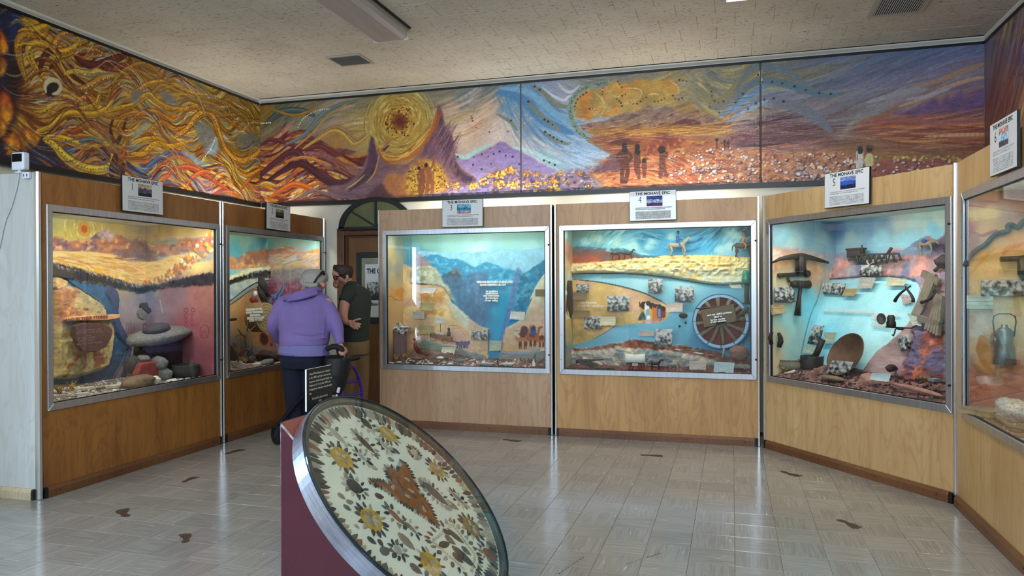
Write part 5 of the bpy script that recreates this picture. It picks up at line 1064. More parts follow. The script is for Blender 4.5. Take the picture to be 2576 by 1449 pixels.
b.fill(px(Z3a,[(620,560),(760,640),(830,560),(900,530),(1080,540),(1300,620),(1450,620),(1690,700)])+px(Z3b,[(0,640),(100,700),(180,740),(270,790),(330,740),(440,690),(500,670),(560,700),(700,740),(800,790),(900,800),(1040,850),(1060,1000),(0,1449)])+px(Z3a,[(1300,1449),(620,900)]),(40,136,176),1,.005,.006,60,.10,(24,40),False,(52,150,190),mix=((86,170,200),20,30,.56))
b.fill(px(Z3a,[(600,560),(640,450),(700,500),(800,590),(900,660),(960,760),(1100,860),(900,1000),(600,900)]),(150,120,120),.9,.01,.012,50,.1)
b.fill(px(Z3a,[(1160,960),(1280,880),(1440,805),(1500,880),(1540,960),(1500,1180),(1300,1180)]),(50,84,104),.95,.008,.008,50,.12,mix=((130,110,104),14,14,.58));b.fill(px(Z3a,[(1440,805),(1500,880),(1530,950),(1470,870)]),(190,130,110),.9)
b.fill(px(Z3a,[(1150,1000),(1300,980),(1690,1000)])+px(Z3b,[(0,1000),(160,900),(260,880),(330,860),(450,900),(520,1000),(460,1449)])+px(Z3d,[(430,300),(420,600),(100,500),(0,400)])+px(Z3a,[(1430,1449)]),(60,104,140),.8,.02,.012,40,.12,mix=((90,120,160),20,8,.52))
b.fill(px(Z3b,[(1080,790),(1160,860),(1180,1000),(1040,1300)])+px(Z3d,[(960,200),(820,600),(700,1200),(700,900),(860,200)])+px(Z3b,[(930,1400),(1000,1050)]),(94,120,172),.9,.01,.006,40,.1)
b.fill(px(Z3b,[(1110,850),(1200,900),(1300,850),(1400,760),(1520,700),(1620,600),(1620,900),(1440,1130),(1340,1350),(1320,1449)])+px(Z3d,[(1310,60),(1180,360),(1050,500),(830,640),(960,250),(1100,0)])+px(Z3b,[(1060,1300)]),(34,120,156),1,.006,.006,50,.14,(24,40),False,(38,116,160),mix=((70,150,176),18,26,.57))
for z,pl_ in((Z3b,[(1450,1110),(1560,930),(1620,880)]),):pass
b.fill(px(Z3b,[(1640,860),(1560,960),(1440,1140),(1340,1350),(1300,1449)])+px(Z3d,[(1300,60),(1180,370),(1040,500),(820,620),(700,1240),(1560,1340),(1560,0)]),(206,196,170),1,.006,.005,40,.07,(14,14),False,(206,170,140),mix=((196,206,180),6,6,.56),h=.016)
b.fill(px(Z3d,[(1540,300),(1300,410),(1050,540),(900,640),(830,640),(760,1040),(1560,1000)]),(208,174,148),.9,.015,.01,40,.06)
b.fill(px(Z3d,[(760,1040),(1200,1040),(1560,1000),(1560,1340),(680,1340)]),(130,132,130),.95,.008,.006,50,.1,(10,40),h=.022);b.stroke(px(Z3d,[(770,1060),(1200,1055),(1560,1010)]),.03,(150,160,180),.8);b.fill(px(Z3d,[(800,990),(900,950),(1040,980),(1200,950),(1220,1000),(820,1030)]),(206,160,90),.7,.01,.02)
b.fill(px(Z3a,[(400,700),(600,800),(700,780),(960,760),(1090,880),(1140,960),(1180,1090),(1280,1140),(1340,1300),(1410,1449)])+px(Z3c,[(1250,60),(1300,180),(1440,290),(1594,440)])+px(Z3d,[(100,430),(200,480),(330,580),(500,630),(500,1340),(-1400,1340)])+px(Z3c,[(330,900),(330,0)]),(214,184,130),1,.006,.006,40,.08,(14,14),False,(206,164,130),mix=[((226,196,140),6,6,.52),((196,160,140),6,9,.58)],h=.02)
b.fill(px(Z3a,[(600,800),(960,770),(1090,880),(1180,1090),(1280,1140),(1400,1440),(1300,1300),(1200,1160),(940,1110),(600,1090)]),(176,186,160),.95,.012,.012,40,.12,mix=((140,140,110),20,20,.55),h=.03)
b.stroke(px(Z3a,[(560,1085),(760,1095),(890,1105)]),.018,(92,70,56));b.fill(px(Z3c,[(1230,0),(1300,180),(1440,300),(1594,440),(1594,640),(1450,520),(1300,330),(1200,100)]),(190,204,190),.8,.015,.012)
for i in range(90):b.dots(px(Z3c,[(random.choice([900,1060,740,840])+random.gauss(0,70),random.choice([60,110,20,330])+random.gauss(0,30))]),random.uniform(.012,.03),random.choice([(206,140,50),(190,120,50),(214,160,80)]),.5)
b.stroke(px(Z3c,[(800,430),(850,350),(900,310)]),.025,(206,140,50),.8);b.stroke(px(Z3c,[(1160,610),(1260,570),(1380,570),(1500,640),(1594,760)]),.006,(150,100,100));b.stroke(px(Z3c,[(1300,640),(1420,620),(1540,760)]),.006,(150,100,100))
b.fill(px(Z3c,[(1100,640),(1300,590),(1540,680),(1594,800),(1594,1100),(1150,950)]),(206,160,150),.6,.04,.02);b.fill(px(Z3c,[(680,920),(780,840),(920,840),(1100,900),(1400,950),(1594,1040),(1594,1140),(1200,1060),(800,1000)]),(132,144,134),.95,.01,.008,40,.12,(8,30),h=.04);b.fill(px(Z3d,[(0,1040),(300,1080),(430,1120),(430,1200),(0,1140)]),(126,140,150),.9,.01,.008)
b.fill(px(Z3c,[(340,1449),(560,1010),(700,990),(1100,1080),(1594,1120),(1594,1449)]),(150,110,96),.9,.02,.02,30,.15);b.stroke(px(Z3d,[(505,640),(500,1100)]),.012,(60,50,46))
def beast(z,x,y,k,col,dark,camel=True):
 b.z=z
 for lx in(-1.0,-.55,.5,1.0):b.stroke([(x+lx*55*k,y+20*k),(x+lx*62*k+6*k,y+110*k),(x+lx*58*k,y+210*k)],.017*k,dark,1)
 b.stroke([(x-70*k,y),(x,y-14*k),(x+70*k,y)],.085*k,col,1,False)
 if camel:
  b.stroke([(x-30*k,y-30*k),(x+10*k,y-70*k),(x+40*k,y-30*k)],.07*k,dark,1);b.stroke([(x+70*k,y),(x+110*k,y-60*k),(x+130*k,y-150*k),(x+150*k,y-200*k)],.032*k,col,1,False);b.stroke([(x+140*k,y-200*k),(x+200*k,y-215*k)],.028*k,col,1,False)
 else:b.stroke([(x+60*k,y-10*k),(x+110*k,y-70*k),(x+140*k,y-50*k)],.06*k,col,1,False)
beast(Z3d,1130,790,1.0,(186,124,92),(120,70,56));b.z=Z3d;b.fill([(1090,720),(1100,620),(1140,575),(1210,600),(1230,680),(1190,740),(1130,770)],(92,60,62),1,.008);b.stroke([(975,660),(1090,660)],.012,(70,50,50));b.stroke([(1000,720),(1060,770)],.07,(190,200,180))
beast(Z3d,1310,780,.85,(170,96,66),(110,60,46));b.z=Z3d;b.stroke([(1320,640),(1322,700)],.06,(50,90,140),1,False);b.dots([(1328,620)],.02,(40,60,90));beast(Z3d,1470,830,.65,(176,110,66),(110,60,46))
for x in(1420,1490,1550):beast(Z3c,x,900,.42,(96,90,130),(60,56,90),False)
s.z=Z3a;s.gradient([(150,260,(156,170,150)),(300,330,(130,150,136)),(180,450,(190,170,120)),(330,500,(150,170,160)),(250,620,(186,160,120)),(160,760,(150,150,130)),(300,800,(140,146,140)),(200,1000,(190,170,130)),(200,1300,(206,160,100)),(350,1400,(206,170,120)),(250,2000,(206,166,116)),(300,2400,(150,120,110)),(200,2600,(130,100,90))])
s.z=Z3a
for i in range(40):s.dots([(random.gauss(350,40),random.gauss(1260,40))],.03,(206,140,60),.35)
s.stroke([(110,1360),(180,1330),(260,1400),(420,1410)],.008,(150,90,70))
build_back(3,b);build_side(3,s)
# case 4
b=back_canvas(4,(120,190,206),165);s=side_canvas(4,(206,180,130))
b.z=(0,0,1)
b.gradient([(z[0]+x/z[2],z[1]+y/z[2],col)for z,x,y,col in[(Z4a,300,200,(96,140,140)),(Z4a,600,250,(110,160,160)),(Z4a,900,220,(66,146,176)),(Z4a,1200,220,(70,150,186)),(Z4a,1500,250,(40,120,160)),(Z4a,1750,300,(60,140,180)),(Z4b,300,200,(90,170,206)),(Z4b,600,150,(60,130,160)),(Z4b,1000,200,(50,110,140)),(Z4b,1300,200,(90,140,150)),(Z4b,1600,150,(40,84,104)),(Z4a,400,400,(90,160,176)),(Z4a,1000,400,(140,190,190)),(Z4a,1300,430,(150,200,206)),(Z4b,300,400,(70,160,206)),(Z4b,900,400,(80,170,206)),(Z4b,1300,450,(140,190,206)),(Z4a,900,980,(150,206,220)),(Z4a,1500,1050,(166,216,224)),(Z4b,500,1100,(160,214,224)),(Z4c,1300,650,(120,180,206)),(Z4d,500,600,(110,180,206)),(Z4d,700,900,(90,150,186))]])
b.flow(px(Z4a,[(150,150),(1811,100),(1811,620),(150,450)])+px(Z4b,[(1700,60),(1700,560),(0,560)]),260,lambda u,v:.6*math.sin(u*5)+.3,.12,.02,here_of(b),.7,33)
for z,x,y,r in[(Z4a,680,300,60),(Z4a,1040,350,70),(Z4a,1280,440,70),(Z4a,1640,440,60),(Z4a,1660,350,40),(Z4b,1380,200,60),(Z4b,1480,220,60),(Z4b,1150,480,50),(Z4b,260,250,50),(Z4b,1350,430,50),(Z4a,450,350,50)]:
 b.z=z
 for i in range(14):b.dots([(x+random.gauss(0,r),y+random.gauss(0,r*.45))],random.uniform(.015,.04),(170,210,204),.18)
b.z=(0,0,1)
b.fill(px(Z4a,[(200,460),(560,448),(780,470),(1000,470),(1160,470),(1300,520),(1500,590),(1811,610)])+px(Z4b,[(0,640),(0,700)])+px(Z4a,[(200,760)]),(60,106,126),1,.005,.006,50,.1,mix=((120,170,180),16,30,.60))
b.fill(px(Z4a,[(200,480),(400,480),(560,500),(700,490),(860,540),(960,540),(1100,540),(1300,580),(1560,640),(1500,680),(200,780)]),(128,72,60),1,.006,.008,50,.12,(14,30),False,(150,84,60),mix=((96,84,96),6,12,.52))
b.fill(px(Z4a,[(200,640),(400,640),(560,610),(680,590),(760,660),(740,700),(200,780)]),(160,80,54),.9,.01,.01,40,.1);b.fill(px(Z4a,[(460,490),(640,490),(800,600),(900,560),(960,620),(800,680),(700,600)]),(94,90,100),.7,.01,.012)
b.fill(px(Z4a,[(180,740),(400,740),(700,710),(1000,690),(1300,650),(1811,640)])+px(Z4b,[(0,620),(300,600),(700,590),(1100,590),(1720,630),(1720,1090),(1500,1120),(1200,1140),(900,1110),(600,1060),(300,1010),(0,960)])+px(Z4a,[(1500,950),(1200,930),(900,920),(500,925),(180,935)]),(232,202,130),1,.005,.008,60,.06,(30,30),False,(206,214,196),mix=[((236,190,110),20,30,.60)],h=lambda U,V,sd:.035*np.clip(sd/.02,0,1)+.045*ridge(U*20,V*24,15,3)*np.clip((V-1.48)/.08,.15,1))
b.stroke(px(Z4a,[(190,935),(500,925),(860,925),(1200,930),(1500,950),(1811,985)])+px(Z4b,[(200,1000),(500,1050),(800,1100),(1100,1135),(1400,1130),(1720,1090)]),.018,(66,120,124));b.stroke(px(Z4a,[(190,940),(500,930),(860,932),(1150,935)]),.012,(54,60,56))
b.fill(px(Z4a,[(180,1035),(400,1050),(700,1085),(1000,1140),(1300,1215),(1560,1300),(1811,1410)])+px(Z4d,[(0,80),(140,160),(220,250),(240,330),(160,450),(0,490)])+px(Z4c,[(1450,500),(1100,530),(950,545),(850,620),(600,760),(400,840),(150,890)]),(214,180,112),1,.006,.004,40,.08,(9,9),False,(206,166,104),mix=[((220,176,140),5,5,.50),((226,190,120),8,8,.56)])
b.stroke(px(Z4a,[(190,1035),(400,1050),(700,1085),(1000,1140),(1300,1215),(1560,1300),(1811,1420)])+px(Z4d,[(80,110),(170,180)]),.014,(70,66,66));b.stroke(px(Z4c,[(950,545),(850,620),(700,710),(560,780)]),.010,(120,110,104),.7)
b.fill(px(Z4c,[(1420,490),(1600,420),(1725,400)])+px(Z4d,[(80,390),(160,420),(100,470),(0,490),(-150,500)]),(206,130,116),.8,.012,.008)
b.z=(0,0,1)
def doll(z,x,y0,y1,w_,body,head,legs=None):
 b.z=z;b.stroke([(x,y0+(y1-y0)*.22),(x,y0+(y1-y0)*.62),(x,y1)],w_,body,1,False)
 if legs:b.stroke([(x,y0+(y1-y0)*.55),(x,y1)],w_*.7,legs,1,False)
 b.dots([(x,y0+(y1-y0)*.10)],w_*.42,head)
doll(Z4c,1450,170,400,.075,(206,150,60),(60,30,30));doll(Z4c,1525,130,440,.075,(230,232,236),(70,40,40),(120,170,206));doll(Z4c,1590,180,400,.06,(214,170,80),(50,30,34));doll(Z4c,1660,200,410,.06,(186,84,50),(70,60,70));doll(Z4c,1715,190,420,.05,(150,90,60),(50,34,40))
doll(Z4d,-20,185,400,.05,(206,120,50),(60,40,40));doll(Z4d,65,190,370,.05,(84,74,104),(40,30,40),(110,140,180));doll(Z4d,125,240,370,.05,(120,60,60),(50,34,40));b.z=Z4c;b.fill([(1350,450),(1370,380),(1420,310),(1460,340),(1480,430),(1440,440),(1430,400),(1410,450)],(50,84,84),1,.006);b.stroke([(1375,140),(1378,220)],.03,(60,50,56));b.stroke([(1525,400),(1530,445)],.04,(236,236,240),1,False);b.fill([(1430,460),(1600,430),(1725,420),(1700,470),(1500,490)],(206,140,130),.7)
b.z=(0,0,1)
b.fill(px(Z4c,[(150,960),(400,940),(700,900),(900,860),(1050,840),(1200,790),(1400,800),(1725,850)])+px(Z4d,[(200,900),(400,880),(640,930),(900,970),(1100,1010),(1300,1110),(1650,1140),(1650,1380),(-1600,1380)]),(132,80,66),1,.006,.012,50,.16,mix=((160,110,90),24,24,.56),h=lambda U,V,sd:.03+.01*ridge(U*40,V*40,16))
b.fill(px(Z4c,[(130,970),(300,980),(600,960),(900,930),(1000,890),(1100,920),(1500,940),(1725,960)])+px(Z4d,[(200,970),(450,1010),(700,1060),(900,1100),(1100,1160),(1400,1200),(1650,1230),(1650,1380),(-1600,1380)]),(166,156,146),1,.006,.012,50,.10,(30,30),True,(150,150,150),mix=[((206,190,160),14,20,.57),((130,146,156),9,12,.60)],h=lambda U,V,sd:.045*np.clip(sd/.03,.2,1)+.045*ridge(U*19,V*22,17,3))
s.z=Z4a;s.gradient([(100,200,(160,196,190)),(140,260,(100,170,180)),(110,420,(176,120,90)),(160,560,(170,110,84)),(140,800,(200,170,120)),(150,1000,(200,200,180)),(130,1400,(206,180,120)),(120,1800,(214,184,110)),(120,2100,(190,170,120)),(110,2300,(110,140,160)),(120,2500,(150,140,120))])
s.mottle(.1,14,14)
build_back(4,b);build_side(4,s)
# case 5
b=back_canvas(5,(150,200,214),160);s=side_canvas(5,(150,190,196))
b.z=(0,0,1);s.z=(0,0,1)
g5=[(z[0]+x/z[2],z[1]+y/z[2],col)for z,x,y,col in[(Z5a,200,250,(110,144,156)),(Z5a,300,420,(120,164,176)),(Z5a,700,300,(110,150,170)),(Z5a,900,450,(130,164,170)),(Z5a,1000,260,(80,120,160)),(Z5a,400,540,(150,180,180)),(Z5a,1150,250,(80,120,170)),(Z5a,1350,200,(120,160,190)),(Z5a,1300,450,(150,180,186)),(Z5b,250,200,(110,150,186)),(Z5b,450,180,(120,156,186)),(Z5b,700,200,(180,196,196)),(Z5b,1000,150,(176,206,206)),(Z5b,1250,150,(186,206,200)),(Z5b,400,400,(150,200,216)),(Z5b,800,420,(150,206,220)),(Z5b,1200,320,(130,196,220)),(Z5a,300,800,(196,160,120)),(Z5a,200,1000,(206,190,150)),(Z5a,300,1300,(206,196,160)),(Z5a,750,1000,(190,150,120)),(Z5a,600,1250,(120,196,206)),(Z5c,400,300,(150,200,200)),(Z5c,200,600,(196,190,160)),(Z5c,450,700,(160,200,196)),(Z5c,150,900,(214,190,150)),(Z5c,700,150,(120,200,216)),(Z5c,1000,200,(160,220,230)),(Z5c,900,600,(130,206,226)),(Z5b,400,1200,(166,224,232)),(Z5b,800,1300,(170,226,234)),(Z5d,400,300,(170,224,234)),(Z5d,500,600,(176,220,224))]]
b.gradient(g5);s.gradient(g5);b.mottle(.06,12,12,14);s.mottle(.06,12,12,15)
for cv in(s,b):
 cv.z=Z5a
 cv.fill([(100,570),(300,560),(540,575),(620,590),(680,620),(760,650),(860,640),(940,615),(1000,640),(1060,680),(1150,640),(1300,650),(1449,690),(1449,720),(100,720)],(150,142,160),.8,.01,.008,40,.06)
 cv.fill([(100,600),(160,570),(260,600),(380,590),(500,610),(620,640),(760,670),(870,690),(900,740),(880,980),(760,1000),(650,900),(450,860),(250,900),(100,960)],(206,156,120),.8,.03,.03,25,.12,mix=[((226,150,80),9,9,.56),((220,200,180),9,9,.58)])
b.z=(0,0,1)
b.fill(px(Z5b,[(480,640),(560,590),(650,580),(720,600),(800,560),(900,480),(1000,430),(1090,390),(1130,390),(1200,430),(1250,450),(1330,400),(1420,330),(1420,700),(480,700)]),(110,124,156),1,.005,.008,50,.1,(16,30),False,(130,150,170),mix=((150,120,130),10,12,.57))
b.fill(px(Z5b,[(1090,390),(1130,390),(1240,450),(1160,440)]),(180,120,110),.9);b.fill(px(Z5b,[(1180,620),(1220,480),(1330,400),(1420,330),(1420,660)]),(104,90,112),.9,.015,.012);b.fill(px(Z5b,[(450,610),(560,570),(680,570),(760,590),(560,620)]),(206,150,150),.8)
b.fill(px(Z5a,[(880,760),(960,730),(1100,715),(1350,700),(1449,740)])+px(Z5b,[(60,760),(300,790),(600,680),(800,670),(1000,670),(1200,650),(1420,640),(1420,1250),(1060,1380),(1020,1180),(980,1090),(800,1030),(500,1000),(0,1020)])+px(Z5a,[(1449,1020),(1200,1040),(900,1060),(870,950)]),(176,140,140),1,.006,.008,50,.10,(20,20),False,(190,150,150),mix=[((134,130,160),8,9,.50),((214,150,140),9,10,.56),((150,110,120),16,16,.60)],h=lambda U,V,sd:.03*np.clip(sd/.02,0,1)+.018*ridge(U*32,V*34,25,3)*np.clip((U-.62)/.3,.15,1))
b.fill(px(Z5a,[(1300,860),(1449,760)])+px(Z5b,[(0,760),(60,900),(60,1000),(-40,1010),(-100,900)]),(160,160,166),.8,.02,.015)
b.stroke(px(Z5a,[(890,1055),(1200,1030),(1449,1010)])+px(Z5b,[(300,990),(600,1010),(860,1030)]),.012,(110,84,84),.8)
b.fill(px(Z5b,[(1010,1100),(1020,1200),(980,1449)])+px(Z5d,[(760,300),(600,480),(440,620),(300,720),(230,800),(100,1000),(100,1400),(1260,1500),(1260,-100),(1100,-100),(860,20)]),(176,146,140),1,.006,.006,40,.08,(8,30),False,(150,124,124),h=lambda U,V,sd:.02*np.clip(sd/.02,0,1)+.006*ridge(U*20,V*60,26))
b.fill(px(Z5d,[(940,330),(1000,380),(1240,340),(1240,1200),(900,1200),(700,1150),(560,1000),(700,860),(760,700),(820,520),(800,420)]),(122,70,66),1,.012,.02,30,.16,(20,20),True,(120,74,70),mix=[((96,84,110),7,7,.52),((176,96,76),14,14,.58)],h=lambda U,V,sd:.06*np.clip(sd/.06,0,1)+.03*ridge(U*22,V*24,27,3))
b.fill(px(Z5d,[(860,330),(960,330),(1000,450),(900,600),(800,520)]),(112,104,130),.8,.03,.02);b.fill(px(Z5d,[(740,720),(600,880),(540,1000),(640,1100),(780,1150),(700,900)]),(170,140,140),.7,.03,.02)
s.z=Z5a;s.stroke([(895,1060),(850,1260),(790,1449)],.012,(90,130,150));s.z=Z5c;s.stroke([(830,0),(720,260),(640,560),(580,820),(560,900)],.012,(90,130,150))
build_back(5,b);build_side(5,s)
# case 6 (its far side wall is what the camera sees)
s=side_canvas(6,(214,176,116),170);s.z=(0,0,1)
s.gradient([(z[0]+x/z[2],z[1]+y/z[2],col)for z,x,y,col in[(Z6a,100,280,(150,120,110)),(Z6a,300,270,(140,104,96)),(Z6a,600,250,(150,120,116)),(Z6a,120,420,(176,160,116)),(Z6a,300,420,(190,170,126)),(Z6a,500,420,(160,146,140)),(Z6a,620,380,(160,130,120)),(Z6a,100,560,(150,110,110)),(Z6a,200,700,(150,124,116)),(Z6a,300,640,(186,160,120)),(Z6a,120,780,(170,140,120)),(Z6a,300,850,(214,170,100)),(Z6a,500,750,(214,170,110)),(Z6a,650,700,(206,150,84)),(Z6a,200,1000,(216,176,110)),(Z6a,450,1050,(214,176,116)),(Z6a,150,1200,(216,186,130)),(Z6a,600,1400,(206,190,140)),(Z6b,300,150,(214,180,150)),(Z6b,550,200,(206,190,150)),(Z6b,100,300,(214,170,130)),(Z6b,620,420,(206,184,140)),(Z6b,500,560,(206,170,130)),(Z6b,620,640,(190,140,110)),(Z6b,200,850,(190,116,90)),(Z6b,450,850,(206,140,110)),(Z6b,600,900,(190,130,110))]])
s.mottle(.07,14,14,16)
s.fill(px(Z6b,[(75,360),(140,345),(220,370),(300,440),(380,530),(450,640),(500,720),(520,760),(400,740),(300,720),(200,660),(120,560),(80,470)]),(206,144,80),1,.006,.004,40,.06);s.fill(px(Z6b,[(75,380),(90,460),(140,560),(220,680),(320,745),(200,720),(80,600)]),(170,106,56),.9,.008,.004)
s.fill(px(Z6b,[(75,600),(130,640),(190,720),(260,720),(300,800),(330,960),(75,960)]),(196,122,96),.9,.01,.012,40,.12,mix=((170,96,76),12,14,.55));s.fill(px(Z6b,[(75,138),(120,135),(170,145),(180,200),(150,225),(150,270),(75,270)]),(190,130,70),.8,.006)
s.fill(px(Z6a,[(70,470),(110,470),(140,600),(200,680),(190,760),(70,800)]),(150,106,116),.7,.02,.02);s.stroke(px(Z6a,[(130,600),(250,650),(340,620),(420,590)]),.02,(150,96,110),.7);s.stroke(px(Z6a,[(480,860),(540,780),(640,760),(707,720)]),.03,(200,130,70),.6);s.stroke(px(Z6a,[(100,1100),(220,960),(330,840),(400,790)]),.02,(206,150,70),.6)
s.fill(px(Z6b,[(260,745),(420,760),(460,830),(300,840)]),(222,190,170),.7)
build_side(6,s)
m6=mat('case_six_back',(206,176,126),.75,noise=(4,.1))
MB().box((.05,CASE[6].D-.03,.59),(1.78,CASE[6].D-.02,OZ1+.046)).build('painted_backdrop',m6,CROOT[6])
for k,c in CASE.items():
 if k!=6:
  o_=(c.s0-.014)if k in(1,2)else c.s1+.008
  MB().box((o_-.004,.022,.59),(o_+.004,c.D-.02,OZ1+.046)).build('end_wall',mat('case_end_'+str(k),{1:(190,170,110),2:(170,180,160),3:(190,170,140),4:(140,180,190),5:(170,150,150)}[k],.75),CROOT[k])
  # things inside the cases
def photo_mat(i):
 n='grey_photograph_%d'%i
 if n in MATS:return MATS[n]
 m=bpy.data.materials.new(n);m.use_nodes=True;MATS[n]=m;nt=m.node_tree;b=nt.nodes['Principled BSDF'];L=nt.links;N=nt.nodes.new
 tc=N('ShaderNodeTexCoord');mp=N('ShaderNodeMapping');mp.inputs['Location'].default_value=(i*3.7,0,i*1.9);mp.inputs['Scale'].default_value=(1,1,1.15);L.new(tc.outputs['Object'],mp.inputs['Vector'])
 a=N('ShaderNodeTexNoise');a.inputs['Scale'].default_value=32;a.inputs['Detail'].default_value=5;a.inputs['Distortion'].default_value=.15;L.new(mp.outputs[0],a.inputs['Vector'])
 sp=N('ShaderNodeSeparateXYZ');L.new(tc.outputs['Object'],sp.inputs[0])
 z=N('ShaderNodeMath');z.operation='MULTIPLY_ADD';z.inputs[1].default_value=1.5;z.inputs[2].default_value=0.0;L.new(sp.outputs[2],z.inputs[0])
 ad=N('ShaderNodeMath');ad.operation='ADD';L.new(a.outputs['Fac'],ad.inputs[0]);L.new(z.outputs[0],ad.inputs[1])
 r=N('ShaderNodeValToRGB');e=r.color_ramp.elements;e[0].position=.38;e[0].color=lin((34,34,36));e[1].position=.62;e[1].color=lin((206,206,204))
 x=e.new(.5);x.color=lin((130,130,130));L.new(ad.outputs[0],r.inputs[0]);L.new(r.outputs[0],b.inputs['Base Color']);b.inputs['Roughness'].default_value=.4
 return m
def note_mat(name,col,ink=(96,88,80),line=.011,amt=.6):
 if name in MATS:return MATS[name]
 m=bpy.data.materials.new(name);m.use_nodes=True;MATS[name]=m;nt=m.node_tree;b=nt.nodes['Principled BSDF'];L=nt.links;N=nt.nodes.new
 tc=N('ShaderNodeTexCoord');sp=N('ShaderNodeSeparateXYZ');L.new(tc.outputs['Object'],sp.inputs[0])
 def mth(op,a,b_=None,c_=None):
  n=N('ShaderNodeMath');n.operation=op
  for i,q in enumerate((a,b_,c_)):
   if q is None:continue
   if isinstance(q,(int,float)):n.inputs[i].default_value=q
   else:L.new(q,n.inputs[i])
  return n.outputs[0]
 zi=mth('DIVIDE',sp.outputs[2],line);fl=mth('FLOOR',zi);fr=mth('FRACT',zi)
 band=mth('LESS_THAN',mth('ABSOLUTE',mth('SUBTRACT',fr,.5)),.2)
 cx=N('ShaderNodeCombineXYZ');L.new(mth('MULTIPLY',sp.outputs[0],190.0),cx.inputs[0]);L.new(mth('MULTIPLY',fl,3.7),cx.inputs[1])
 n=N('ShaderNodeTexNoise');n.inputs['Scale'].default_value=1;n.inputs['Detail'].default_value=1;L.new(cx.outputs[0],n.inputs['Vector'])
 w_=mth('GREATER_THAN',n.outputs['Fac'],.46);f=mth('MULTIPLY',mth('MULTIPLY',band,w_),amt)
 n2=N('ShaderNodeTexNoise');n2.inputs['Scale'].default_value=14;L.new(tc.outputs['Object'],n2.inputs['Vector'])
 r=N('ShaderNodeValToRGB');e=r.color_ramp.elements;e[0].position=.3;e[0].color=lin(tuple(np.array(col)*.88));e[1].position=.7;e[1].color=lin(col);L.new(n2.outputs['Fac'],r.inputs[0])
 mx=N('ShaderNodeMix');mx.data_type='RGBA';L.new(f,mx.inputs[0]);L.new(r.outputs[0],mx.inputs[6]);mx.inputs[7].default_value=lin(ink);L.new(mx.outputs[2],b.inputs['Base Color']);b.inputs['Roughness'].default_value=.8
 return m
NOTE={'cream':note_mat('note_cream',(232,222,190)),'tan':note_mat('note_tan',(196,166,116)),'white':note_mat('note_white',(236,236,230)),'green':note_mat('note_greenish',(196,204,184)),'pink':note_mat('note_pink',(226,204,194)),'brown':note_mat('note_brown',(140,116,84)),'olive':note_mat('note_olive',(180,164,104)),'blue':note_mat('note_pale_blue',(206,226,230),amt=.15),'grey':note_mat('note_grey',(200,196,184))}
def card(k,z,quad,d,name,label,cat,m,thick=.003,curl=0.0,group=None,side=False,torn=0.0):
 c=CASE[k];P=[]
 for x,y in px(z,quad):
  if side:dd,zz=c.dz(x,y,d);P.append(np.array([d,dd,zz]))
  else:ss,zz=c.sz(x,y,d);P.append(np.array([ss,d,zz]))
 o0=sum(P)/4;nu,nv=6,4;mb=MB();rg=random.Random(hash(label)%9999)
 off=np.array([1,0,0])if side else np.array([0,-1,0])
 if side and k in(1,2):off=-off
 tr=[rg.uniform(-1,1)*torn for _ in range(nu+1)]
 vs=[]
 for t in(0,1):
  for j in range(nv+1):
   for i in range(nu+1):
    u,v=i/nu,j/nv;v2=v+(tr[i]if j==nv else 0)
    p=(P[0]*(1-u)+P[1]*u)*(1-v2)+(P[3]*(1-u)+P[2]*u)*v2-o0
    p=p+off*(curl*(v**2+.3*(2*u-1)**2)+t*thick);vs.append(tuple(p))
 n1=(nu+1)*(nv+1);idx=lambda t,j,i:t*n1+j*(nu+1)+i
 fs=[(idx(0,j,i),idx(0,j,i+1),idx(0,j+1,i+1),idx(0,j+1,i))for j in range(nv)for i in range(nu)]+[(idx(1,j+1,i),idx(1,j+1,i+1),idx(1,j,i+1),idx(1,j,i))for j in range(nv)for i in range(nu)]
 for i in range(nu):fs+=[(idx(0,0,i),idx(1,0,i),idx(1,0,i+1),idx(0,0,i+1)),(idx(0,nv,i+1),idx(1,nv,i+1),idx(1,nv,i),idx(0,nv,i))]
 for j in range(nv):fs+=[(idx(0,j+1,0),idx(1,j+1,0),idx(1,j,0),idx(0,j,0)),(idx(0,j,nu),idx(1,j,nu),idx(1,j+1,nu),idx(0,j+1,nu))]
 mb.add(vs,fs,False)
 o=c.put(mb,name,m,*o0);return tag(o,label,cat,group)
_pi=[0]
def photo(k,z,quad,d,label,thick=.006,**kw):
 _pi[0]+=1;return card(k,z,quad,d,'photograph',label,'photograph',photo_mat(_pi[0]%9),thick,group='old photographs in the cases',**kw)
def note(k,z,quad,d,label,kind='cream',curl=.012,torn=.04,**kw):
 return card(k,z,quad,d,'paper_note',label,'note',NOTE[kind],.0015,curl,'paper notes in the cases',torn=torn,**kw)
def rect(x0,y0,x1,y1,sh=0):return[(x0,y0),(x1,y0+sh),(x1,y1+sh),(x0,y1)]
def R(k,z,x0,y0,x1,y1,d):
 c=CASE[k];a=c.sz(*px(z,[(x0,y0)])[0],d);e=c.sz(*px(z,[(x1,y1)])[0],d)
 return(a[0]+e[0])/2,(a[1]+e[1])/2,abs(e[0]-a[0])/2,abs(e[1]-a[1])/2
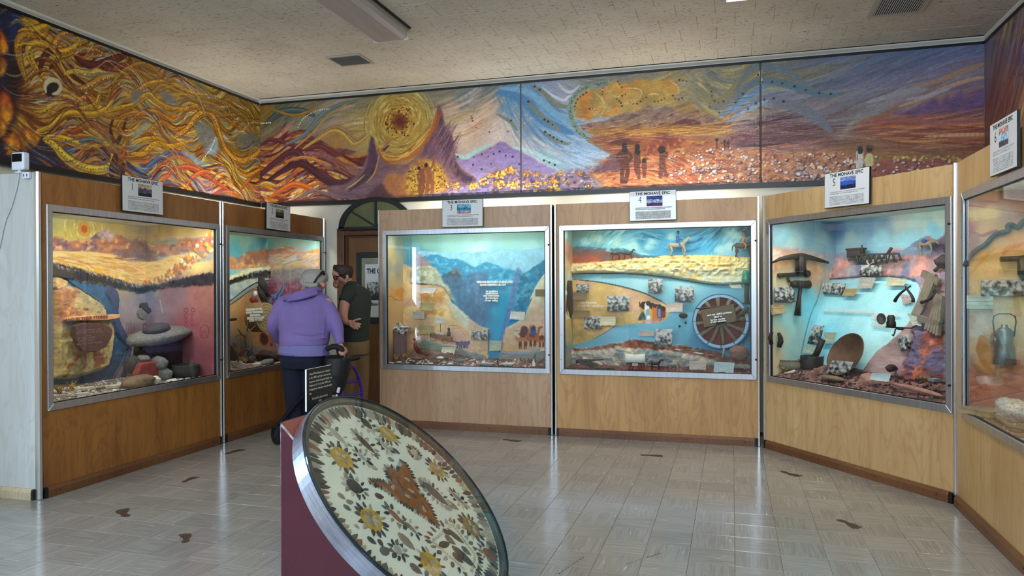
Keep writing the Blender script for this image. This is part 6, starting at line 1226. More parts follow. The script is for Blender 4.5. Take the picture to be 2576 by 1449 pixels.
STONE={'grey':mat('stone_grey',(120,120,118),.85,noise=(30,.25),bump=(60,.6)),'dark':mat('stone_dark',(62,62,62),.85,noise=(30,.25),bump=(70,.6)),'brown':mat('stone_brown',(126,104,82),.85,noise=(20,.2),bump=(50,.5)),'maroon':mat('stone_maroon',(94,62,62),.8,noise=(16,.2),bump=(40,.5)),'red':mat('stone_red',(140,62,58),.8,noise=(16,.2),bump=(40,.5)),'pale':mat('stone_pale',(206,198,188),.8,noise=(20,.15),bump=(40,.5)),'white':mat('stone_white',(232,228,222),.8,noise=(20,.1)),'umber':mat('stone_umber',(58,42,42),.85,noise=(10,.3),bump=(30,.7)),'pink':mat('stone_pink',(170,122,110),.85,noise=(20,.2),bump=(40,.5)),'speck':mat('stone_speckled',(206,200,192),.8,noise=(60,.45),bump=(60,.6))}
def rock(k,z,bb,d,label,m='grey',dep=.6,rot=0,lump=.06,name='stone',cat='stone',group=None):
 s,zc,hs,hz=R(k,z,*bb,d);q=Matrix.Rotation(rot,3,'Y')
 mb=MB().ball((0,0,0),1,18,12,(hs,min(hs,hz)*dep*2 if dep<5 else dep,hz),None,lump,hash(label)%997)
 mb.v=[tuple(q@Vector(v))for v in mb.v]
 o=CASE[k].put(mb,name,STONE[m],s,d,zc);return tag(o,label,cat,group)
def slab(k,z,poly,d,thick,name,label,cat,m,bev=.004):
 c=CASE[k];P=[np.array(c.sz(x,y,d))for x,y in px(z,poly)];o0=sum(P)/len(P)
 mb=MB().prism([tuple(p-o0)for p in P],lambda u,v,w_:(u,-w_,v),thick)
 o=c.put(mb,name,m,o0[0],d,o0[1]);bevel(o,bev,1)
 return tag(o,label,cat),o0
def lines(k,z,rows,d,size,m,tilt=0.0,parent=None,name='lettering',h=.006,align='CENTER',bold=.0):
 c=CASE[k];out=None
 for t,x,y in rows:
  s,zz=c.sz(*px(z,[(x,y)])[0],d);ct,st=math.cos(tilt),math.sin(tilt)
  fr=lambda u,v,w_:(s+u*ct-v*st,d,zz+u*st+v*ct)
  mb=text_mesh(t,size,fr,align,0,bold=bold);n=len(mb.v)
  mb.add([(x_,y_-h,z_)for x_,y_,z_ in mb.v],[f for f in mb.f])
  if out is None:out=mb
  else:out.add(mb.v,mb.f)
 o=out.build(name,m,CROOT[k]if parent is None else parent);return o
WHT=mat('white_lettering',(240,240,236),.6);DRK=mat('dark_lettering',(50,40,36),.7)
IRON=mat('rusty_iron',(52,44,40),.6,.5,noise=(40,.3),bump=(80,.3));STEEL=mat('dull_steel',(110,108,104),.45,.8,noise=(30,.2));OLDW=wood('weathered_timber',(136,124,108),(110,98,84),(66,56,46),scale=4,rough=.85,seed=2,coat=0)
HAIR=mat('dark_horsehair',(40,34,30),.7,noise=(60,.3,(6,6,.3)));GREENG=mat('green_glass_insulator',(40,130,110),.2)
def tubes(k,d0,strands,name,label,cat,m,n=8,parent=None):
 c=CASE[k];mb=MB();ref=None
 for pts,r in strands:
  q=[]
  for zz,x,y,d in pts:
   s_,h_=c.sz(*px(zz,[(x,y)])[0],d);q.append(Vector((s_,d,h_)))
  if ref is None:ref=q[0].copy()
  mb.tube([p-ref for p in q],r,n)
 o=c.put(mb,name,m,*ref)
 return tag(o,label,cat)if label else o
 # ground of every case: sloping board with grit and chips
GC={1:(150,142,136),2:(140,112,96),3:(134,92,84),4:(112,66,58),5:(110,78,76),6:(140,110,90)}
PC={1:['pale','grey','white'],2:['brown','pale'],3:['pale','white','brown'],4:['red','maroon','pink'],5:['maroon','umber','pink'],6:['brown','pink','pale']}
for k,c in CASE.items():
 f0,f1=c.fz;dmax=c.db(f1)+.0
 cv=Canvas(c.s0-.012,c.s1+.012,.02,dmax,45,45,None,GC[k]);cv.mottle(.5,9,9,50+k);cv.mottle(.5,30,30,60+k)
 cv.H=.014*fbm(cv.U*14,cv.V*14,70+k,4)-.005
 cv.build('ground',lambda U,V,H:(U,V,f0+(f1-f0)*(V/dmax)+H),DPAINT,CROOT[k],1.0)
 for q,pc in enumerate(PC[k]):
  mb=MB();rg=random.Random(100*k+q)
  for i in range(130 if k in(1,3,5,6)else 90):
   s_=rg.uniform(c.s0,c.s1);d_=.03+(dmax-.07)*rg.random()**1.4;r=rg.uniform(.005,.014)*(1.5 if rg.random()<.15 else 1)
   a=rg.uniform(0,6.28);pts=[(math.cos(a+t)*r*rg.uniform(.7,1.3),math.sin(a+t)*r*rg.uniform(.7,1.3))for t in(0,1.2,2.3,3.6,5)]
   zz=f0+(f1-f0)*(d_/dmax)+.004
   mb.add([(s_+u,d_+v,zz-.004)for u,v in pts]+[(s_+u*.75,d_+v*.75,zz+r*rg.uniform(.3,.7))for u,v in pts],[(5,6,7,8,9)]+[(i_,(i_+1)%5,5+(i_+1)%5,5+i_)for i_ in range(5)])
  tag(mb.build('gravel',STONE[pc],CROOT[k]),kind='stuff')
YF_=mat('yellow_petals',(214,160,24),.7)
def flowers(k,z,spots,label,d=.12):
 c=CASE[k];mb=None;s0_,z0_=c.sz(*px(z,[spots[0]])[0],d);mb=MB()
 for x,y in spots:
  s_,h_=c.sz(*px(z,[(x,y)])[0],d)
  for q in range(14):mb.ball((s_-s0_+random.gauss(0,.011),random.gauss(0,.012),h_-z0_+random.gauss(0,.008)),.008,6,4,(1,1,.6))
 root=c.thing('dried_flowers',s0_,d,z0_,label,'flowers','dried yellow flowers in the cases');mb.build('petals',YF_,root)
 st=MB()
 for q in range(10):a=random.uniform(0,6.28);st.tube([(random.gauss(0,.02),0,-.035),(math.cos(a)*.02,math.sin(a)*.02,.0),(math.cos(a)*.045,math.sin(a)*.03,.03)],.0018,4)
 st.build('dry_twigs',mat('dry_twig',(120,110,86),.9),root)
 # ===== case 1
o,o0=slab(1,Z1c,[(360,310),(400,290),(480,270),(600,275),(700,285),(780,310),(840,350),(840,400),(825,470),(760,580),(700,615),(620,648),(540,640),(455,640),(400,560),(368,480)],.62,.045,'stone_plaque','flat dark maroon stone plaque with faint writing in case one','plaque',STONE['maroon'])
lines(1,Z1c,[('OUR ANCESTORS CAME',600,365),('FROM EARTH AND WATER',600,395),('MADE',580,435),('BY THEIR HANDS',560,465),('IN THE VALLEY',560,497),('AND THE STONE WE KEEP',600,535)],.574,.021,mat('chalk_lettering',(150,124,120),.9),h=.0008)
mb=MB();c=CASE[1]
q=[c.L(*px(Z1c,[(x,y)])[0],.70)for x,y in((240,222),(290,190),(420,178),(560,172),(740,165),(890,158),(890,205),(740,232),(560,240),(420,236),(290,244))]
o0=q[0].copy();mb.prism([(p.x-o0.x,p.z-o0.z)for p in q],lambda u,v,w_:(u,-w_,v),.09)
o=c.put(mb,'lettered_ledge',mat('ledge_plaster',(226,168,122),.85,noise=(12,.18),bump=(30,.8)),*o0);tag(o,'thin orange plaster ledge with red lettering in case one','ledge');bevel(o,.005,1)
lines(1,Z1c,[('AND IN THEIR STORIES',565,212)],.607,.040,mat('red_lettering',(150,60,44),.8),h=.002,tilt=.03)
slab(1,Z1d,[(185,125),(240,115),(260,150),(245,270),(160,185),(165,150)],.62,.035,'stone_tool','upper dark grey half of the split stone tool hung in case one','stone tool',STONE['dark']);slab(1,Z1d,[(160,190),(245,272),(235,350),(205,368),(140,330),(122,270),(130,225)],.62,.035,'stone_tool','lower grey half of the split stone tool hung in case one','stone tool',STONE['grey'])
slab(1,Z1d,[(255,165),(300,205),(308,245),(262,285),(205,215)],.63,.03,'stone_tool','small right-hand piece of the split stone tool in case one','stone tool',STONE['dark'])
rock(1,Z1d,(40,420,815,730),.42,'large grey oblong grinding slab raised on a dark rock in case one','grey',.9,-.20,.04,'grinding_slab','grinding stone')
CASE1S=R(1,Z1d,40,420,815,730,.42)
bpy.data.objects['grinding_slab'].scale=(1.0,1.0,.62)
rock(1,Z1d,(250,420,570,560),.36,'dark cylindrical hand stone lying on the big grinding slab','dark',.9,-.16,.03,'hand_stone','grinding stone')
slab(1,Z1d,[(60,700),(300,690),(520,665),(590,700),(600,900),(590,1100),(520,1190),(60,1190),(30,950)],.56,.19,'support_rock','dark umber rock under the grinding slab in case one','rock',STONE['umber'],.03)
slab(1,Z1d,[(40,1150),(110,980),(140,960),(280,935),(340,940),(440,1060),(490,1190),(420,1200),(60,1190)],.34,.06,'red_rock','red rock slab with black cracks in case one','rock',STONE['red'],.015)
rock(1,Z1d,(15,865,132,1110),.40,'pitted dark upright stone left of the red rock','dark',.9,.15);rock(1,Z1d,(138,862,286,962),.36,'round grey pebble resting on the red rock','grey',.9)
rock(1,Z1d,(370,875,500,1060),.30,'smooth upright grey stone right of the red rock, its upper half','grey',.9,-.25);rock(1,Z1d,(440,1020,562,1215),.28,'tapering greenish grey stone leaning right of the red rock','grey',.9,-.3)
rock(1,Z1d,(-40,1160,360,1292),.17,'long brown river stone at the front of case one','brown',.9,-.08);rock(1,Z1d,(275,1155,420,1260),.20,'knobbly white crystal behind the long brown stone','white',.9,0,.14);rock(1,Z1d,(570,1195,700,1235),.16,'flat white shell on the gravel of case one','white',.9)
mb=MB().lathe([(.02,0),(.07,.004),(.112,.03),(.122,.07),(.112,.105),(.118,.118),(.108,.116),(.100,.09),(.108,.06),(.09,.02),(.0,.012)],n=28,wob=.012)
s_,d_=CASE[1].sd(*px(Z1d,[(885,1160)])[0],.612);tag(CASE[1].put(mb,'bowl',STONE['dark'],min(s_,CASE[1].s1-.13),max(.14,d_),.612),'squat dark clay bowl standing on the gravel in case one','bowl')
for i,(x,y,w_)in enumerate(((520,1140,110),(360,1140,70),(500,1210,90),(940,1105,110),(740,1135,60),(180,1235,80))):
 s_,d_=CASE[1].sd(*px(Z1c,[(x,y)])[0],.62);d_=min(.6,max(.06,d_));wd=w_/5.175/250
 mb=MB().prism([(math.cos(t)*wd*random.uniform(.7,1.1),math.sin(t)*wd*.6*random.uniform(.7,1.1))for t in np.linspace(0,5.6,8)],lambda u,v,w__:(u,v,w__),.018)
 tag(CASE[1].put(mb,'stone_chip',STONE['pale' if i!=4 else 'brown'],s_,d_,.618),['broad grey stone chip in the middle of the gravel of case one','small pale chip beside the yellow flowers of case one','pointed pale chip at the front edge of case one','flat pale slate before the dark rock in case one','thin brown sliver on the gravel of case one','grey chip near the front left corner of case one'][i],'stone')
flowers(1,Z1c,[(205,1140)],'dried yellow flowers at the front left corner of case one',.10);flowers(1,Z1c,[(360,1085)],'dried yellow flowers behind the corner ones in case one',.22)
# ===== case 2
c=CASE[2];s_,z_,hs,hz=R(2,Z2b,430,130,755,600,.5)
root=c.thing('log_slice',s_,.5,z_,'sawn log slice with white raised lettering in case two','log slice')
mb=MB();N_=28;ol=[(hs*1.0*math.cos(t)*(1+.06*math.sin(2*t+.5)),hz*math.sin(t)*(1+.05*math.sin(3*t)))for t in np.linspace(0,2*PI,N_,endpoint=False)]
mb.prism(ol,lambda u,v,w_:(u-.0*w_,-w_,v),.14);mb.build('bark',mat('log_bark',(132,104,70),.9,noise=(12,.4,(.3,.3,4)),bump=(20,1,(1,1,.1))),root)
MB().add([(u*.97,-.1405,v*.97)for u,v in ol],[tuple(range(N_))]).build('cut_face',mat('log_face',(186,160,112),.8,noise=(9,.18)),root)
for i in range(4):MB().tube([(u*(.25+.2*i),-.1412,v*(.25+.2*i))for u,v in ol+ol[:1]],.0016,4).build('growth_ring',mat('ring_dark',(150,120,78),.8),root)
lo=lines(2,Z2b,[('CHILDREN OF THE',583,255),('DESERT WANDERED',592,300),('HERE LONG',602,350),('BEFORE THE ROADS',612,395),('CAME TO THEM',615,432)],.355,.031,WHT,parent=None,bold=.002)
o=tubes(2,.4,[([(Z2a,770,1010,.55),(Z2a,800,1120,.5),(Z2a,830,1230,.48),(Z2a,860,1360,.5)],[.03,.05,.05,.03]),([(Z2a,720,1180,.5),(Z2a,760,1280,.45),(Z2a,830,1400,.44),(Z2a,860,1480,.46)],[.015,.03,.04,.02]),([(Z2a,800,1030,.5),(Z2a,870,1150,.47),(Z2a,900,1220,.5)],.014),([(Z2a,900,1300,.5),(Z2a,960,1360,.5)],.006),([(Z2a,880,1420,.5),(Z2a,930,1500,.5)],.006)],'charred_branch','black charred branch fixed to the backdrop of case two','branch',mat('charred_wood',(44,38,34),.9,noise=(30,.5),bump=(40,1)),7)
s_,z_=c.sz(*px(Z2a,[(645,1390)])[0],.5);root=c.thing('figurine',s_,.5,z_-.03,'tiny red and white seated figurine above the log slice','figurine')
MB().ball((-.02,0,.02),.035,10,7,(1,.8,1),None,.2,3).ball((.03,0,.0),.03,8,6,(1,.8,1.2),None,.2,5).build('red_robe',mat('red_robe',(130,40,36),.8),root)
MB().ball((.01,-.01,.085),.03,10,7,(1,.7,1.1)).build('white_shirt',mat('white_shirt',(226,226,230),.8),root);MB().ball((.015,-.01,.135),.016,10,7).build('head',mat('figurine_skin',(170,110,80),.7),root)
tubes(2,.5,[([(Z2b,165,425,.6),(Z2b,230,420,.58),(Z2b,290,415,.57)],.014)],'charred_stick','short black charred stick on the backdrop of case two','stick',MATS['charred_wood'],7)
TW=mat('bare_twig',(92,84,76),.9,noise=(40,.3))
tubes(2,.3,[([(Z2b,515,1110,.34),(Z2b,470,900,.33),(Z2b,440,790,.33),(Z2b,445,700,.33),(Z2b,490,620,.33),(Z2b,560,570,.33),(Z2b,615,515,.33)],[.016,.012,.012,.014,.010,.007,.004]),([(Z2b,440,700,.33),(Z2b,375,660,.33),(Z2b,345,610,.33),(Z2b,310,585,.33)],[.010,.008,.006,.003]),([(Z2b,375,670,.33),(Z2b,310,690,.33),(Z2b,285,710,.33)],.004),([(Z2b,475,610,.33),(Z2b,480,520,.34),(Z2b,460,460,.34)],[.008,.006,.004]),([(Z2b,515,1110,.34),(Z2b,530,930,.30),(Z2b,550,850,.30),(Z2b,552,740,.30)],[.010,.008,.006,.004]),([(Z2b,440,900,.3),(Z2b,510,930,.3),(Z2b,560,960,.3),(Z2b,600,1080,.3)],.007),([(Z2b,480,1110,.3),(Z2b,455,980,.3),(Z2b,500,900,.3)],.006)],'bare_branch','bare forked branch standing in a vase in case two','branch',TW,7)
mb=MB().lathe([(.03,0),(.055,.02),(.05,.06),(.03,.12),(.022,.16),(.026,.17)],n=20);s_,z_=c.sz(*px(Z2b,[(530,1130)])[0],.34);tag(c.put(mb,'vase',mat('smoky_vase',(96,92,90),.2,0,.6),s_,.34,z_),'smoky glass vase holding the bare branch in case two','vase')
slab(2,Z2b,[(160,790),(340,1100),(320,1140),(160,1090)],.22,.015,'basket_panel','dark woven basket panel at the left edge of case two','basket',mat('dark_weave',(60,52,46),.9,noise=(60,.4),bump=(60,1)),.004)
o=slab(2,Z2b,[(170,1100),(500,1165),(330,1240),(230,1200)],.10,.02,'parchment','pale folded leaf at the lower left corner of case two','parchment',STONE['pale'],.004)[0]
rock(2,Z2b,(680,965,935,1140),.30,'dark wedge of split bark near the log slice in case two','umber',.9,.2,.18,'bark_piece','bark');rock(2,Z2b,(690,1095,900,1160),.16,'long smooth green-grey stone at the front of case two','grey',.9,-.1);rock(2,Z2b,(600,1140,690,1200),.12,'spiky pale dried plant lump at the front of case two','pale',.9,0,.2)
flowers(2,Z2b,[(300,1140)],'dried amber flowers on the folded leaf in case two',.09);flowers(2,Z2b,[(425,1095)],'dried amber flowers beside the vase in case two',.24)
# ===== case 3
D3=.385
note(3,Z3a,[(755,1170),(1050,1180),(1010,1285),(755,1275)],D3-.03,'torn white paper note at the top of the sandy slope in case three','white',.014,.08)
note(3,Z3c,[(705,155),(950,160),(940,305),(705,285)],D3-.02,'greenish note with curled lower edge below the torn one in case three','olive',.02);note(3,Z3c,[(695,575),(945,575),(942,730),(690,720)],D3-.02,'olive note above the toy wagon in case three','olive',.02)
card(3,Z3c,rect(570,315,780,445,4),D3-.03,'envelope','small grey envelope on the sandy slope in case three','envelope',NOTE['grey'],.004)
note(3,Z3c,[(985,430),(1150,430),(1170,540),(980,520)],D3-.10,'small pale note on a stalk above the toy wagon in case three','white',.0,.05);tubes(3,.3,[([(Z3c,1070,540,D3-.09),(Z3c,1075,620,D3-.09),(Z3c,1078,690,D3-.09)],.004)],'note_stalk','thin stalk under the small pale note in case three','stalk',STEEL)
card(3,Z3d,rect(185,650,480,832,6),D3-.05,'framed_drawing','small dark-framed ink drawing low in case three','drawing',photo_mat(3),.008)
note(3,Z3d,[(905,310),(1170,325),(1150,470),(890,450)],D3-.06,'white note over the blue canyon in case three','white',.012,.05);card(3,Z3b,rect(1425,1205,1600,1340,0),D3-.03,'brown_plaque','small brown plaque at the right edge of case three','plaque',NOTE['brown'],.006)
note(3,Z3d,[(520,840),(740,850),(735,1030),(520,1025)],D3-.03,'greenish printed sheet low in the blue canyon','green',.01,.05);note(3,Z3d,[(1460,965),(1560,960),(1560,1035),(1440,1030)],D3-.06,'small cream note beside the painted camels','cream',.008)
o=card(3,Z3c,[(1110,965),(1360,970),(1345,1080),(1110,1050)],.20,'folded_paper','folded cream paper standing on the gravel in case three','note',NOTE['cream'],.002,.03,None,torn=.2)
tubes(3,.2,[([(Z3c,130,215,.20),(Z3c,128,600,.20),(Z3c,120,980,.20)],.010)],'post_stick','slim dark post at the left edge of case three','post',mat('dark_stick',(76,66,54),.8));rock(3,Z3c,(100,140,222,225),.20,'grey stone cap on the slim post in case three','grey',.9,0,.1)
c=CASE[3];s_,d_=c.sd(*px(Z3c,[(270,1060)])[0],.63);s_,z_=c.sz(*px(Z3c,[(275,700)])[0],.2)
root=c.thing('reading_stand',s_+.04,.2,.62,'small slanted reading stand with open booklet in case three','stand');MB().box((-.055,-.03,0),(.06,.03,.33)).build('column',mat('stand_violet_grey',(130,104,100),.8),root);o=MB().box((-.10,-.055,-.008),(.10,.055,.008)).build('booklet',photo_mat(5),root);o.location=(0,-.01,.36);o.rotation_euler=(.7,.3,-.3)
lines(3,Z3b,[('VISIONS BEYOND OURSELVES',640,1062),('HAVE DRIVEN US ON',610,1120),('to explore',590,1240),('understand',590,1282),('and overcome',580,1325),('the barriers',590,1370),('of our valley',580,1415)],D3+.02,.029,WHT,bold=.0015,h=.008)
def wheel(mb,c,r,w_,n=10,rim=.10,hub=.16,m=None):
 A=Matrix.Translation(c)@Matrix.Rotation(PI/2,4,'X');mb.ring(r*(1-rim),r,-w_/2,w_/2,24,A);mb.tube([(c[0],c[1]-w_*.8,c[2]),(c[0],c[1]+w_*.8,c[2])],r*hub,8)
 for i in range(n):t=2*PI*i/n;mb.bar((c[0],c[1],c[2]),(c[0]+math.cos(t)*r*.95,c[1],c[2]+math.sin(t)*r*.95),r*.06,r*.06)
TOYW=mat('toy_wood',(136,92,60),.7,noise=(30,.2));TOYD=mat('toy_dark',(52,44,46),.7)
def horse(k,s,d,z,h,label,m,pack=None,rider=None,flip=1,name='toy_horse',cat='toy horse',graze=False):
 c=CASE[k];root=c.thing(name,s,d,z,label,cat);f=flip;mb=MB()
 mb.tube([(-.62*h*f,0,.80*h),(-.5*h*f,0,.82*h),(-.2*h*f,0,.76*h),(.15*h*f,0,.78*h),(.42*h*f,0,.84*h),(.5*h*f,0,.86*h)],[.06*h,.19*h,.19*h,.19*h,.19*h,.09*h],10)
 nk=[(.4*h*f,0,.88*h),(.58*h*f,0,1.10*h),(.70*h*f,0,1.28*h)]if not graze else[(.4*h*f,0,.86*h),(.62*h*f,0,.92*h),(.78*h*f,0,.86*h)]
 mb.tube(nk,[.15*h,.11*h,.085*h],9);e=Vector(nk[-1]);mb.tube([e+Vector((-.03*h*f,0,.03*h)),e+Vector((.12*h*f,0,-.06*h)),e+Vector((.26*h*f,0,-.2*h))],[.08*h,.075*h,.045*h],8)
 for sx in(-1,1):mb.tube([e+Vector((-.02*h*f,sx*.03*h,.05*h)),e+Vector((-.01*h*f,sx*.04*h,.16*h))],[.03*h,.006*h],5)
 mb.tube([(-.62*h*f,0,.86*h),(-.74*h*f,0,.7*h),(-.76*h*f,0,.42*h)],[.05*h,.05*h,.02*h],6)
 body=mb.build('horse_body',m,root)
 for x0,k1,k2,sy in((-.46,-.5,-.44,1),(-.5,-.36,-.55,-1),(.36,.34,.40,1),(.38,.52,.42,-1)):
  MB().tube([(x0*h*f,sy*.1*h,.70*h),(k1*h*f,sy*.1*h,.38*h),(k2*h*f,sy*.1*h,.08*h),((k2+.05)*h*f,sy*.1*h,0)],[.09*h,.055*h,.038*h,.05*h],7).build('leg',m,root)
 if rider:
  MB().tube([(0,0,.92*h),(-.02*h*f,0,1.2*h),(0,0,1.42*h)],[.12*h,.12*h,.10*h],8).ball((.02*h*f,0,1.62*h),.10*h,8,6).tube([(0,.1*h,1.4*h),(.14*h*f,.14*h,1.2*h),(.3*h*f,.06*h,1.16*h)],.04*h,6).tube([(0,-.1*h,1.4*h),(.14*h*f,-.14*h,1.2*h),(.3*h*f,-.06*h,1.16*h)],.04*h,6).tube([(.0,.1*h,.98*h),(.16*h*f,.22*h,.8*h),(.1*h*f,.22*h,.5*h)],.055*h,6).tube([(.0,-.1*h,.98*h),(.16*h*f,-.22*h,.8*h),(.1*h*f,-.22*h,.5*h)],.055*h,6).build('rider',rider,root)
  MB().lathe([(.0,.10*h),(.08*h,.09*h),(.09*h,.0),(.16*h,-.01*h),(.0,-.012*h)],(.02*h*f,0,1.68*h),12).build('hat',TOYD,root)
 if pack:
  for sx,m2 in((-1,pack[0]),(1,pack[1])):MB().ball((-.05*h*f,sx*.18*h,.95*h),.18*h,8,6,(1.3,.7,.8)).build('pack',m2,root)
 return root
s_,z_,hs,hz=R(3,Z3c,890,690,1300,915,.30);c=CASE[3]
root=c.thing('toy_wagon',s_,.30,z_,'brown toy wagon with driver on the slope of case three','toy wagon')
MB().bar((-hs*.95,0,hz*.55),(hs*.9,0,-hz*.15),.05,.05).build('wagon_body',TOYW,root);MB().bar((-hs*.4,0,hz*.8),(hs*.2,0,hz*.5),.045,.03).build('load',STONE['pale'],root);MB().tube([(hs*.6,0,hz*.4),(hs*.66,0,hz*.95),(hs*.64,0,hz*1.3)],[.022,.02,.012],8).ball((hs*.64,0,hz*1.55),.016,8,6).build('driver',TOYD,root)
mb=MB();wheel(mb,(-hs*.6,-.035,hz*.18),hz*.68,.012,10);mb.build('wheel',TOYW,root);mb=MB();wheel(mb,(hs*.42,-.035,-hz*.35),hz*.55,.012,10);mb.build('wheel',TOYW,root);MB().tube([(hs*.7,0,-hz*.35),(hs*1.5,0,-hz*.65)],.005,6).build('tongue',TOYD,root)
s_,d_=c.sd(*px(Z3c,[(640,1110)])[0],.64);s_,z_=c.sz(*px(Z3c,[(690,1110)])[0],.17);root=c.thing('figurine',s_,.17,z_,'kneeling reddish brown figurine on the gravel of case three','figurine');MB().tube([(-.05,0,.13),(-.04,0,.08),(-.01,0,.03)],[.018,.024,.024],8).ball((-.055,0,.155),.016,8,6).tube([(-.01,0,.03),(.05,0,.02),(.09,-.01,.0)],[.02,.014,.01],7).tube([(-.045,-.01,.11),(.0,-.02,.07),(.04,-.02,.06)],.008,6).build('carved_body',mat('red_clay',(120,52,40),.7,noise=(30,.3)),root)
rock(3,Z3c,(1310,1165,1525,1255),.12,'smooth grey river stone at the front of case three','grey',.8);rock(3,Z3c,(530,1130,770,1210),.16,'flat brown rock under the figurine in case three','brown',.9,0,.1);rock(3,Z3c,(1000,1130,1135,1185),.15,'white oval shell near the folded paper','white',.8)
for i,(x,y)in enumerate(((160,1250),(320,1240),(1250,1265),(890,1265),(1040,1290),(780,1280))):rock(3,Z3c,(x-50,y-18,x+50,y+18),.07+.01*i,['flat cream stone in the left corner of case three','flat cream stone below the flowers of case three','thin white shell before the grey river stone','small white pebble at the front of case three','broken white shell at the front edge of case three','pale chip at the front edge of case three'][i],'white' if i>1 else 'pale',.9,0,.1)
flowers(3,Z3c,[(270,1150)],'dried orange flowers in the left corner of case three',.10);flowers(3,Z3c,[(410,1120)],'dried orange flowers beside the reading stand',.16)
s_,z_,hs,hz=R(3,Z3d,340,1190,780,1330,.08);root=c.thing('toy_boat',s_,.08,z_-hz,'black and white toy riverboat with tall funnel in case three','toy boat')
MB().prism([(-hs,hz*.5),(-hs*.8,hz*.1),(hs*.8,0),(hs*1.05,hz*.15),(hs,hz*.35),(-hs*.2,hz*.35)],lambda u,v,w_:(u,-w_+.02,v),.045).build('hull',TOYD,root);MB().box((-hs*.75,-.018,hz*.4),(hs*.1,.014,hz*1.0)).build('cabin',mat('toy_grey',(130,134,150),.6),root);MB().box((-hs*.82,-.022,hz*1.0),(hs*.18,.018,hz*1.12)).build('cabin_roof',WHT,root);MB().box((-hs*.8,-.018,hz*1.12),(-hs*.5,.014,hz*1.6)).build('pilot_house',WHT,root);MB().tube([(hs*.52,0,hz*.4),(hs*.46,0,hz*2.6)],.007,8).build('funnel',TOYD,root);MB().tube([(-hs*.5,0,hz*1.6),(-hs*.5,0,hz*2.7)],.004,6).build('mast',TOYW,root)
rock(3,Z3d,(715,1240,980,1310),.07,'flat black and white shell beside the toy riverboat','speck',.9)
s_,z_,hs,hz=R(3,Z3d,1285,1165,1370,1330,.07);root=c.thing('toy_boat',s_,.07,z_-hz,'small toy boat with white sail at the right of case three','toy boat');MB().prism([(-hs*.6,hz*.25),(-hs*.8,hz*.9),(-hs*.1,hz*1.9),(hs*.2,hz*1.2),(hs*.7,hz*.35),(0,hz*.05)],lambda u,v,w_:(u,w_,v),.006).build('sail',WHT,root);MB().prism([(hs*.3,0),(hs*1.3,0),(hs*1.6,hz*.3),(hs*.5,hz*.35)],lambda u,v,w_:(u,w_-.01,v),.03).build('hull',mat('red_clay'),root);MB().tube([(-hs*.1,0,hz*1.9),(hs*.8,0,hz*2.9)],.005,6).build('spar',TOYD,root)
tubes(3,.3,[([(Z3d,1080+60*i,1290,.28),(Z3d,1090+62*i+20*(i%3),1230,.28),(Z3d,1080+70*i,1160+20*(i%2),.28)],.006)for i in range(7)],'dry_shrub','dry brown shrub sprigs at the right of case three','shrub',mat('dry_shrub',(96,76,56),.9),5)
# ===== case 4
D4=.40;c=CASE[4]
photo(4,Z4a,rect(290,1120,515,1285,4),D4,'black-and-white photograph high at the left of case four');photo(4,Z4c,rect(810,30,1200,300,-5),D4-.02,'wide photograph of a crowd on the tan bank of case four');photo(4,Z4a,rect(1600,1020,1860,1290,2),D4,'ink drawing of two figures in the upper middle of case four');photo(4,Z4b,rect(345,1160,690,1440,4),D4,'ink drawing of two dark-haired women right of the upper middle in case four')
photo(4,Z4c,rect(415,385,712,610,0),D4-.01,'grey photograph low on the tan bank of case four');photo(4,Z4d,[(0,605),(292,608),(272,912),(-20,905)],D4-.08,'pale portrait photograph of a family leaning in lower case four',thick=.012)
note(4,Z4c,rect(200,-30,470,95,0),D4-.01,'brown note above the white lettering in case four','brown',.03);note(4,Z4c,rect(225,280,510,395,6),D4-.01,'brown note below the white lettering in case four','brown',.03);note(4,Z4c,rect(695,390,960,540,0),D4-.03,'cream typed note beside the low photograph in case four','cream',.02,.06)
note(4,Z4d,rect(180,155,465,305,0),D4-.05,'cream note at the tip of the tan bank in case four','pink',.02);card(4,Z4c,rect(1360,630,1620,725,3),D4-.02,'caption_card','pinkish caption card left of the leaning portrait','note',NOTE['pink'],.004);note(4,Z4b,[(1330,1130),(1545,1130),(1570,1200),(1370,1190)],D4-.08,'narrow curled strip of paper under the green insulator','cream',.0,.05)
card(4,Z4d,rect(580,1155,870,1310,0),.14,'caption_card','pink caption card standing at the front of case four','note',NOTE['pink'],.004);card(4,Z4d,[(1015,1175),(1365,1190),(1345,1365),(1000,1350)],.10,'caption_card','white torn card standing at the front right of case four','note',NOTE['blue'],.003,torn=.08)
lines(4,Z4c,[('Our freedom',480,145),('is only for ourselves',520,202)],D4+.03,.031,WHT,bold=.001)
for(x,y,rx,ry,lab)in((475,372,78,50,'dark oval metal medallion left of the wagon wheel'),(515,496,20,22,'dark round button right below the oval medallion'),(410,558,22,22,'dark round button furthest below the oval medallion')):
 s_,z_,hs,hz=R(4,Z4d,x-rx,y-ry,x+rx,y+ry,D4+.02);tag(c.put(MB().ball((0,0,0),1,20,8,(hs,.012,hz),None,.0),'medallion' if rx>50 else 'button',IRON,s_,D4+.02,z_),lab,'medallion' if rx>50 else 'button')
s_,z_,hs,hz=R(4,Z4d,645,8,1612,940,D4-.06);Rw=(hs+hz)/2
root=c.thing('wagon_wheel',s_,D4-.06,z_,'large wagon wheel with pale blue rim over a dark red disc in case four','wheel')
A=Matrix.Rotation(PI/2,4,'X');o=MB().lathe([(.0001,0),(Rw*.9,0),(Rw*.9,.006),(.0001,.006)],n=40,axis=A.to_3x3(),smooth=False).build('red_disc',mat('oxblood_board',(112,26,34),.7,noise=(8,.2)),root);o.location=(0,.02,0)
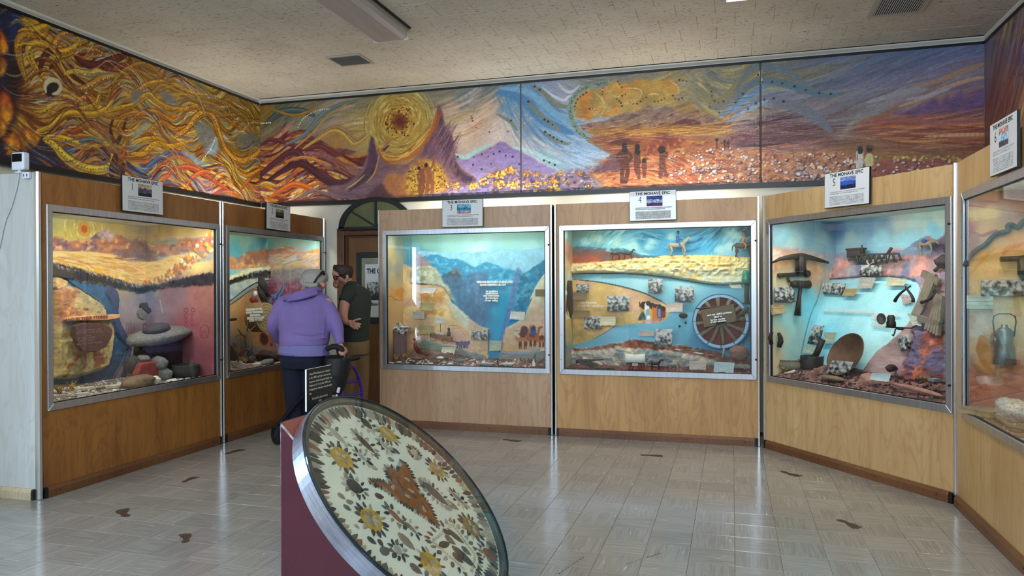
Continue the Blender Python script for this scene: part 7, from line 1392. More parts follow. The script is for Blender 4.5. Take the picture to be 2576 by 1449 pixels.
for i in range(12):
 t0=2*PI*i/12+.03;mb=MB();seg=7;prof=[(Rw*.90,-.022),(Rw,-.022),(Rw,.022),(Rw*.90,.022)]
 vs=[(r*math.cos(t0+(2*PI/12-.035)*q/seg),y,r*math.sin(t0+(2*PI/12-.035)*q/seg))for q in range(seg+1)for r,y in prof]
 mb.add(vs,[(0,1,2,3),tuple(seg*4+q for q in(3,2,1,0))]+[(q*4+a,q*4+(a+1)%4,(q+1)*4+(a+1)%4,(q+1)*4+a)for q in range(seg)for a in range(4)]);mb.build('felloe',mat('pale_blue_rim',(150,190,222),.6,noise=(14,.15)),root)
MB().ring(Rw,Rw*1.035,-.02,.024,48,A).build('iron_tyre',mat('blue_iron_tyre',(50,96,140),.5,.3),root)
for i in range(12):
 t=math.radians(97+30*i);mb=MB().tube([(math.cos(t)*Rw*r,-.004,math.sin(t)*Rw*r)for r in(.12,.3,.6,.9)],[.016,.018,.015,.022],8);mb.build('spoke',OLDW,root)
MB().tube([(0,-.05,0),(0,.02,0)],.05,14).build('hub',OLDW,root)
P=[c.sz(*q,.30)for q in px(Z4d,[(775,280),(1350,180),(1410,470),(835,580)])];o0=np.mean(P,0)
sb=c.thing('sign_board',o0[0],.30,o0[1],'tilted brown board with white lettering on the wagon wheel','sign');mb=MB().prism([(p[0]-o0[0],p[1]-o0[1])for p in P],lambda u,v,w_:(u,-w_+.02,v),.03);bevel(mb.build('board',wood('sign_board_brown',(112,86,56),(88,64,40),(54,38,24),scale=2,seed=21,coat=.1),sb),.003,1)
txt=None
for t,x,y in(('and our selfish passions',1103,340),('blind us',1078,392),('to the cruelty',1073,437),('of our advance',1080,472)):
 a=np.array(c.sz(*px(Z4d,[(x,y)])[0],.28))-o0;ct,st=math.cos(.145),math.sin(.145);mb=text_mesh(t,.0235,lambda u,v,w_:(a[0]+u*ct-v*st,-.0115,a[1]+u*st+v*ct),bold=.0014);n=len(mb.v);mb.add([(x_,y_-.004,z_)for x_,y_,z_ in mb.v],mb.f)
 txt=mb if txt is None else txt.add(mb.v,mb.f)
txt.build('lettering',WHT,sb)
tubes(4,.3,[([(Z4d,700,250,.32),(Z4d,1100,215,.32),(Z4d,1500,160,.33),(Z4d,1560,150,.33)],.006),([(Z4d,1400,420,.27),(Z4d,1480,350,.25),(Z4d,1600,230,.24)],[.012,.02,.02]),([(Z4d,1580,-240,.25),(Z4d,1575,0,.25),(Z4d,1585,180,.25)],.022),([(Z4d,1440,380,.27),(Z4d,1600,300,.25)],.012)],'telegraph_arm','dark timber arm and wire over the wagon wheel in case four','timber',mat('dark_timber',(72,66,56),.85,noise=(30,.3)))
mb=MB().lathe([(.03,0),(.038,.01),(.036,.05),(.03,.075),(.034,.09),(.022,.12),(.0,.125)],n=20);s_,z_=c.sz(*px(Z4b,[(1640,1110)])[0],.24);tag(c.put(mb,'insulator',GREENG,s_,.24,z_),'green glass insulator on top of the timber arm in case four','insulator')
tubes(4,.2,[([(Z4a,150+8*i,1060,.20),(Z4a,110+14*i,1200+20*(i%3),.18),(Z4a,130+13*i,1450,.18),(Z4c,150+8*i,280+10*i,.18),(Z4c,160+6*i,360+30*(i%3),.19)],[.010,.014,.014,.010,.003])for i in range(7)],'hair_piece','long dark hair piece hanging at the left edge of case four','hair piece',HAIR,6)
rock(4,Z4a,(70,1230,120,1340),.14,'white bead ornament beside the hair piece','white',.9,0,.02,'ornament','ornament');tubes(4,.2,[([(Z4c,75,80,.13),(Z4c,95,180,.13),(Z4c,85,300,.13)],.012)],'red_tassel','thin red tassel beside the hair piece','tassel',mat('red_cord',(150,40,40),.8));o=card(4,Z4c,[(70,330),(105,345),(160,420),(85,450)],.12,'white_tag','white tag hanging below the red tassel','tag',WHT,.002)
s_,z_,hs,hz=R(4,Z4c,270,1110,745,1240,.14);root=c.thing('toy_cannon',s_,.14,z_-hz,'dark toy cannon at the front left of case four','toy cannon')
MB().tube([(-hs,0,hz*.9),(-hs*.7,0,hz*1.15),(-hs*.1,0,hz*1.35),(hs*.5,0,hz*1.6),(hs,0,hz*1.85)],[hz*.55,hz*.55,hz*.42,hz*.24,hz*.2],12).build('barrel',IRON,root);MB().bar((-hs*.7,0,hz*.7),(hs*.3,0,-hz*.2),.03,.03).bar((0,0,hz*1.0),(hs*.6,0,-hz*.2),.02,.02).build('carriage',TOYD,root);mb=MB();wheel(mb,(hs*.1,-.04,hz*.25),hz*.7,.012,8);mb.build('wheel',TOYD,root)
s_,z_,hs,hz=R(4,Z4c,1120,1020,1480,1325,.11);root=c.thing('toy_wagon',s_,.11,z_-hz,'toy covered wagon with white canvas and red wheels in case four','toy wagon')
MB().box((-hs*.85,-.035,hz*.62),(hs*.85,.035,hz*.95)).build('wagon_bed',mat('toy_green',(20,64,54),.6),root);mb=MB();sec=[]
for i,x in enumerate((-.95,-.5,0,.02,.5,.98)):
 for t in np.linspace(0,PI,9):sec.append((x*hs*(1 if i else 1),-.042*math.cos(t),hz*(.95+(.92+.10*abs(x)-.06*(i in(2,)))*math.sin(t)**.7)))
mb.add(sec,[(i*9+j,i*9+j+1,(i+1)*9+j+1,(i+1)*9+j)for i in range(5)for j in range(8)],True);o=mb.build('canvas_top',mat('canvas_white',(232,232,226),.8),root);o.modifiers.new('thick','SOLIDIFY').thickness=.003
for x in(-.55,.55):
 for y_ in(-.045,.045):mb=MB();wheel(mb,(x*hs,y_,hz*.38),hz*.38,.01,8,.16);mb.build('wheel',mat('toy_red',(140,26,32),.5),root)
MB().box((-.025,-.041,hz*.55),(.03,-.036,hz*.86)).build('price_tag',NOTE['cream'],root)
def hp(z,x,y,d):return c.sz(*px(z,[(x,y)])[0],d)
s_,z_=hp(Z4c,1650,1310,.10);horse(4,s_,.10,z_,.072,'black toy horse next to the covered wagon',TOYD);s_,z_=hp(Z4d,310,1335,.08);horse(4,s_,.08,z_,.075,'grey toy horse with dark mane ahead of the black one',mat('toy_horse_grey',(140,140,140),.6))
s_,z_=hp(Z4b,400,612,D4-.05);horse(4,s_,D4-.05,z_,.135,'toy rider in blue on a pale horse on the ridge of case four',mat('toy_horse_cream',(150,150,130),.6),rider=mat('toy_blue_coat',(50,100,160),.7));s_,z_=hp(Z4b,1600,628,D4-.06);horse(4,s_,D4-.06,z_,.135,'toy rider in tan on a dark horse at the right end of the ridge',mat('toy_horse_brown',(70,56,54),.6),rider=mat('toy_tan_coat',(170,116,76),.7))
s_,z_=hp(Z4a,1010,680,D4-.05);horse(4,s_,D4-.05,z_,.075,'dark toy burro with a load at the left of the ridge',TOYD,pack=(TOYW,TOYD),graze=True);s_,z_=hp(Z4a,1230,672,D4-.05);horse(4,s_,D4-.05,z_,.075,'dark toy wolf running before the burro on the ridge',TOYD,name='toy_wolf',cat='toy animal')
mb=MB().lathe([(.03,0),(.07,.02),(.09,.06),(.085,.075),(.088,.078),(.08,.11),(.04,.135),(.0,.138)],n=24,wob=.01);s_,z_=hp(Z4d,1440,1140,.22);tag(c.put(mb,'lidded_basket',mat('reddish_basket',(136,96,86),.85,noise=(50,.3),bump=(50,.8)),s_,.22,z_-.01),'reddish lidded basket under the wagon wheel','basket')
tubes(4,.3,[([(Z4d,1160,1110,.25),(Z4d,1175,1000,.25),(Z4d,1190,930,.26)],.012)]+[([(Z4d,1360+26*i,1060,.28),(Z4d,1385+30*i-20*(i%2),960,.28),(Z4d,1370+40*i,860+20*(i%3),.28)],.003)for i in range(6)],'dry_stalks','pale dry stalks round the lidded basket','stalks',mat('pale_stalk',(150,140,120),.9),5)
slab(4,Z4d,[(470,880),(520,870),(620,910),(630,940),(460,920)],.26,.05,'brown_rock','brown rock on top of the bank in case four','rock',STONE['brown'],.01)
for i,(x,y,w_)in enumerate(((380,962,120),(620,970,190),(740,1025,170),(960,1060,140))):rock(4,Z4d,(x-w_/2,y-14,x+w_/2,y+14),.30,['thin pale driftwood chip left on the bank of case four','long grey driftwood chip on the bank of case four','white driftwood piece in the middle of the bank of case four','brown driftwood piece near the stalks of case four'][i],['pale','grey','white','brown'][i],.9,.14,.1,'driftwood','driftwood')
tubes(4,.1,[([(Z4c,590+30*i,1305,.06),(Z4c,600+30*i,1275,.06)],.008)for i in range(12)],'cartridge_belt','row of dark cartridges at the front edge of case four','cartridges',IRON,6)
# ===== case 5
c=CASE[5];SD=c.side+.03
def side_tubes(strands,name,label,cat,m,n=8):
 mb=MB();ref=None
 for pts,r in strands:
  q=[]
  for zz,x,y,off in pts:
   dd,h_=c.dz(*px(zz,[(x,y)])[0],c.side+off);q.append(Vector((c.side+off,dd,h_)))
  if ref is None:ref=q[0].copy()
  mb.tube([p-ref for p in q],r,n,flat=1.0)
 return tag(c.put(mb,name,m,*ref),label,cat)
side_tubes([([(Z5a,125,795,.05),(Z5a,250,735,.05),(Z5a,430,700,.05),(Z5a,580,695,.06),(Z5a,720,715,.05),(Z5a,870,755,.05),(Z5a,990,790,.05)],[.006,.016,.024,.032,.022,.016,.010]),([(Z5a,575,700,.06),(Z5a,572,800,.06),(Z5a,572,915,.06)],[.045,.042,.048])],'pickaxe_head','long curved iron pickaxe head on the side wall of case five','pickaxe',IRON,10)
side_tubes([([(Z5a,240,990,.03),(Z5a,260,980,.03),(Z5a,640,960,.03)],[.024,.018,.017]),([(Z5a,640,960,.03),(Z5a,690,958,.03)],.03)],'drill_steel','short iron drill bar under the pickaxe head','drill bar',IRON);side_tubes([([(Z5a,370,1025,.02),(Z5a,400,1080,.02)],.012)],'iron_spike','small iron spike under the drill bar','spike',IRON)
side_tubes([([(Z5a,440,1120,.05),(Z5a,480,1115,.05),(Z5a,650,1122,.05),(Z5a,690,1122,.05)],[.028,.034,.034,.038]),([(Z5a,570,1130,.05),(Z5a,550,1300,.05),(Z5c,540,60,.05),(Z5c,520,265,.05)],[.015,.016,.02,.030])],'sledge_hammer','sledge hammer hanging on the side wall of case five','hammer',IRON,10)
photo(5,Z5a,rect(170,1165,470,1390,-6),c.side+.03,'photograph of rocks left of the hammer in case five',side=True,thick=.010);note(5,Z5c,[(100,100),(295,100),(310,215),(100,255)],c.side+.02,'tan folded note at the left edge of case five','tan',.02,side=True)
side_tubes([([(Z5c,130,515,.03),(Z5c,105,600,.03),(Z5c,125,700,.03)],[.014,.018,.016])],'horse_shoe','black half horseshoe at the left edge of case five','horseshoe',IRON);side_tubes([([(Z5c,235,530,.03),(Z5c,262,600,.03),(Z5c,265,660,.03),(Z5c,240,745,.03)],[.013,.02,.024,.018])],'iron_hook','black curved iron hook above the clay bowl in case five','hook',IRON)
def d5(z,x,y,e=.03):
 X,Y=px(z,[(x,y)])[0];d=.6
 for _ in range(6):s_,zz=c.sz(X,Y,d);d=c.db(zz)-e
 return s_,d,zz
def q5(z,quad,e=.03):return np.mean([d5(z,x,y,e)[1]for x,y in quad])
def ph5(z,quad,label,e=.05,**kw):return photo(5,z,quad,q5(z,quad,e),label,**kw)
def nt5(z,quad,label,kind,e=.05,**kw):return note(5,z,quad,q5(z,quad,e),label,kind,**kw)
ph5(Z5a,[(870,1095),(1260,1110),(1220,1280),(830,1245)],'wide photograph of layered ground in upper case five');nt5(Z5a,[(1250,1185),(1449,1180),(1400,1300),(1215,1285)],'tan torn note right of the wide photograph in case five','tan');nt5(Z5b,[(95,1010),(330,1020),(280,1180),(60,1180)],'translucent pale note under the ore chute photograph','grey')
nt5(Z5b,[(105,690),(335,675),(340,780),(230,830),(125,820)],'cream note on the trestle in case five','cream',.10);ph5(Z5b,rect(85,825,410,980,4),'photograph of loaded burros below the trestle note',.09);nt5(Z5b,[(520,1010),(800,1045),(770,1140),(490,1140)],'cream note above the iron tongs','cream');nt5(Z5b,[(700,1260),(840,1290),(895,1400),(760,1440),(600,1390)],'pale rounded note framed by the iron tongs','pink',.02)
tubes(5,.5,[([(Z5b,850,1145,.50),(Z5b,790,1180,.50),(Z5b,700,1250,.50),(Z5b,640,1320,.50),(Z5b,607,1380,.50)],[.006,.008,.010,.012,.014]),([(Z5b,770,1150,.49),(Z5b,800,1200,.49),(Z5b,860,1280,.49),(Z5b,890,1340,.49),(Z5b,885,1390,.49)],[.006,.008,.010,.012,.014])],'iron_tongs','open iron tongs crossing above the pale note in case five','tongs',IRON)
ph5(Z5c,[(770,405),(930,418),(850,705),(685,690)],'photograph of a seated woman behind the black tin',.06,thick=.012);nt5(Z5c,[(935,515),(1120,520),(1080,690),(920,690)],'greyish note right of the leaning iron rod','green');nt5(Z5c,[(640,715),(830,720),(790,850),(625,830)],'greenish note between the tin and the photograph','green',.04)
mb=MB().lathe([(.095,0),(.1,.004),(.1,.215),(.096,.22),(.092,.215),(.09,.02),(.0,.02)],n=28);s_,d_=c.sd(*px(Z5c,[(740,1100)])[0],.64);s_,z_,hs,hz=R(5,Z5c,615,860,865,1105,.30)
mb=MB().lathe([(hs*.97,0),(hs,.004),(hs,hz*2-.01),(hs*.97,hz*2),(hs*.92,hz*2-.006),(hs*.9,.02),(.0,.02)],n=28);tag(c.put(mb,'tin_can',mat('blackened_tin',(44,46,52),.5,.5,noise=(14,.6)),s_,.30,z_-hz),'blackened tin can with an iron rod in it, case five','can')
tubes(5,.3,[([(Z5c,790,880,.30),(Z5c,830,800,.31),(Z5c,900,630,.33)],.026)],'iron_rod','thick iron rod leaning out of the blackened tin','rod',IRON,12)
s_,z_,hs,hz=R(5,Z5c,262,900,540,1105,.20);mb=MB().lathe([(hs*.6,0),(hs*.95,hz*.4),(hs,hz*.9),(hs*.9,hz*1.5),(hs*.88,hz*1.75),(hs*.95,hz*1.85),(hs*.9,hz*1.9),(hs*.82,hz*1.75),(hs*.84,hz*1.4),(hs*.9,hz*.9),(hs*.5,hz*.15),(0,hz*.12)],n=28,wob=.015);tag(c.put(mb,'clay_bowl',mat('grey_clay',(128,122,106),.9,noise=(30,.2),bump=(40,.8)),s_,.20,z_-hz),'rough grey clay bowl at the left of case five','bowl')
s_,z_,hs,hz=R(5,Z5c,1060,560,2000,1220,.36)
P0=np.array(c.sz(*px(Z5c,[(1060+520,560+320)])[0],.33));root=c.thing('gold_pan',P0[0]-.0,.33,P0[1],'big rusty gold pan leaning against the backdrop of case five','pan')
s1_,z1_=c.sz(*px(Z5c,[(1750,560)])[0],.33);s2_,z2_=c.sz(*px(Z5d,[(0,1030)])[0],.33);a=c.sz(*px(Z5c,[(1060,960)])[0],.33)[0];e_=c.sz(*px(Z5d,[(297,620)])[0],.33)[0]
rp=.5*math.hypot(z1_-z2_,.10);root.location=c.w((a+e_)/2,.235,(z1_+z2_)/2);wd=(e_-a)/2
o=MB().lathe([(0,-.05),(wd*.62,-.05),(wd*.97,.0),(wd*1.0,.004),(wd*1.0,-.002),(wd*.62,-.056),(0,-.056)],n=48).build('pan_dish',mat('rust_pan',(112,84,68),.55,.5,noise=(8,.35),bump=(60,.3)),root);o.matrix_local=Matrix.Rotation(math.radians(-22),4,'Y')@Matrix.Rotation(math.radians(66),4,'X')@Matrix.Diagonal((.92,rp/wd*1.02,1,1))
photo(5,Z5c,[(1060,945),(1380,970),(1270,1225),(940,1190)],.20,'photograph of a man panning, leaning on the gold pan',thick=.008)
s_,z_,hs,hz=R(5,Z5d,385,222,545,395,.36);root=c.thing('miners_lamp',s_,.36,z_,'small black miner lamp with round reflector in case five','lamp')
MB().lathe([(.03,-hz),(.034,-hz*.98),(.034,-hz*.2),(.028,0),(.028,hz*.7),(.02,hz*.85),(.02,hz)],(hs*.35,0,0),20).build('body',mat('black_brass',(44,42,40),.4,.6),root)
A=Matrix.Rotation(PI/2,3,'X');MB().lathe([(.0,.0),(.018,.0),(.042,.024),(.044,.022),(.02,-.004),(.0,-.006)],(-hs*.45,-.03,hz*.35),24,axis=A).build('reflector',STEEL,root)
tubes(5,.36,[([(Z5d,420,388,.36),(Z5d,620,402,.36),(Z5d,770,405,.36),(Z5d,830,370,.40)],.006),([(Z5d,600,410,.36),(Z5d,550,420,.36),(Z5d,540,470,.36),(Z5d,522,512,.36),(Z5d,505,495,.36)],.005),([(Z5d,590,410,.36),(Z5d,650,412,.36)],.012)],'lamp_bracket','thin iron bracket with hook under the miner lamp','bracket',IRON)
nt5(Z5d,[(715,205),(920,235),(920,380),(800,360),(720,270)],'greenish note hanging beside the plank chute','green',.10);ph5(Z5d,[(585,540),(735,482),(780,650),(640,720)],'small dark photograph on the violet rock of case five',.08,thick=.012);nt5(Z5d,[(240,1010),(495,1020),(480,1130),(220,1100)],'pale blue paper on the rocks at the front of case five','blue',.22)
def plank(pts,w_,name,label,th=.03):
 q=[Vector((s__,d__-.05,z__))for s__,d__,z__ in(d5(*p,.06)for p in pts)];o0=q[0].copy();mb=MB()
 for a_,b_ in zip(q[:-1],q[1:]):mb.bar(a_-o0,b_-o0,w_,th,(0,-1,0))
 return tag(c.put(mb,name,OLDW,*o0),label,'plank','weathered planks in case five')
plank([(Z5b,1230,1080),(Z5b,1080,1449),(Z5d,900,230)],.075,'plank','long weathered plank slanting down from the hoist in case five');plank([(Z5b,1110,950),(Z5b,1360,1090)],.05,'plank','short weathered cross plank at the top of the hoist');plank([(Z5b,1270,960),(Z5b,1170,1160)],.06,'plank','thick weathered block of the hoist');plank([(Z5d,930,265),(Z5d,1225,360)],.045,'plank','weathered rail under the slats of the chute')
for i in range(4):plank([(Z5b,1340+22*i,1270+10*i),(Z5d,1100+40*i,300+10*i)],.022,'plank',['first chute slat from the hoist','second chute slat from the hoist','third chute slat from the hoist','fourth chute slat, next to the frame'][i])
for i in range(5):plank([(Z5d,1060+36*i,340+10*i),(Z5d,1035+40*i,430+20*i)],.022,'plank',['lower slat under the rail, first from the note','lower slat under the rail, second from the note','lower slat under the rail, third from the note','lower slat under the rail, fourth from the note','lower slat under the rail, next to the frame'][i])
tubes(5,.5,[([(Z5b,1015,1395,.44),(Z5b,1080,1370,.43),(Z5b,1150,1340,.43),(Z5b,1230,1230,.44)],[.014,.012,.010,.008])],'bent_iron','bent iron handle on the long plank','handle',IRON)
TIM=mat('toy_timber',(66,56,54),.8)
st=[([(Z5b,-60,690,.60),(Z5b,200,665,.60),(Z5b,670,650,.60)],.008),([(Z5b,665,650,.60),(Z5b,700,755,.60)],.009),([(Z5b,580,655,.60),(Z5b,600,760,.60)],.010),([(Z5b,110,520,.6),(Z5b,118,660,.6)],.006),([(Z5b,500,650,.6),(Z5b,560,565,.6)],.012),([(Z5b,570,770,.6),(Z5b,635,775,.6)],.008)]
for i in range(6):st+=[([(Z5b,20+90*i,670,.60),(Z5b,60+85*i,800,.60)],.007),([(Z5b,110+85*i,665,.60),(Z5b,60+85*i,800,.60)],.007)]
tubes(5,.6,st,'mine_trestle','dark toy mine trestle on the ridge of case five','trestle',TIM,6)
s_,d_,z_=d5(Z5a,1405,650,.09);tag(c.put(MB().box((-.07,-.03,-.035),(.075,.03,.035)).box((-.08,-.034,.03),(.085,.034,.045)).box((-.07,-.02,-.06),(.3,.02,-.04)),'ore_car',mat('toy_ore_car',(64,46,46),.7,noise=(30,.3)),s_,d_,z_),'dark brown toy ore car at the left end of the trestle','ore car')
s_,d_,z_=d5(Z5b,1090,660,.08);horse(5,s_,d_,z_,.105,'toy pack burro grazing near the peaks of case five',mat('toy_burro',(150,136,120),.7),(mat('toy_blue_pack',(50,90,150),.7),mat('toy_red_pack',(190,80,50),.7)),None,1,'toy_burro','toy animal',True)
s_,d_,z_=d5(Z5b,1340,770,.10);root=c.thing('figurine',s_,d_,z_,'crouching dark prospector figurine beside the hoist','figurine');MB().ball((0,0,0),.05,10,7,(1.2,.7,.9),None,.2,4).ball((.03,0,.08),.022,8,6).tube([(-.02,0,-.03),(-.07,0,-.07)],.014,6).build('carved_body',mat('figurine_dark',(66,60,64),.8),root);MB().lathe([(0,.03),(.02,.026),(.022,.0),(.036,-.002),(0,-.003)],(.03,0,.095),12).build('hat',TOYD,root)
s_,z_,hs,hz=R(5,Z5d,825,1040,1200,1180,.16);root=c.thing('toy_wagon',s_,.16,z_-hz,'toy freight wagon with barrels at the lower right of case five','toy wagon');MB().box((-hs*.8,-.03,hz*.55),(hs*.8,.03,hz*.9)).build('wagon_bed',TOYD,root);MB().box((hs*.1,-.028,hz*.9),(hs*.55,.028,hz*1.7)).build('load',mat('toy_grey'),root)
for i,x in enumerate((-.6,-.3,-.05)):MB().lathe([(.012,0),(.016,.012),(.012,.026)],(x*hs,0,hz*.95),10).build('barrel',TOYW,root)
for x,r in((-.62,.95),(.72,.72)):
 for y_ in(-.036,.036):mb=MB();wheel(mb,(x*hs,y_,hz*r*.7),hz*r*.7,.008,10);mb.build('wheel',TOYD,root)
rock(5,Z5d,(90,1000,420,1260),.20,'orange and grey rock mound at the front of case five','pink',.8,0,.12);rock(5,Z5d,(440,890,540,1000),.28,'black broken box of the mine entrance in case five','umber',.9,0,.15);rock(5,Z5d,(480,1150,1230,1330),.09,'long grey and pink rock bank along the front of case five','pink',.5,.08,.1)
rock(5,Z5c,(880,1150,1250,1290),.08,'tan mound of earth under the panning photograph','brown',.9,0,.1);tubes(5,.1,[([(Z5c,480,1215,.08),(Z5c,580,1120,.12)],.010)],'knife_blade','narrow grey blade lying on the gravel of case five','blade',STEEL);tubes(5,.1,[([(Z5c,330,1145,.10),(Z5c,400,1130,.11),(Z5c,485,1105,.13)],.012)],'bone','pale bone lying before the clay bowl','bone',STONE['pale'])
flowers(5,Z5c,[(200,1080)],'dried yellow flowers at the left edge of case five',.09);flowers(5,Z5c,[(320,1065)],'dried yellow flowers before the clay bowl of case five',.11)
for t,z,x,y,sz_ in(('WE SEE OUR GOLDEN FUTURE',Z5c,1290,195,.038),('in every stone',Z5d,440,212,.040),('and stream',Z5d,350,240,.036),('a mine',Z5d,330,268,.036),('and dream',Z5d,345,338,.036),('our fortune',Z5d,345,368,.036)):
 s_,d_,z_=d5(z,x,y,.006);lines(5,z,[(t,x,y)],d_-.02,sz_,WHT,h=.012,bold=.001)
 # ===== case 6 (seen on its far side wall)
c=CASE[6]
def side6(strands,name,label,cat,m,n=8):
 mb=MB();ref=None
 for pts,r in strands:
  q=[]
  for zz,x,y,off in pts:
   dd,h_=c.dz(*px(zz,[(x,y)])[0],c.side+off);q.append(Vector((c.side+off,dd,h_)))
  if ref is None:ref=q[0].copy()
  mb.tube([p-ref for p in q],r,n)
 return tag(c.put(mb,name,m,*ref),label,cat)
side6([([(Z6a,x,y,.02)for x,y in bez([(70,980),(130,870),(200,800),(290,745),(350,680),(410,630),(490,610),(545,590),(530,550),(570,530),(640,560),(690,500),(760,470)],4)],.014)],'rope','dark twisted rope draped across the wall of case six','rope',mat('dark_rope',(72,74,78),.8,noise=(30,.5,(1,2,2)),bump=(30,1)))
side6([([(Z6a,455,903,.04),(Z6a,660,898,.04),(Z6a,760,890,.04)],[.016,.018,.022]),([(Z6a,690,900,.04),(Z6a,685,1060,.04),(Z6a,720,1120,.04)],[.028,.024,.018])],'pistol','dark iron pistol on the wall of case six','pistol',IRON,10)
photo(6,Z6a,rect(247,1130,760,1298,0),c.side+.02,'long grey panorama photograph in case six',side=True);note(6,Z6a,[(90,1290),(375,1300),(375,1440),(85,1435)],c.side+.02,'pale green note under the panorama photograph in case six','green',.01,side=True)
dd,zz=c.dz(*px(Z6b,[(470,400)])[0],c.side+.09);root=c.thing('carbide_lamp',c.side+.09,dd,zz,'grey metal lantern hanging by its wire handle in case six','lantern');root.rotation_euler=(0,0,c.rz-PI/2)
ZN=mat('zinc_metal',(118,126,128),.4,.7,noise=(20,.25));MB().lathe([(.0,-.135),(.058,-.135),(.060,-.13),(.052,-.03),(.046,-.02),(.046,.06),(.03,.08),(.018,.085),(.018,.10),(.0,.102)],n=24).build('body',ZN,root);o=MB().lathe([(.0,0),(.03,.004),(.052,.03),(.054,.028),(.03,-.002),(.0,-.004)],n=24).build('reflector',mat('bright_zinc',(200,206,206),.2,.9),root);o.matrix_local=Matrix.Translation((0,-.045,.01))@Matrix.Rotation(PI/2,4,'X');MB().tube([(-.05,0,.03),(-.06,0,.12),(-.055,0,.15),(-.03,0,.165),(.03,0,.165),(.055,0,.15),(.06,0,.12),(.05,0,.03)],.004,6).build('wire_handle',IRON,root)
def f6(z,x,y,zz=.64):return c.sd(*px(z,[(x,y)])[0],zz)
s_,d_=f6(Z6b,270,1130);root=c.thing('book',s_,d_,.635,'old closed book lying on the gravel of case six','book');MB().box((-.11,-.075,0),(.11,.075,.03)).build('pages',NOTE['tan'],root);MB().box((-.115,-.08,.03),(.115,.08,.035)).build('cover',mat('book_cover',(150,136,116),.7),root);root.rotation_euler=(0,0,c.rz+.5)
s_,d_=f6(Z6b,475,1085);root=c.thing('wooden_box',s_,d_,.635,'small dark wooden box with a metal lid on top in case six','box');MB().box((-.055,-.045,0),(.055,.045,.075)).box((-.05,-.04,.082),(.05,.04,.12)).build('box_body',mat('mahogany_box',(84,48,48),.5),root);MB().lathe([(.03,0),(.032,.012),(.014,.02),(.014,.03),(0,.031)],(0,0,.12),16).build('lid',IRON,root)
s_,d_=f6(Z6b,590,1040);root=c.thing('lamp_post_block',s_,d_,.635,'wooden block carrying a dark lamp with two reflectors in case six','lamp');MB().box((-.045,-.045,0),(.045,.045,.20)).build('block',mat('violet_block',(120,92,96),.7),root);MB().lathe([(.04,.20),(.042,.21),(.042,.27),(.03,.28),(.0,.281)],n=20).build('lamp_body',mat('blue_black_metal',(40,52,62),.4,.6),root)
for sx in(-.03,.04):o=MB().lathe([(.0,0),(.03,.002),(.05,.02),(.052,.018),(.03,-.004),(.0,-.006)],n=20).build('reflector',mat('blue_black_metal'),root);o.matrix_local=Matrix.Translation((sx,-.03,.31))@Matrix.Rotation(PI/2,4,'X')
def rock6(z,x,y,r,label,m,sq=.6,zz=.63):
 s_,d_=f6(z,x,y,zz);tag(c.put(MB().ball((0,0,r*sq*.7),r,16,10,(1,.8,sq),None,.16,int(x)),'stone',STONE[m],s_,max(.06,d_),zz),label,'stone')
rock6(Z6b,265,1010,.10,'rough white and brown mineral lump at the back of case six','speck');rock6(Z6b,400,1060,.05,'small bluish mineral beside the wooden box','white');rock6(Z6b,560,1190,.12,'large white and brown speckled rock at the front of case six','speck');rock6(Z6b,180,1030,.06,'dark brown mineral at the left of case six','brown')
s_,d_=f6(Z6b,200,1110);tag(c.put(MB().tube([(-.12,-.02,.02),(.1,-.10,.02),(.3,-.12,.022),(.5,-.14,.02),(.62,-.08,.02)],[.008,.012,.014,.012,.008],7),'driftwood_stick',mat('grey_stick',(130,114,98),.9),s_,max(.2,d_),.625),'long grey driftwood stick along the glass of case six','stick')
# numbered placards over the cases
PAPER=mat('placard_paper',(228,230,232),.35,coat=.3);INK=mat('black_ink',(26,26,28),.6)
def placard(k,quad,num,cols,lab):
 c=CASE[k];d=-.030;P=[np.array(c.sz(*q,d))for q in quad];o=np.mean(P,0);W_=np.linalg.norm(P[1]-P[0]);H_=np.linalg.norm(P[0]-P[3]);t=math.atan2(*(P[1]-P[0])[::-1])*.5+math.atan2(*(P[2]-P[3])[::-1])*.5
 root=c.thing('placard',o[0],d,o[1],lab,'sign','numbered placards over the cases')
 mb=MB().box((-W_/2,-.0,-H_/2),(W_/2,.014,H_/2));b_=mb.build('backing',BLK,root);p_=MB().box((-W_/2+.004,-.002,-H_/2+.004),(W_/2-.004,.0,H_/2-.004)).build('sheet',PAPER,root)
 f=lambda u,v,w_:(u,-.0026,v)
 text_mesh('THE MOHAVE EPIC',W_*.084,lambda u,v,w_:(u,-.0026,v+H_*.40),bold=.0011,spacing=1.05).build('title',INK,root)
 text_mesh(str(num),H_*.30,lambda u,v,w_:(u*.8-W_*.27,-.0026,v+H_*.20),bold=-.0005).build('number',INK,root)
 cv=Canvas(-.5,.5,-.5,.5,30,30,None,cols[0]);v_=cv.V+.25*(fbm(cv.U*5,cv.V*5,num*7)-.5);cv.C=np.where(v_[...,None]>.15,np.array(cols[0],float),np.where(v_[...,None]>-.2,np.array(cols[1],float),np.array(cols[2],float)));cv.mottle(.5,9,9,num)
 cv.build('thumbnail',lambda U,V,H:(U*W_*.34+W_*.04,U*0-.0027,V*H_*.34+H_*.15),DPAINT,root,1)
 for z0,z1,x1 in((-.09,-.05,.40),(-.135,-.10,.26)):MB().box((-W_*.37,-.0028,H_*z0),(W_*x1,-.0022,H_*z1)).build('bold_line',NOTE_B,root)
 MB().box((-W_*.37,-.0028,-H_*.44),(W_*.38,-.0022,-H_*.18)).build('text_block',NOTE_S,root)
 for ch in root.children:ch.rotation_euler=(0,-t,0)
NOTE_B=note_mat('placard_bold',(226,228,230),(40,40,44),.0075,.9);NOTE_S=note_mat('placard_small',(226,228,230),(70,70,74),.0085,.8)
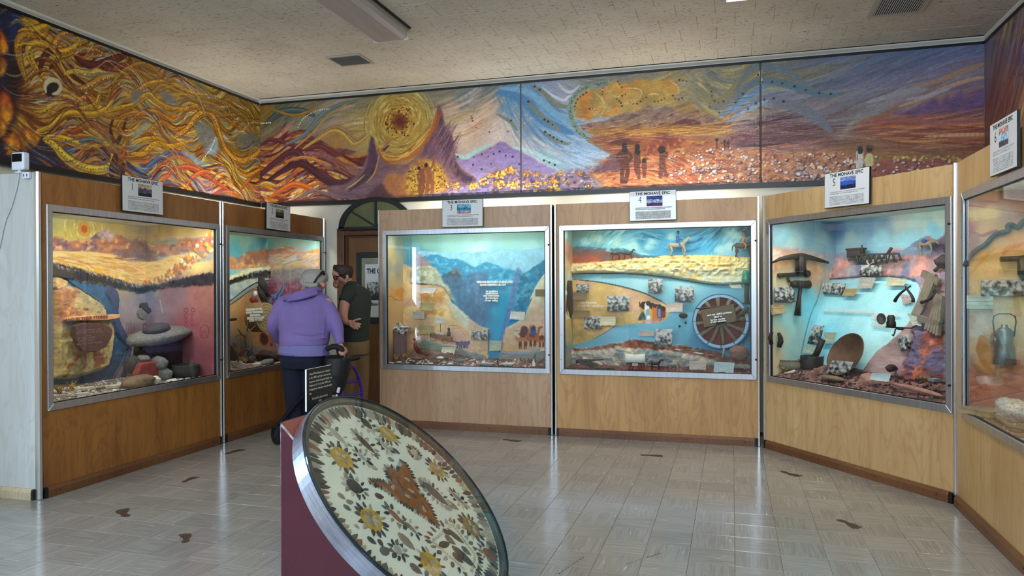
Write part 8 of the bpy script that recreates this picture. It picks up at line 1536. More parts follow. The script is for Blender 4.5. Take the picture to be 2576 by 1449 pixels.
for k,qd,cl,lb in((1,[(307,439),(410,458),(411,541),(306,530)],((190,170,140),(90,90,120),(60,50,60)),'placard numbered 1 over the painted valley case'),(2,[(670,508),(730,520),(731,584),(670,575)],((150,150,120),(90,70,60),(40,34,44)),'placard numbered 2 above the visitors'),(3,[(1112,503),(1215,499),(1215,570),(1112,572)],((120,180,200),(60,140,180),(180,150,160)),'placard numbered 3 over the blue canyon case'),(4,[(1583,482),(1701,476),(1703,553),(1583,557)],((60,80,150),(170,190,220),(90,60,110)),'placard numbered 4 over the wagon wheel case'),(5,[(2075,437),(2189,418),(2187,512),(2073,525)],((120,140,190),(50,90,190),(40,40,70)),'placard numbered 5 over the angled case'),(6,[(2489,317),(2556,279),(2560,417),(2494,445)],((200,150,140),(160,200,230),(90,80,90)),'placard numbered 6 at the right edge of the picture')):placard(k,qd,k,cl,lb)
# door, fanlight, poster in the back corner
root=empty('door_1',(DX0,YB,0),kind='structure');dw=DX1-DX0
TR=wood('door_casing',(112,64,30),(90,48,22),(60,30,14),scale=3,seed=31);DW=wood('door_veneer',(134,88,34),(112,70,26),(84,50,18),seed=41)
for x0,x1,z0,z1 in((-.075,.012,0,DZ+.07),(dw-.012,dw+.075,0,DZ+.07),(.012,dw-.012,DZ-.012,DZ+.07)):bevel(MB().box((x0,-.022,z0),(x1,.03,z1)).build('casing',TR,root),.006)
for x0,x1,z0,z1 in((.0,.03,0,DZ),(dw-.03,dw,0,DZ),(.03,dw-.03,DZ-.03,DZ)):MB().box((x0,.03,z0),(x1,.15,z1)).build('jamb',TR,root)
MB().box((.03,.055,.01),(dw-.03,.1,DZ-.03)).build('door_leaf',DW,root);MB().tube([(dw-.12,.05,.98),(dw-.12,.0,.98)],.012,10).ball((dw-.12,-.02,.98),.03).build('door_knob',STEEL,root)
xc,zc,rx,ry=-3.765,2.066,.455,.335
root=empty('window_2',(xc,YB,zc),kind='structure')
def arc(f,y0,y1,g,n=24):
 mb=MB();vs=[]
 for i in range(n+1):
  t=PI*i/n
  for a,b_ in((rx*f,ry*f),(rx*g,ry*g)):
   for y in(y0,y1):vs.append((a*math.cos(t),y,b_*math.sin(t)))
 return mb.add(vs,[(0,1,3,2),(4*n,4*n+2,4*n+3,4*n+1)]+[(4*i+a,4*i+4+a,4*i+4+b_,4*i+b_)for i in range(n)for a,b_ in((0,1),(1,3),(3,2),(2,0))])
arc(1.0,-.09,-.061,.86).build('arch_frame',BLK,root);MB().box((-rx,-.09,-.02),(rx,-.061,.012)).build('bottom_bar',BLK,root);MB().box((-.012,-.086,.012),(.012,-.063,ry*.88)).build('glazing_bar',BLK,root)
for t in(40,140):t=math.radians(t);MB().bar((0,-.075,.01),(rx*.87*math.cos(t),-.075,ry*.87*math.sin(t)),.020,.018).build('glazing_bar',BLK,root)
GG=mat('olive_pane',(98,104,64),.25,noise=(3,.3));e_=[0,40,90,140,180]
for a,b_ in zip(e_[:-1],e_[1:]):ts=[math.radians(a+(b_-a)*i/8)for i in range(9)];MB().prism([(0,0)]+[(rx*.88*math.cos(t),ry*.88*math.sin(t))for t in ts],lambda u,v,w_:(u,-.072+w_,v),.004).build('pane',GG,root)
root=empty('poster_frame',(-3.70,YB+.05,1.40),label='black-framed poster about a mining town hung on the door',cat='poster');bevel(MB().box((-.37,-.012,-.40),(.37,.0,.40)).build('frame',BLK,root),.004);MB().box((-.30,-.014,-.335),(.30,-.012,.335)).build('mount',mat('poster_mount',(150,146,124),.6,noise=(6,.3)),root);MB().box((-.255,-.017,-.325),(.255,-.014,.265)).build('sheet',PAPER,root)
text_mesh('THE O.B. M',.075,lambda u,v,w_:(u-.235,-.0176,v+.185),'LEFT',bold=.003,xs=.8).build('title',INK,root);text_mesh('FUN',.075,lambda u,v,w_:(u-.03,-.0176,v+.105),'LEFT',bold=.003,xs=.8).build('title',INK,root);MB().box((-.235,-.018,-.14),(.235,-.0165,.065)).build('picture',photo_mat(7),root);text_mesh('Mining Country',.05,lambda u,v,w_:(u-.20,-.0176,v-.185),'LEFT',bold=.002,xs=.8).build('caption',INK,root)
# small devices on the end panel
root=empty('monitor_camera',(-4.585,3.83,CH),label='white box camera with dark window standing on the end panel',cat='camera');WP=mat('white_plastic',(216,222,234),.4)
o=MB().box((-.055,-.02,.02),(.055,.03,.14)).build('body',WP,root);bevel(o,.012,3);MB().box((-.042,-.023,.075),(.042,-.019,.128)).build('window',mat('black_gloss',(8,8,10),.1),root);MB().lathe([(.03,.0),(.03,.008),(.012,.012),(.012,.02)],n=16).build('foot',WP,root)
c1=[hit(x,y,(0,3.818,0),(0,1,0))for x,y in bez([(50,434),(44,470),(30,520),(14,560),(0,625)],5)];o0=c1[0].copy();o=MB().tube([p-o0 for p in c1],.0022,5).build('power_cord',mat('grey_cord',(150,150,156),.6));o.location=o0;tag(o,'thin grey cord running down the pale end panel','cord')
p=hit(68,441,(0,3.81,0),(0,1,0));root=empty('plug_adapter',p,label='small white plug adapter at the top of the end panel',cat='adapter');bevel(MB().box((-.028,-.012,-.022),(.028,.012,.022)).build('body',WP,root),.005)
for x in(-.013,.013):MB().box((x-.003,-.014,-.01),(x+.003,-.0115,.008)).build('socket_slot',BLK,root)
# footprints on the floor
FP=mat('brown_footprint',(66,50,34),.5)
LB=['nearest the walker below case two','beside case one, toes towards the door','with five toes, nearest the end panel','with five toes left of the maroon stand','below case three','below the middle of case four','at the joint of cases four and five','in front of the angled case']
for i,(a,b_,sd)in enumerate((((-4.13,5.318),(-4.073,5.501),1),((-3.828,4.456),(-3.824,4.612),1),((-3.59,3.679),(-3.724,3.817),1),((-2.894,3.414),(-3.015,3.522),-1),((-2.029,6.497),(-1.849,6.472),-1),((-.734,6.227),(-.552,6.207),1),((.343,5.945),(.482,5.833),-1),((.619,4.823),(.691,4.667),1))):
 L_=math.hypot(b_[0]-a[0],b_[1]-a[1]);mb=MB();sh=[(0,.0),(.05,.10),(.04,.19),(-.02,.32),(-.03,.45),(.0,.62),(.02,.78),(-.06,.88),(-.22,.84),(-.28,.70),(-.24,.52),(-.17,.36),(-.17,.18),(-.12,.04)]
 f=lambda u,v,w_:((u+.1)*L_*1.25*sd,v*L_,w_)
 mb.prism([tuple(q)for q in bez(sh,4,True)],f,.0012)
 for q,(tx,ty,r)in enumerate(((-.01,.93,.07),(-.10,.96,.05),(-.17,.94,.045),(-.23,.90,.04),(-.28,.84,.035))):mb.prism([(tx+r*.8*math.cos(t),ty+r*1.1*math.sin(t))for t in np.linspace(0,5.6,9)],f,.0012)
 o=mb.build('footprint',FP);o.location=(*a,.0004);o.rotation_euler=(0,0,math.atan2(b_[1]-a[1],b_[0]-a[0])-PI/2);tag(o,'dark brown bare footprint '+LB[i],'footprint','footprints on the floor')
mb=MB()
for a,b_ in(((1403,1445),(1470,1400)),((1575,1419),(1663,1391)),((1528,1441),(1553,1430))):
 a,b_=on_floor(*a),on_floor(*b_)
 for i in range(9):
  q=a+(b_-a)*(i+.5)/9;d_=(b_-a)*.032;e_=np.array([-d_[1],d_[0],0])*.35*random.uniform(.4,1.2);mb.add([q-d_-e_,q+d_-e_,q+d_+e_,q-d_+e_],[(0,1,2,3)])
o=mb.build('scuff_marks',mat('rubber_scuff',(40,38,38),.6),floor);o.location=(0,0,.0006);tag(o,kind='stuff')
# slanting round table of arrowheads on its maroon stand
DC=Vector((-1.097,2.432,.672));q_=math.sqrt(.5);DM=Matrix(((q_,0,q_,DC.x),(0,1,0,DC.y),(-q_,0,q_,DC.z),(0,0,0,1)));DR=.46
root=empty('arrowhead_table',(DC.x,DC.y,0),label='slanting round table of arrowheads under glass on a maroon stand',cat='display table');rel=Matrix.Translation((-DC.x,-DC.y,0))
MAR_=mat('maroon_gloss_paint',(80,29,46),.32,noise=(3,.15),bump=(14,.5),coat=.3);x0,x1,y0,y1=-1.463-DC.x,-.80-DC.x,2.166-DC.y,2.698-DC.y;pl_=lambda x:DC.z-.0805-x
mb=MB().add([(x,y,z)for y in(y0,y1)for x,z in((x0,0),(x1,0),(x1,pl_(x1)),(x0,pl_(x0)))],[(0,1,2,3),(7,6,5,4)]+[(i,(i+1)%4,4+(i+1)%4,4+i)for i in range(4)]);bevel(mb.build('stand',MAR_,root),.006)
MB().add([(x,y,pl_(x)+.002)for y in(y0+.006,y1-.006)for x in(x0+.006,x1-.006)],[(0,1,3,2)]).build('stand_top',mat('terracotta_paint',(142,74,60),.6),root)
def dpart(mb,name,m):o=mb.build(name,m,root);o.matrix_local=rel@DM;return o
tray=dpart(MB().lathe([(.0001,-.057),(DR-.004,-.057),(DR-.004,-.024),(.0001,-.024)],n=64,smooth=False),'tray_board',mat('cream_felt',(240,240,228),.9,noise=(8,.06)))
dpart(MB().ring(DR-.004,DR+.006,-.060,-.006,96),'metal_rim',mat('brushed_rim',(170,176,196),.3,.85,noise=(30,.25,(.3,.3,6))));dpart(MB().ring(DR-.020,DR+.002,-.024,-.007,96),'dark_edging',mat('grey_edging',(70,74,70),.6));dpart(MB().ring(DR-.001,DR+.004,-.007,.002,96),'glass_edge',mat('green_black_edge',(18,40,44),.15))
dpart(MB().lathe([(.0001,-.005),(DR-.001,-.005),(DR-.001,.0),(.0001,.0)],n=64,smooth=False),'glass_top',glass('table_glass',(.96,.985,.97),boost=1.3))
ACOL=[(64,66,64),(104,102,94),(150,136,116),(176,170,162),(96,66,60),(196,184,160),(46,46,48),(150,96,70)]
AM=[mat('flint_%d'%i,a,.55,noise=(60,.25),bump=(80,.3))for i,a in enumerate(ACOL)]
def ameshes():
 out=[]
 for sh in range(5):
  ol=[[(0,1),(.20,.5),(.28,0),(.24,-.5),(.08,-.9),(-.08,-.9),(-.24,-.5),(-.28,0),(-.20,.5)],[(0,1),(.3,.2),(.42,-.45),(.18,-.5),(.22,-.9),(-.22,-.9),(-.18,-.5),(-.42,-.45),(-.3,.2)],[(0,1),(.42,-.2),(.5,-.75),(.0,-.6),(-.5,-.75),(-.42,-.2)],[(0,1),(.4,.3),(.45,-.4),(.2,-.9),(-.2,-.9),(-.45,-.4),(-.4,.3)],[(.1,1),(.35,.5),(.3,-.3),(.4,-.8),(-.1,-1),(-.4,-.5),(-.3,.4)]][sh]
  n=len(ol);V=[(x*.5,y*.5,0)for x,y in ol]+[(x*.36,y*.4,.16)for x,y in ol]+[(0,0,.22)]
  F=[(i,(i+1)%n,n+(i+1)%n,n+i)for i in range(n)]+[(n+i,n+(i+1)%n,2*n)for i in range(n)]
  out.append((V,F))
 return out
SH=ameshes();ACACHE={};APL=[]
def flake(u,v,ang,L_,col=None,sh=None,wide=1.0):
 if math.hypot(u,v)<DR-.022:APL.append((u,v,ang,L_,random.randrange(8)if col is None else col,random.randrange(5)if sh is None else sh,wide))
Z7=(690,980,3.09)
def duv(x,y):
 p=hit(*px(Z7,[(x,y)])[0],tuple(DM@Vector((0,0,-.024))),(q_,0,q_));d=Vector(p)-DC;return(d.x-d.z)*q_,d.y
N_=118
for i in range(N_):
 t=2*PI*i/N_;L_=random.uniform(.042,.066)*(.75 if-.9<t-5.2<.5 else 1);r=DR-.026-L_/2;flake(r*math.cos(t),r*math.sin(t),t+PI/2+random.gauss(0,.05),L_,random.choice([0,0,1,1,2,3,6,5]if i%9 else[7]),random.choice([0,0,4,3]),.9)
PATCH=[]
def flower(x,y,r,col,n,mid=None):
 u,v=duv(x,y);PATCH.append((u,v,r,col))
 for i in range(n):t=2*PI*i/n+random.gauss(0,.08);flake(u+(r+.010)*math.cos(t),v+(r+.010)*math.sin(t),t-PI/2,random.uniform(.022,.032),random.choice([0,3,6,5,0])if i%2 else 0)
 for i in range(mid or 0):t=2*PI*i/mid;flake(u+r*.45*math.cos(t),v+r*.45*math.sin(t),t-PI/2,.028,random.choice([3,5,2]),4)
YE,BR_=(196,156,64),(150,92,34)
flower(520,530,.050,YE,13,4);flower(880,345,.044,YE,12,0);flower(1265,625,.042,YE,13,7);flower(755,1010,.048,YE,14,8);flower(1530,1070,.046,(150,118,72),13,5);flower(1215,1360,.048,YE,13,4)
def bug(x,y,ang,L_,col,n,wide=.8,r=None):
 u,v=duv(x,y);flake(u,v,ang,L_,col,0,wide*1.1);ca,sa=math.cos(ang+PI/2),math.sin(ang+PI/2)
 for i in range(n):
  t=2*PI*(i+.5)/n;a,b_=(L_*.5+.014)*math.cos(t),(L_*.14*wide+.024)*math.sin(t);flake(u+a*ca-b_*sa,v+a*sa+b_*ca,math.atan2(b_,a*.5)+ang,random.uniform(.020,.030),random.choice([0,2,3,6,5,1]))
A0=-PI/2+.15
bug(490,360,A0,.085,3,8);bug(705,420,A0,.10,4,13);bug(715,265,A0,.06,0,10,1.6);bug(625,755,A0+.6,.07,6,12,2.0);bug(1250,810,A0+.1,.13,1,22,.9);bug(940,985,A0,.075,7,10);bug(1060,1075,A0,.055,2,8);bug(1430,850,A0,.065,2,12);bug(1025,1180,A0,.075,2,0,1.2);bug(860,440,A0,.05,3,10);bug(680,525,A0,.045,3,10);bug(1085,490,A0,.03,5,16,2.2);bug(960,1250,A0,.035,3,10,2.4);bug(1650,1265,A0+1.5,.05,7,9,1.8);bug(880,345,A0,.07,5,0)
for x,y,a,L_,c_ in((945,480,.3,.035,4),(815,830,.9,.04,4),(775,610,.5,.03,3),(640,1065,.2,.022,3),(860,1255,1.3,.05,1),(755,1175,.2,.035,0),(825,1195,-.4,.03,0),(1390,905,.3,.05,2),(1100,1395,.2,.05,1),(905,545,.7,.03,2),(520,830,.2,.03,2),(585,875,1,.03,2),(565,920,.3,.03,1),(1365,1170,.2,.05,1),(1320,1205,1.2,.07,6),(1405,1140,.2,.08,0),(1470,1300,.1,.11,0),(1425,1310,.1,.05,4),(1490,1255,.1,.045,1),(1340,1110,.6,.04,0)):flake(*duv(x,y),a+A0,L_,c_,3 if L_<.06 else 0)
for a,b_ in(((1225,1180),(1385,1050)),((1385,1050),(1560,1290)),((1225,1180),(1480,1400)),((1560,1290),(1530,1420))):
 for i in range(12):t=(i+.5)/12;flake(*duv(a[0]+(b_[0]-a[0])*t,a[1]+(b_[1]-a[1])*t),random.uniform(0,6),.014,5,3)
 for i in range(7):t=(i+.5)/7;u,v=duv(a[0]+(b_[0]-a[0])*t,a[1]+(b_[1]-a[1])*t);d_=math.hypot(u-duv(1400,1240)[0],v-duv(1400,1240)[1])+1e-6;w_=duv(1400,1240);flake(u+(u-w_[0])/d_*.03,v+(v-w_[1])/d_*.03,math.atan2(v-w_[1],u-w_[0])-PI/2,.028)
star=[duv(x,y)for x,y in((730,715),(840,720),(910,740),(860,610),(900,600),(960,640),(1000,560),(1060,650),(1110,780),(1190,880),(1230,960),(1270,1060),(1170,990),(1060,920),(950,850),(860,770))]
ns=len(star)
for i in range(ns):
 a,b_=np.array(star[i]),np.array(star[(i+1)%ns]);L_=np.hypot(*(b_-a));k_=max(1,int(L_/.012));nn=np.array([(b_-a)[1],-(b_-a)[0]])/L_;cc=np.mean(star,0)
 if(a-cc)@nn<0:nn=-nn
 for j in range(k_):p_=a+(b_-a)*(j+.5)/k_+nn*.006;flake(p_[0],p_[1],math.atan2(nn[1],nn[0])-PI/2+random.gauss(0,.2),random.uniform(.018,.026),random.choice([0,4,6,2,3]))
for x,y in((1000,770),(960,720),(1030,700),(1080,830),(1060,790),(900,690),(1140,890),(990,800),(920,760),(1110,920),(1160,930),(1030,830)):flake(*duv(x,y),random.uniform(0,6),.03,random.choice([3,3,1,4]),4)
random.seed(5);tr_=0
while len(APL)<560 and tr_<6000:
 tr_+=1;r=math.sqrt(random.random())*(DR-.09);t=random.uniform(0,6.28);u,v=r*math.cos(t),r*math.sin(t)
 if all(math.hypot(u-a[0],v-a[1])>.02+a[3]*.35 for a in APL)and all(math.hypot(u-p[0],v-p[1])>p[2]+.01 for p in PATCH)and not(-.14<u-(-.02)<.16 and abs(v+.10-u*.5)<.06):flake(u,v,t+PI/2+random.gauss(0,.5),random.uniform(.014,.026))
for u,v,r,col in PATCH:
 o=MB().prism([(u+r*math.cos(t)*random.uniform(.85,1.1),v+r*math.sin(t)*random.uniform(.85,1.1))for t in np.linspace(0,6,16)],lambda a,b_,w_:(a,b_,-.024+w_),.002).build('fibre_patch',mat('fibre_%d'%sum(col),col,.9,noise=(40,.3)),tray)
MB().prism(star,lambda a,b_,w_:(a,b_,-.024+w_),.002).build('fibre_patch',mat('fibre_brown',BR_,.9,noise=(40,.3)),tray)
zcam=lambda a:-a[3]
APL.sort(key=zcam);rest={}
for i,(u,v,ang,L_,col,sh,wd)in enumerate(APL):
 if i<300:
  if(sh,col)not in ACACHE:me=bpy.data.meshes.new('arrowhead');me.from_pydata(SH[sh][0],[],SH[sh][1]);me.materials.append(AM[col]);ACACHE[(sh,col)]=me
  o=link('arrowhead',ACACHE[(sh,col)],None,tray);o.location=(u,v,-.0225);o.rotation_euler=(0,0,ang);o.scale=(L_*wd*1.45,L_*1.12,min(L_,.03)*.5)
 else:
  ca,sa=math.cos(ang),math.sin(ang);rest.setdefault(col,MB()).add([(u+L_*wd*1.45*x*ca-L_*1.1*y*sa,v+L_*wd*1.45*x*sa+L_*1.1*y*ca,-.0225+z*L_*.5)for x,y,z in SH[sh][0]],SH[sh][1])
for col,mb in rest.items():tag(mb.build('small_points',AM[col],tray),kind='stuff')
xb=-1.455;P=[hit(x,y,(xb,0,0),(1,0,0))for x,y in((771,930),(827,917),(771,1036))];yb0,yb1,zb0,zb1=P[0][1],P[1][1]+.02,P[2][2],P[0][2]
root=empty('text_board',(xb,(yb0+yb1)/2,zb0-.0),label='black board with white text standing on the maroon stand',cat='sign');w2=(yb1-yb0)/2;hh=zb1-zb0;MB().box((-.006,-w2,.0),(.0,w2,hh)).build('white_core',WHT,root);MB().box((.0,-w2,.0),(.0015,w2,hh)).build('black_face',mat('black_board',(26,26,28),.5),root)
tx=['These 700 artifacts were collected',"in the 1880's by Polly Larsen on the",'Aquarius Cattle Company Ranch near',"Seligman, AZ. In the late 1890's she",'arranged her collection into this table','top.']
text_mesh('\n'.join(tx),.0105,lambda u,v,w_:(.0022,u*.98-w2*.84,v+hh-.0535),'LEFT',line=1.33).build('lettering',WHT,root);text_mesh('Donated by Sharon Neal\n1992',.0105,lambda u,v,w_:(.0022,u,v+hh-.116),line=1.33).build('lettering',WHT,root)
# visitors and the walker
def WP_(x,y,Z):return Vector(CAM+ray(x,y)*Z)
def mpx(p,Z):return p*Z/FPX
RV,FV=Vector(RIGHT),Vector((FWD[0],FWD[1],0)).normalized()
class Fig(MB):
 def loft(self,secs,n=22,tilt=0):
  vs=[]
  for x,y,Z,hw,dp in secs:
   c_=WP_(x,y,Z);a=mpx(hw,Z)
   for k in range(n):t=2*PI*k/n;vs.append(c_+RV*(a*math.cos(t))+FV*(dp*math.sin(t))+Vector((0,0,tilt*a*math.cos(t))))
  return self.add(vs,[(i*n+k,i*n+(k+1)%n,(i+1)*n+(k+1)%n,(i+1)*n+k)for i in range(len(secs)-1)for k in range(n)]+[tuple(range(n-1,-1,-1)),tuple((len(secs)-1)*n+k for k in range(n))],True)
 def limb(self,pts,n=12):
  q=bez([np.array([*WP_(x,y,Z),mpx(r,Z)])for x,y,Z,r in pts],5);return self.tube([p[:3]for p in q],[max(.002,p[3])for p in q],n)
 def hand(self,x,y,Z,dirs,pr=7):
  for i,d in enumerate(dirs):self.limb([(x,y,Z,4.2)]+[(x+a,y+b_,Z+e,2.9 if j<len(d)-1 else 2.2)for j,(a,b_,e)in enumerate(d)],8)
  return self
 def fin(self,name,m,root,vox=.009,sm=6):
  o=self.build(name,m,root);o.matrix_parent_inverse=Matrix.Translation(root.location).inverted();r_=o.modifiers.new('fuse','REMESH');r_.mode='VOXEL';r_.voxel_size=vox;r_.use_smooth_shade=True
  s_=o.modifiers.new('soft','SMOOTH');s_.factor=.5;s_.iterations=sm;return o
SKIN=mat('skin_fair',(206,150,126),.55,noise=(30,.08));LAVF=mat('lavender_fleece',(126,108,172),.85,noise=(6,.10),bump=(7,.55,(1,1,3)));LAV2=mat('periwinkle_cotton',(122,118,178),.85,bump=(16,.8,(2,2,.5)));NAVF=mat('navy_trousers',(20,28,48),.9,bump=(8,.6,(1.5,1.5,.5)));GHAIR=mat('grey_hair',(176,174,170),.6,noise=(60,.25,(3,3,.6)),bump=(60,.8,(3,3,.5)))
# woman in lavender
Z=6.72;fx=WP_(745,1062,Z+.05);root=empty('person',(fx.x,fx.y,0),label='person in a lavender hoodie and dark trousers leaning on a walker',cat='person')
f=Fig();f.loft([(768,770,Z+.05,40,.09),(770,745,Z+.1,24,.07),(778,728,Z+.15,20,.07),(786,712,Z+.17,22,.09),(790,700,Z+.18,27,.10),(790,688,Z+.18,25,.10),(788,680,Z+.18,14,.06)]);f.loft([(764,765,Z,60,.10),(766,800,Z-.02,64,.13),(766,850,Z-.05,56,.14),(762,890,Z-.06,52,.15),(760,910,Z-.05,50,.14)])
f.limb([(735,905,Z-.04,24),(734,970,Z,20),(738,1040,Z+.05,12),(740,1062,Z+.06,10)]);f.limb([(790,905,Z-.02,24),(788,970,Z+.05,20),(785,1040,Z+.12,12),(786,1062,Z+.14,10)]);f.limb([(818,758,Z,18),(846,820,Z-.06,12),(853,862,Z-.10,8),(858,872,Z-.12,7)]);f.limb([(708,768,Z,18),(688,818,Z+.02,12),(700,850,Z+.14,8),(712,862,Z+.22,7)])
f.hand(860,873,Z-.12,[[(5,4,-.02),(9,12,-.03),(7,20,-.03)],[(1,6,-.03),(4,15,-.045),(2,22,-.04)],[(-3,6,-.03),(-1,15,-.045),(-3,21,-.035)],[(-6,5,-.02),(-6,12,-.035),(-7,17,-.03)],[(7,2,.0),(12,8,.01),(12,14,.01)]]);f.hand(714,864,Z+.24,[[(4,3,.02),(8,8,.03)],[(2,5,.02),(5,11,.03)],[(-1,5,.02),(1,12,.03)],[(-3,4,.02),(-2,10,.03)],[(5,-1,.02),(10,1,.03)]])
f.limb([(806,712,Z+.12,6),(812,716,Z+.10,5),(814,722,Z+.10,4)]);f.limb([(806,706,Z+.20,12),(810,716,Z+.22,10),(806,726,Z+.22,7)]);f.limb([(817,713,Z+.26,3.5),(819,719,Z+.26,4.5)]);f.fin('body',SKIN,root,.0055,3)
f=Fig();f.loft([(772,737,Z+.05,26,.075),(768,744,Z+.04,44,.10),(765,754,Z+.02,62,.12),(764,770,Z,70,.14),(766,800,Z-.03,68,.16),(767,835,Z-.05,64,.17),(766,856,Z-.06,63,.178),(765,868,Z-.06,61,.176)],tilt=.03);f.limb([(792,756,Z,20),(812,764,Z,23),(831,788,Z-.02,20),(846,822,Z-.06,18),(852,850,Z-.09,13),(856,866,Z-.11,11)],14);f.limb([(738,756,Z,20),(716,768,Z,24),(700,792,Z,21),(690,820,Z+.02,19),(699,846,Z+.12,14),(708,858,Z+.2,11)],14)
f.limb([(712,752,Z-.09,6),(732,747,Z-.11,9),(765,737,Z-.10,10),(798,728,Z-.02,7),(808,735,Z+.05,5)],12);f.limb([(722,757,Z-.12,4),(760,748,Z-.14,6),(800,737,Z-.06,5)],8)
for y,w_,o_ in((838,50,0),(850,54,4)):f.limb([(766-w_+o_,y+3,Z-.14,2),(766-w_*.4,y-1,Z-.215,3),(766+w_*.3,y+3,Z-.215,3),(766+w_+o_,y-2,Z-.14,2)],6)
f.fin('hoodie',LAVF,root,.008,4)
f=Fig();f.loft([(765,850,Z-.05,56,.16),(765,872,Z-.06,61,.18),(764,886,Z-.06,64,.187),(766,893,Z-.06,63,.187)],tilt=-.03);f.fin('tunic',LAV2,root,.009,3)
f=Fig();f.loft([(764,880,Z-.05,56,.165),(762,905,Z-.05,56,.17),(762,925,Z-.04,54,.15)]);f.limb([(736,915,Z-.04,29),(738,970,Z,25),(740,1020,Z+.04,21),(742,1062,Z+.06,20)],16);f.limb([(790,915,Z-.02,29),(788,970,Z+.04,25),(786,1020,Z+.10,21),(786,1058,Z+.14,20)],16);f.fin('trousers',NAVF,root,.009,4)
SHOE=mat('dark_shoe',(30,30,34),.6)
for x,d_ in((742,.05),(788,.13)):p=WP_(x,1064,Z+d_);MB().ball((p.x-root.location.x-.02,p.y-root.location.y+.05,.045),1,14,8,(.055,.13,.045)).build('shoe',SHOE,root)
f=Fig();f.loft([(782,718,Z+.12,22,.07),(786,708,Z+.14,30,.10),(789,698,Z+.16,33,.115),(790,688,Z+.17,30,.11),(789,680,Z+.17,22,.08),(788,677,Z+.17,12,.05)]);f.limb([(760,706,Z+.10,8),(764,715,Z+.08,6),(770,724,Z+.08,4)]);f.limb([(806,690,Z+.20,14),(816,698,Z+.24,11),(818,708,Z+.26,6)])
f.limb([(770,716,Z+.04,7),(785,719,Z+.02,7),(798,716,Z+.04,6)]);f.fin('hair',GHAIR,root,.006,3)
f=Fig();f.limb([(790,712,Z+.045,2.5),(797,700,Z+.04,2.5),(806,690,Z+.05,3),(812,684,Z+.08,4),(815,690,Z+.12,4)],8);f.fin('sunglasses_strap',mat('black_plastic',(12,12,14),.3),root,.004,1)
# man in a dark green polo shirt
Z=7.25;fx=WP_(890,1075,Z);root=empty('person',(fx.x,fx.y,0),label='person in dark green polo and khaki trousers, one hand behind the back',cat='person')
GRN=mat('dark_green_polo',(40,44,34),.85,bump=(9,.5,(1,1,2)));KHK=mat('khaki_cloth',(120,94,62),.85,noise=(6,.1),bump=(9,.6,(1.5,1.5,.5)));DHAIR=mat('dark_brown_hair',(48,34,28),.6,noise=(60,.3,(3,3,.5)),bump=(60,.8))
f=Fig();f.loft([(892,722,Z,22,.08),(882,714,Z,16,.06),(870,706,Z,18,.065),(862,700,Z,21,.075),(858,690,Z,23,.08),(859,680,Z,22,.08),(862,670,Z,14,.06)]);f.limb([(846,686,Z-.0,7),(840,697,Z-.0,3.2),(842,701,Z,2.6)],8);f.limb([(848,706,Z,9),(845,716,Z,8),(850,722,Z,6)],10);f.limb([(847,708,Z-.07,2.5),(842,711,Z-.05,2.5)],6);f.limb([(872,692,Z-.09,3),(874,698,Z-.10,4),(871,704,Z-.09,3)],8)
f.loft([(893,735,Z,24,.08),(893,770,Z,32,.12),(890,830,Z,36,.13),(892,880,Z,34,.13)]);f.limb([(880,875,Z-.06,19),(876,960,Z-.04,15),(874,1040,Z,10),(874,1072,Z,9)]);f.limb([(906,875,Z+.06,19),(908,960,Z+.06,15),(906,1040,Z+.06,10),(906,1072,Z+.06,9)])
f.limb([(880,735,Z-.10,15),(868,764,Z-.15,13),(864,788,Z-.18,12),(868,806,Z-.19,9),(876,812,Z-.20,7),(884,811,Z-.21,7.5)]);f.hand(884,811,Z-.21,[[(8,-5,-.02),(18,-8,-.03),(25,-9,-.03)],[(8,2,-.03),(17,3,-.04),(25,6,-.04)],[(8,5,-.03),(16,9,-.04),(23,13,-.04)],[(7,8,-.03),(12,13,-.035),(17,18,-.035)],[(-2,8,-.02),(6,14,-.03),(10,18,-.03)]]);f.limb([(910,744,Z+.08,10),(914,780,Z+.12,9),(905,808,Z+.10,8),(898,816,Z-.05,6)]);f.fin('body',mat('skin_tan',(192,138,116),.55,noise=(30,.08)),root,.0055,3)
f=Fig();f.loft([(884,714,Z,14,.06),(890,721,Z,26,.09),(896,732,Z,36,.12),(894,760,Z,40,.15),(890,800,Z,41,.165),(888,840,Z,41,.17),(889,858,Z,39,.165)],tilt=-.04);f.limb([(886,732,Z-.09,19),(872,750,Z-.13,18),(866,760,Z-.15,17)],14);f.limb([(914,738,Z+.09,17),(920,770,Z+.14,15)],12);f.limb([(872,716,Z-.05,6),(884,712,Z-.07,7),(894,716,Z-.03,6)],8);f.fin('polo_shirt',GRN,root,.008,3)
f=Fig();f.loft([(890,848,Z,38,.155),(891,870,Z,38,.16),(892,890,Z,37,.14)]);f.limb([(878,885,Z-.06,22),(875,960,Z-.04,19),(873,1030,Z,16),(873,1070,Z,15)],14);f.limb([(908,885,Z+.06,21),(910,960,Z+.06,18),(907,1030,Z+.06,16),(907,1070,Z+.06,15)],14);f.fin('trousers',KHK,root,.009,3)
f=Fig();f.loft([(868,702,Z,14,.07),(866,694,Z+.0,20,.085),(864,682,Z,26,.092),(862,672,Z,24,.088),(860,666,Z,15,.06)]);f.limb([(846,672,Z,9),(840,676,Z,6)],8);f.fin('hair',DHAIR,root,.006,3)
f=Fig();f.limb([(838,698,Z-.06,1.2),(842,703,Z-.07,1.2),(848,700,Z-.08,1.2),(845,694,Z-.075,1.2),(838,698,Z-.06,1.2)],6);f.limb([(847,697,Z-.08,1.2),(858,692,Z-.095,1.2),(870,688,Z-.095,1.2)],6);f.fin('eyeglasses',mat('black_plastic'),root,.0025,0)
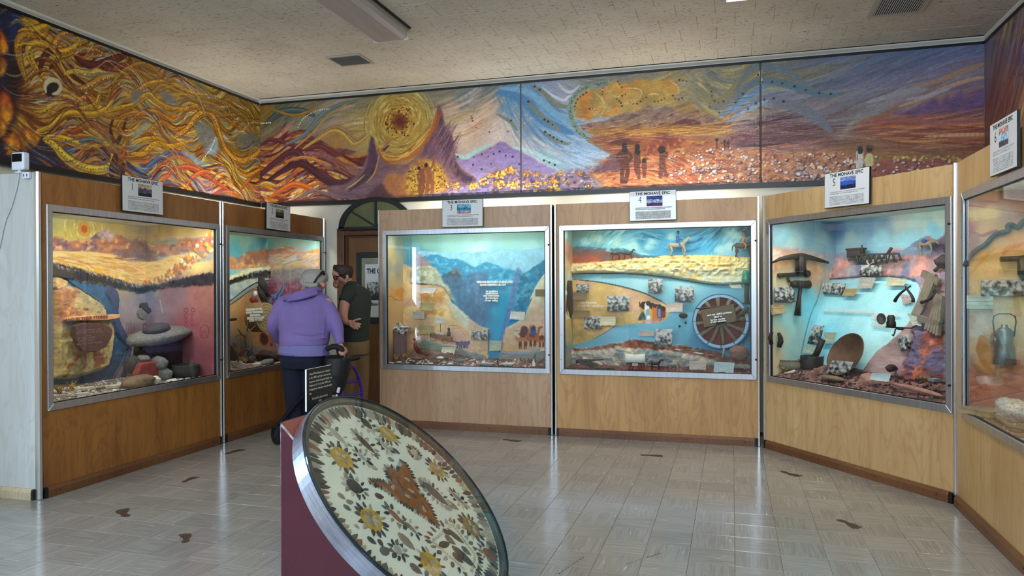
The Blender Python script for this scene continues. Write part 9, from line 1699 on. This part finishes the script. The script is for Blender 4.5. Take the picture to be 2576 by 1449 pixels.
for x,d_ in((872,0),(905,.06)):p=WP_(x,1076,Z+d_);MB().ball((p.x-root.location.x-.06,p.y-root.location.y,.045),1,14,8,(.13,.055,.045)).build('shoe',SHOE,root)
# rolling walker
Z=6.62;g=WP_(800,1096,Z);root=empty('walker',(g.x,g.y,0),label='purple and black rolling walker beside the person in lavender',cat='walker');PURP=mat('purple_frame',(74,44,150),.3,.4);RUB=mat('black_rubber',(14,14,16),.7)
def wk(name,m,strands,n=8):
 f=Fig();[f.limb(s_,n)for s_ in strands];o=f.build(name,m,root);o.matrix_parent_inverse=Matrix.Translation(root.location).inverted();return o
wk('frame_tube',PURP,[[(858,935,Z,4.5),(860,970,Z,4.5),(864,1010,Z,4.5),(868,1060,Z,4.5)]]);wk('frame_tube',PURP,[[(872,930,Z+.1,4),(884,922,Z+.15,4),(896,934,Z+.2,4),(906,962,Z+.25,4),(911,995,Z+.28,4),(916,1062,Z+.3,4)]]);wk('cross_bar',PURP,[[(861,963,Z,4),(900,958,Z+.22,4)]]);wk('cross_bar',PURP,[[(864,1004,Z,4),(880,996,Z+.1,4),(911,988,Z+.28,4)]])
wk('frame_tube',mat('dark_frame',(22,20,40),.3,.4),[[(836,900,Z-.05,4.5),(800,960,Z-.05,4.5),(758,1000,Z,5),(722,1042,Z+.02,5),(700,1068,Z+.02,5)]]);wk('handle_grip',RUB,[[(821,879,Z-.05,6),(838,872,Z-.06,7),(858,876,Z-.08,7),(862,884,Z-.08,5)]]);wk('handle_grip',RUB,[[(868,908,Z+.1,5),(884,903,Z+.15,6),(903,899,Z+.2,6)]]);wk('handle_post',RUB,[[(850,880,Z-.05,5),(856,910,Z-.02,5),(858,940,Z,5)],[(872,905,Z+.1,4),(878,930,Z+.12,4)]]);wk('brake_cable',mat('grey_cable',(130,130,136),.4),[[(866,884,Z-.1,1),(868,892,Z-.1,1),(862,910,Z-.06,1)],[(846,950,Z-.03,1),(850,970,Z-.04,1),(846,985,Z-.04,1)]],5)
f=Fig();f.loft([(850,893,Z,22,.05),(848,900,Z,34,.10),(846,940,Z,32,.11),(842,985,Z,22,.09),(842,992,Z,12,.05)]);f.fin('bag',mat('black_nylon',(12,12,15),.6,bump=(12,.8)),root,.01,3);wk('buckle',mat('white_plastic'),[[(853,975,Z-.1,4),(850,988,Z-.1,4)],[(848,992,Z-.1,2),(846,1003,Z-.1,2)]],6)
for x,y,dz,r in((697,1075,.02,.085),(780,1078,.35,.085),(868,1076,0,.085),(916,1070,.3,.085)):
 p=WP_(x,y,Z+dz)-root.location;wr=Matrix.Translation((p.x,p.y,r+.004))@Matrix.Rotation(PI/2,4,'X')@Matrix.Rotation(-.5,4,'Y')
 for nm,m_,a,b_ in(('tyre',RUB,r*.72,r),('wheel_hub',mat('hub_grey',(70,70,78),.4,.5),.008,r*.28)):o=MB().ring(a,b_,-.018,.018,28).build(nm,m_,root);o.matrix_local=wr
 for i in range(5):t=2*PI*i/5;o=MB().bar((0,0,0),(r*.75*math.cos(t),r*.75*math.sin(t),0),.014,.012).build('wheel_spoke',MATS['hub_grey'],root);o.matrix_local=wr
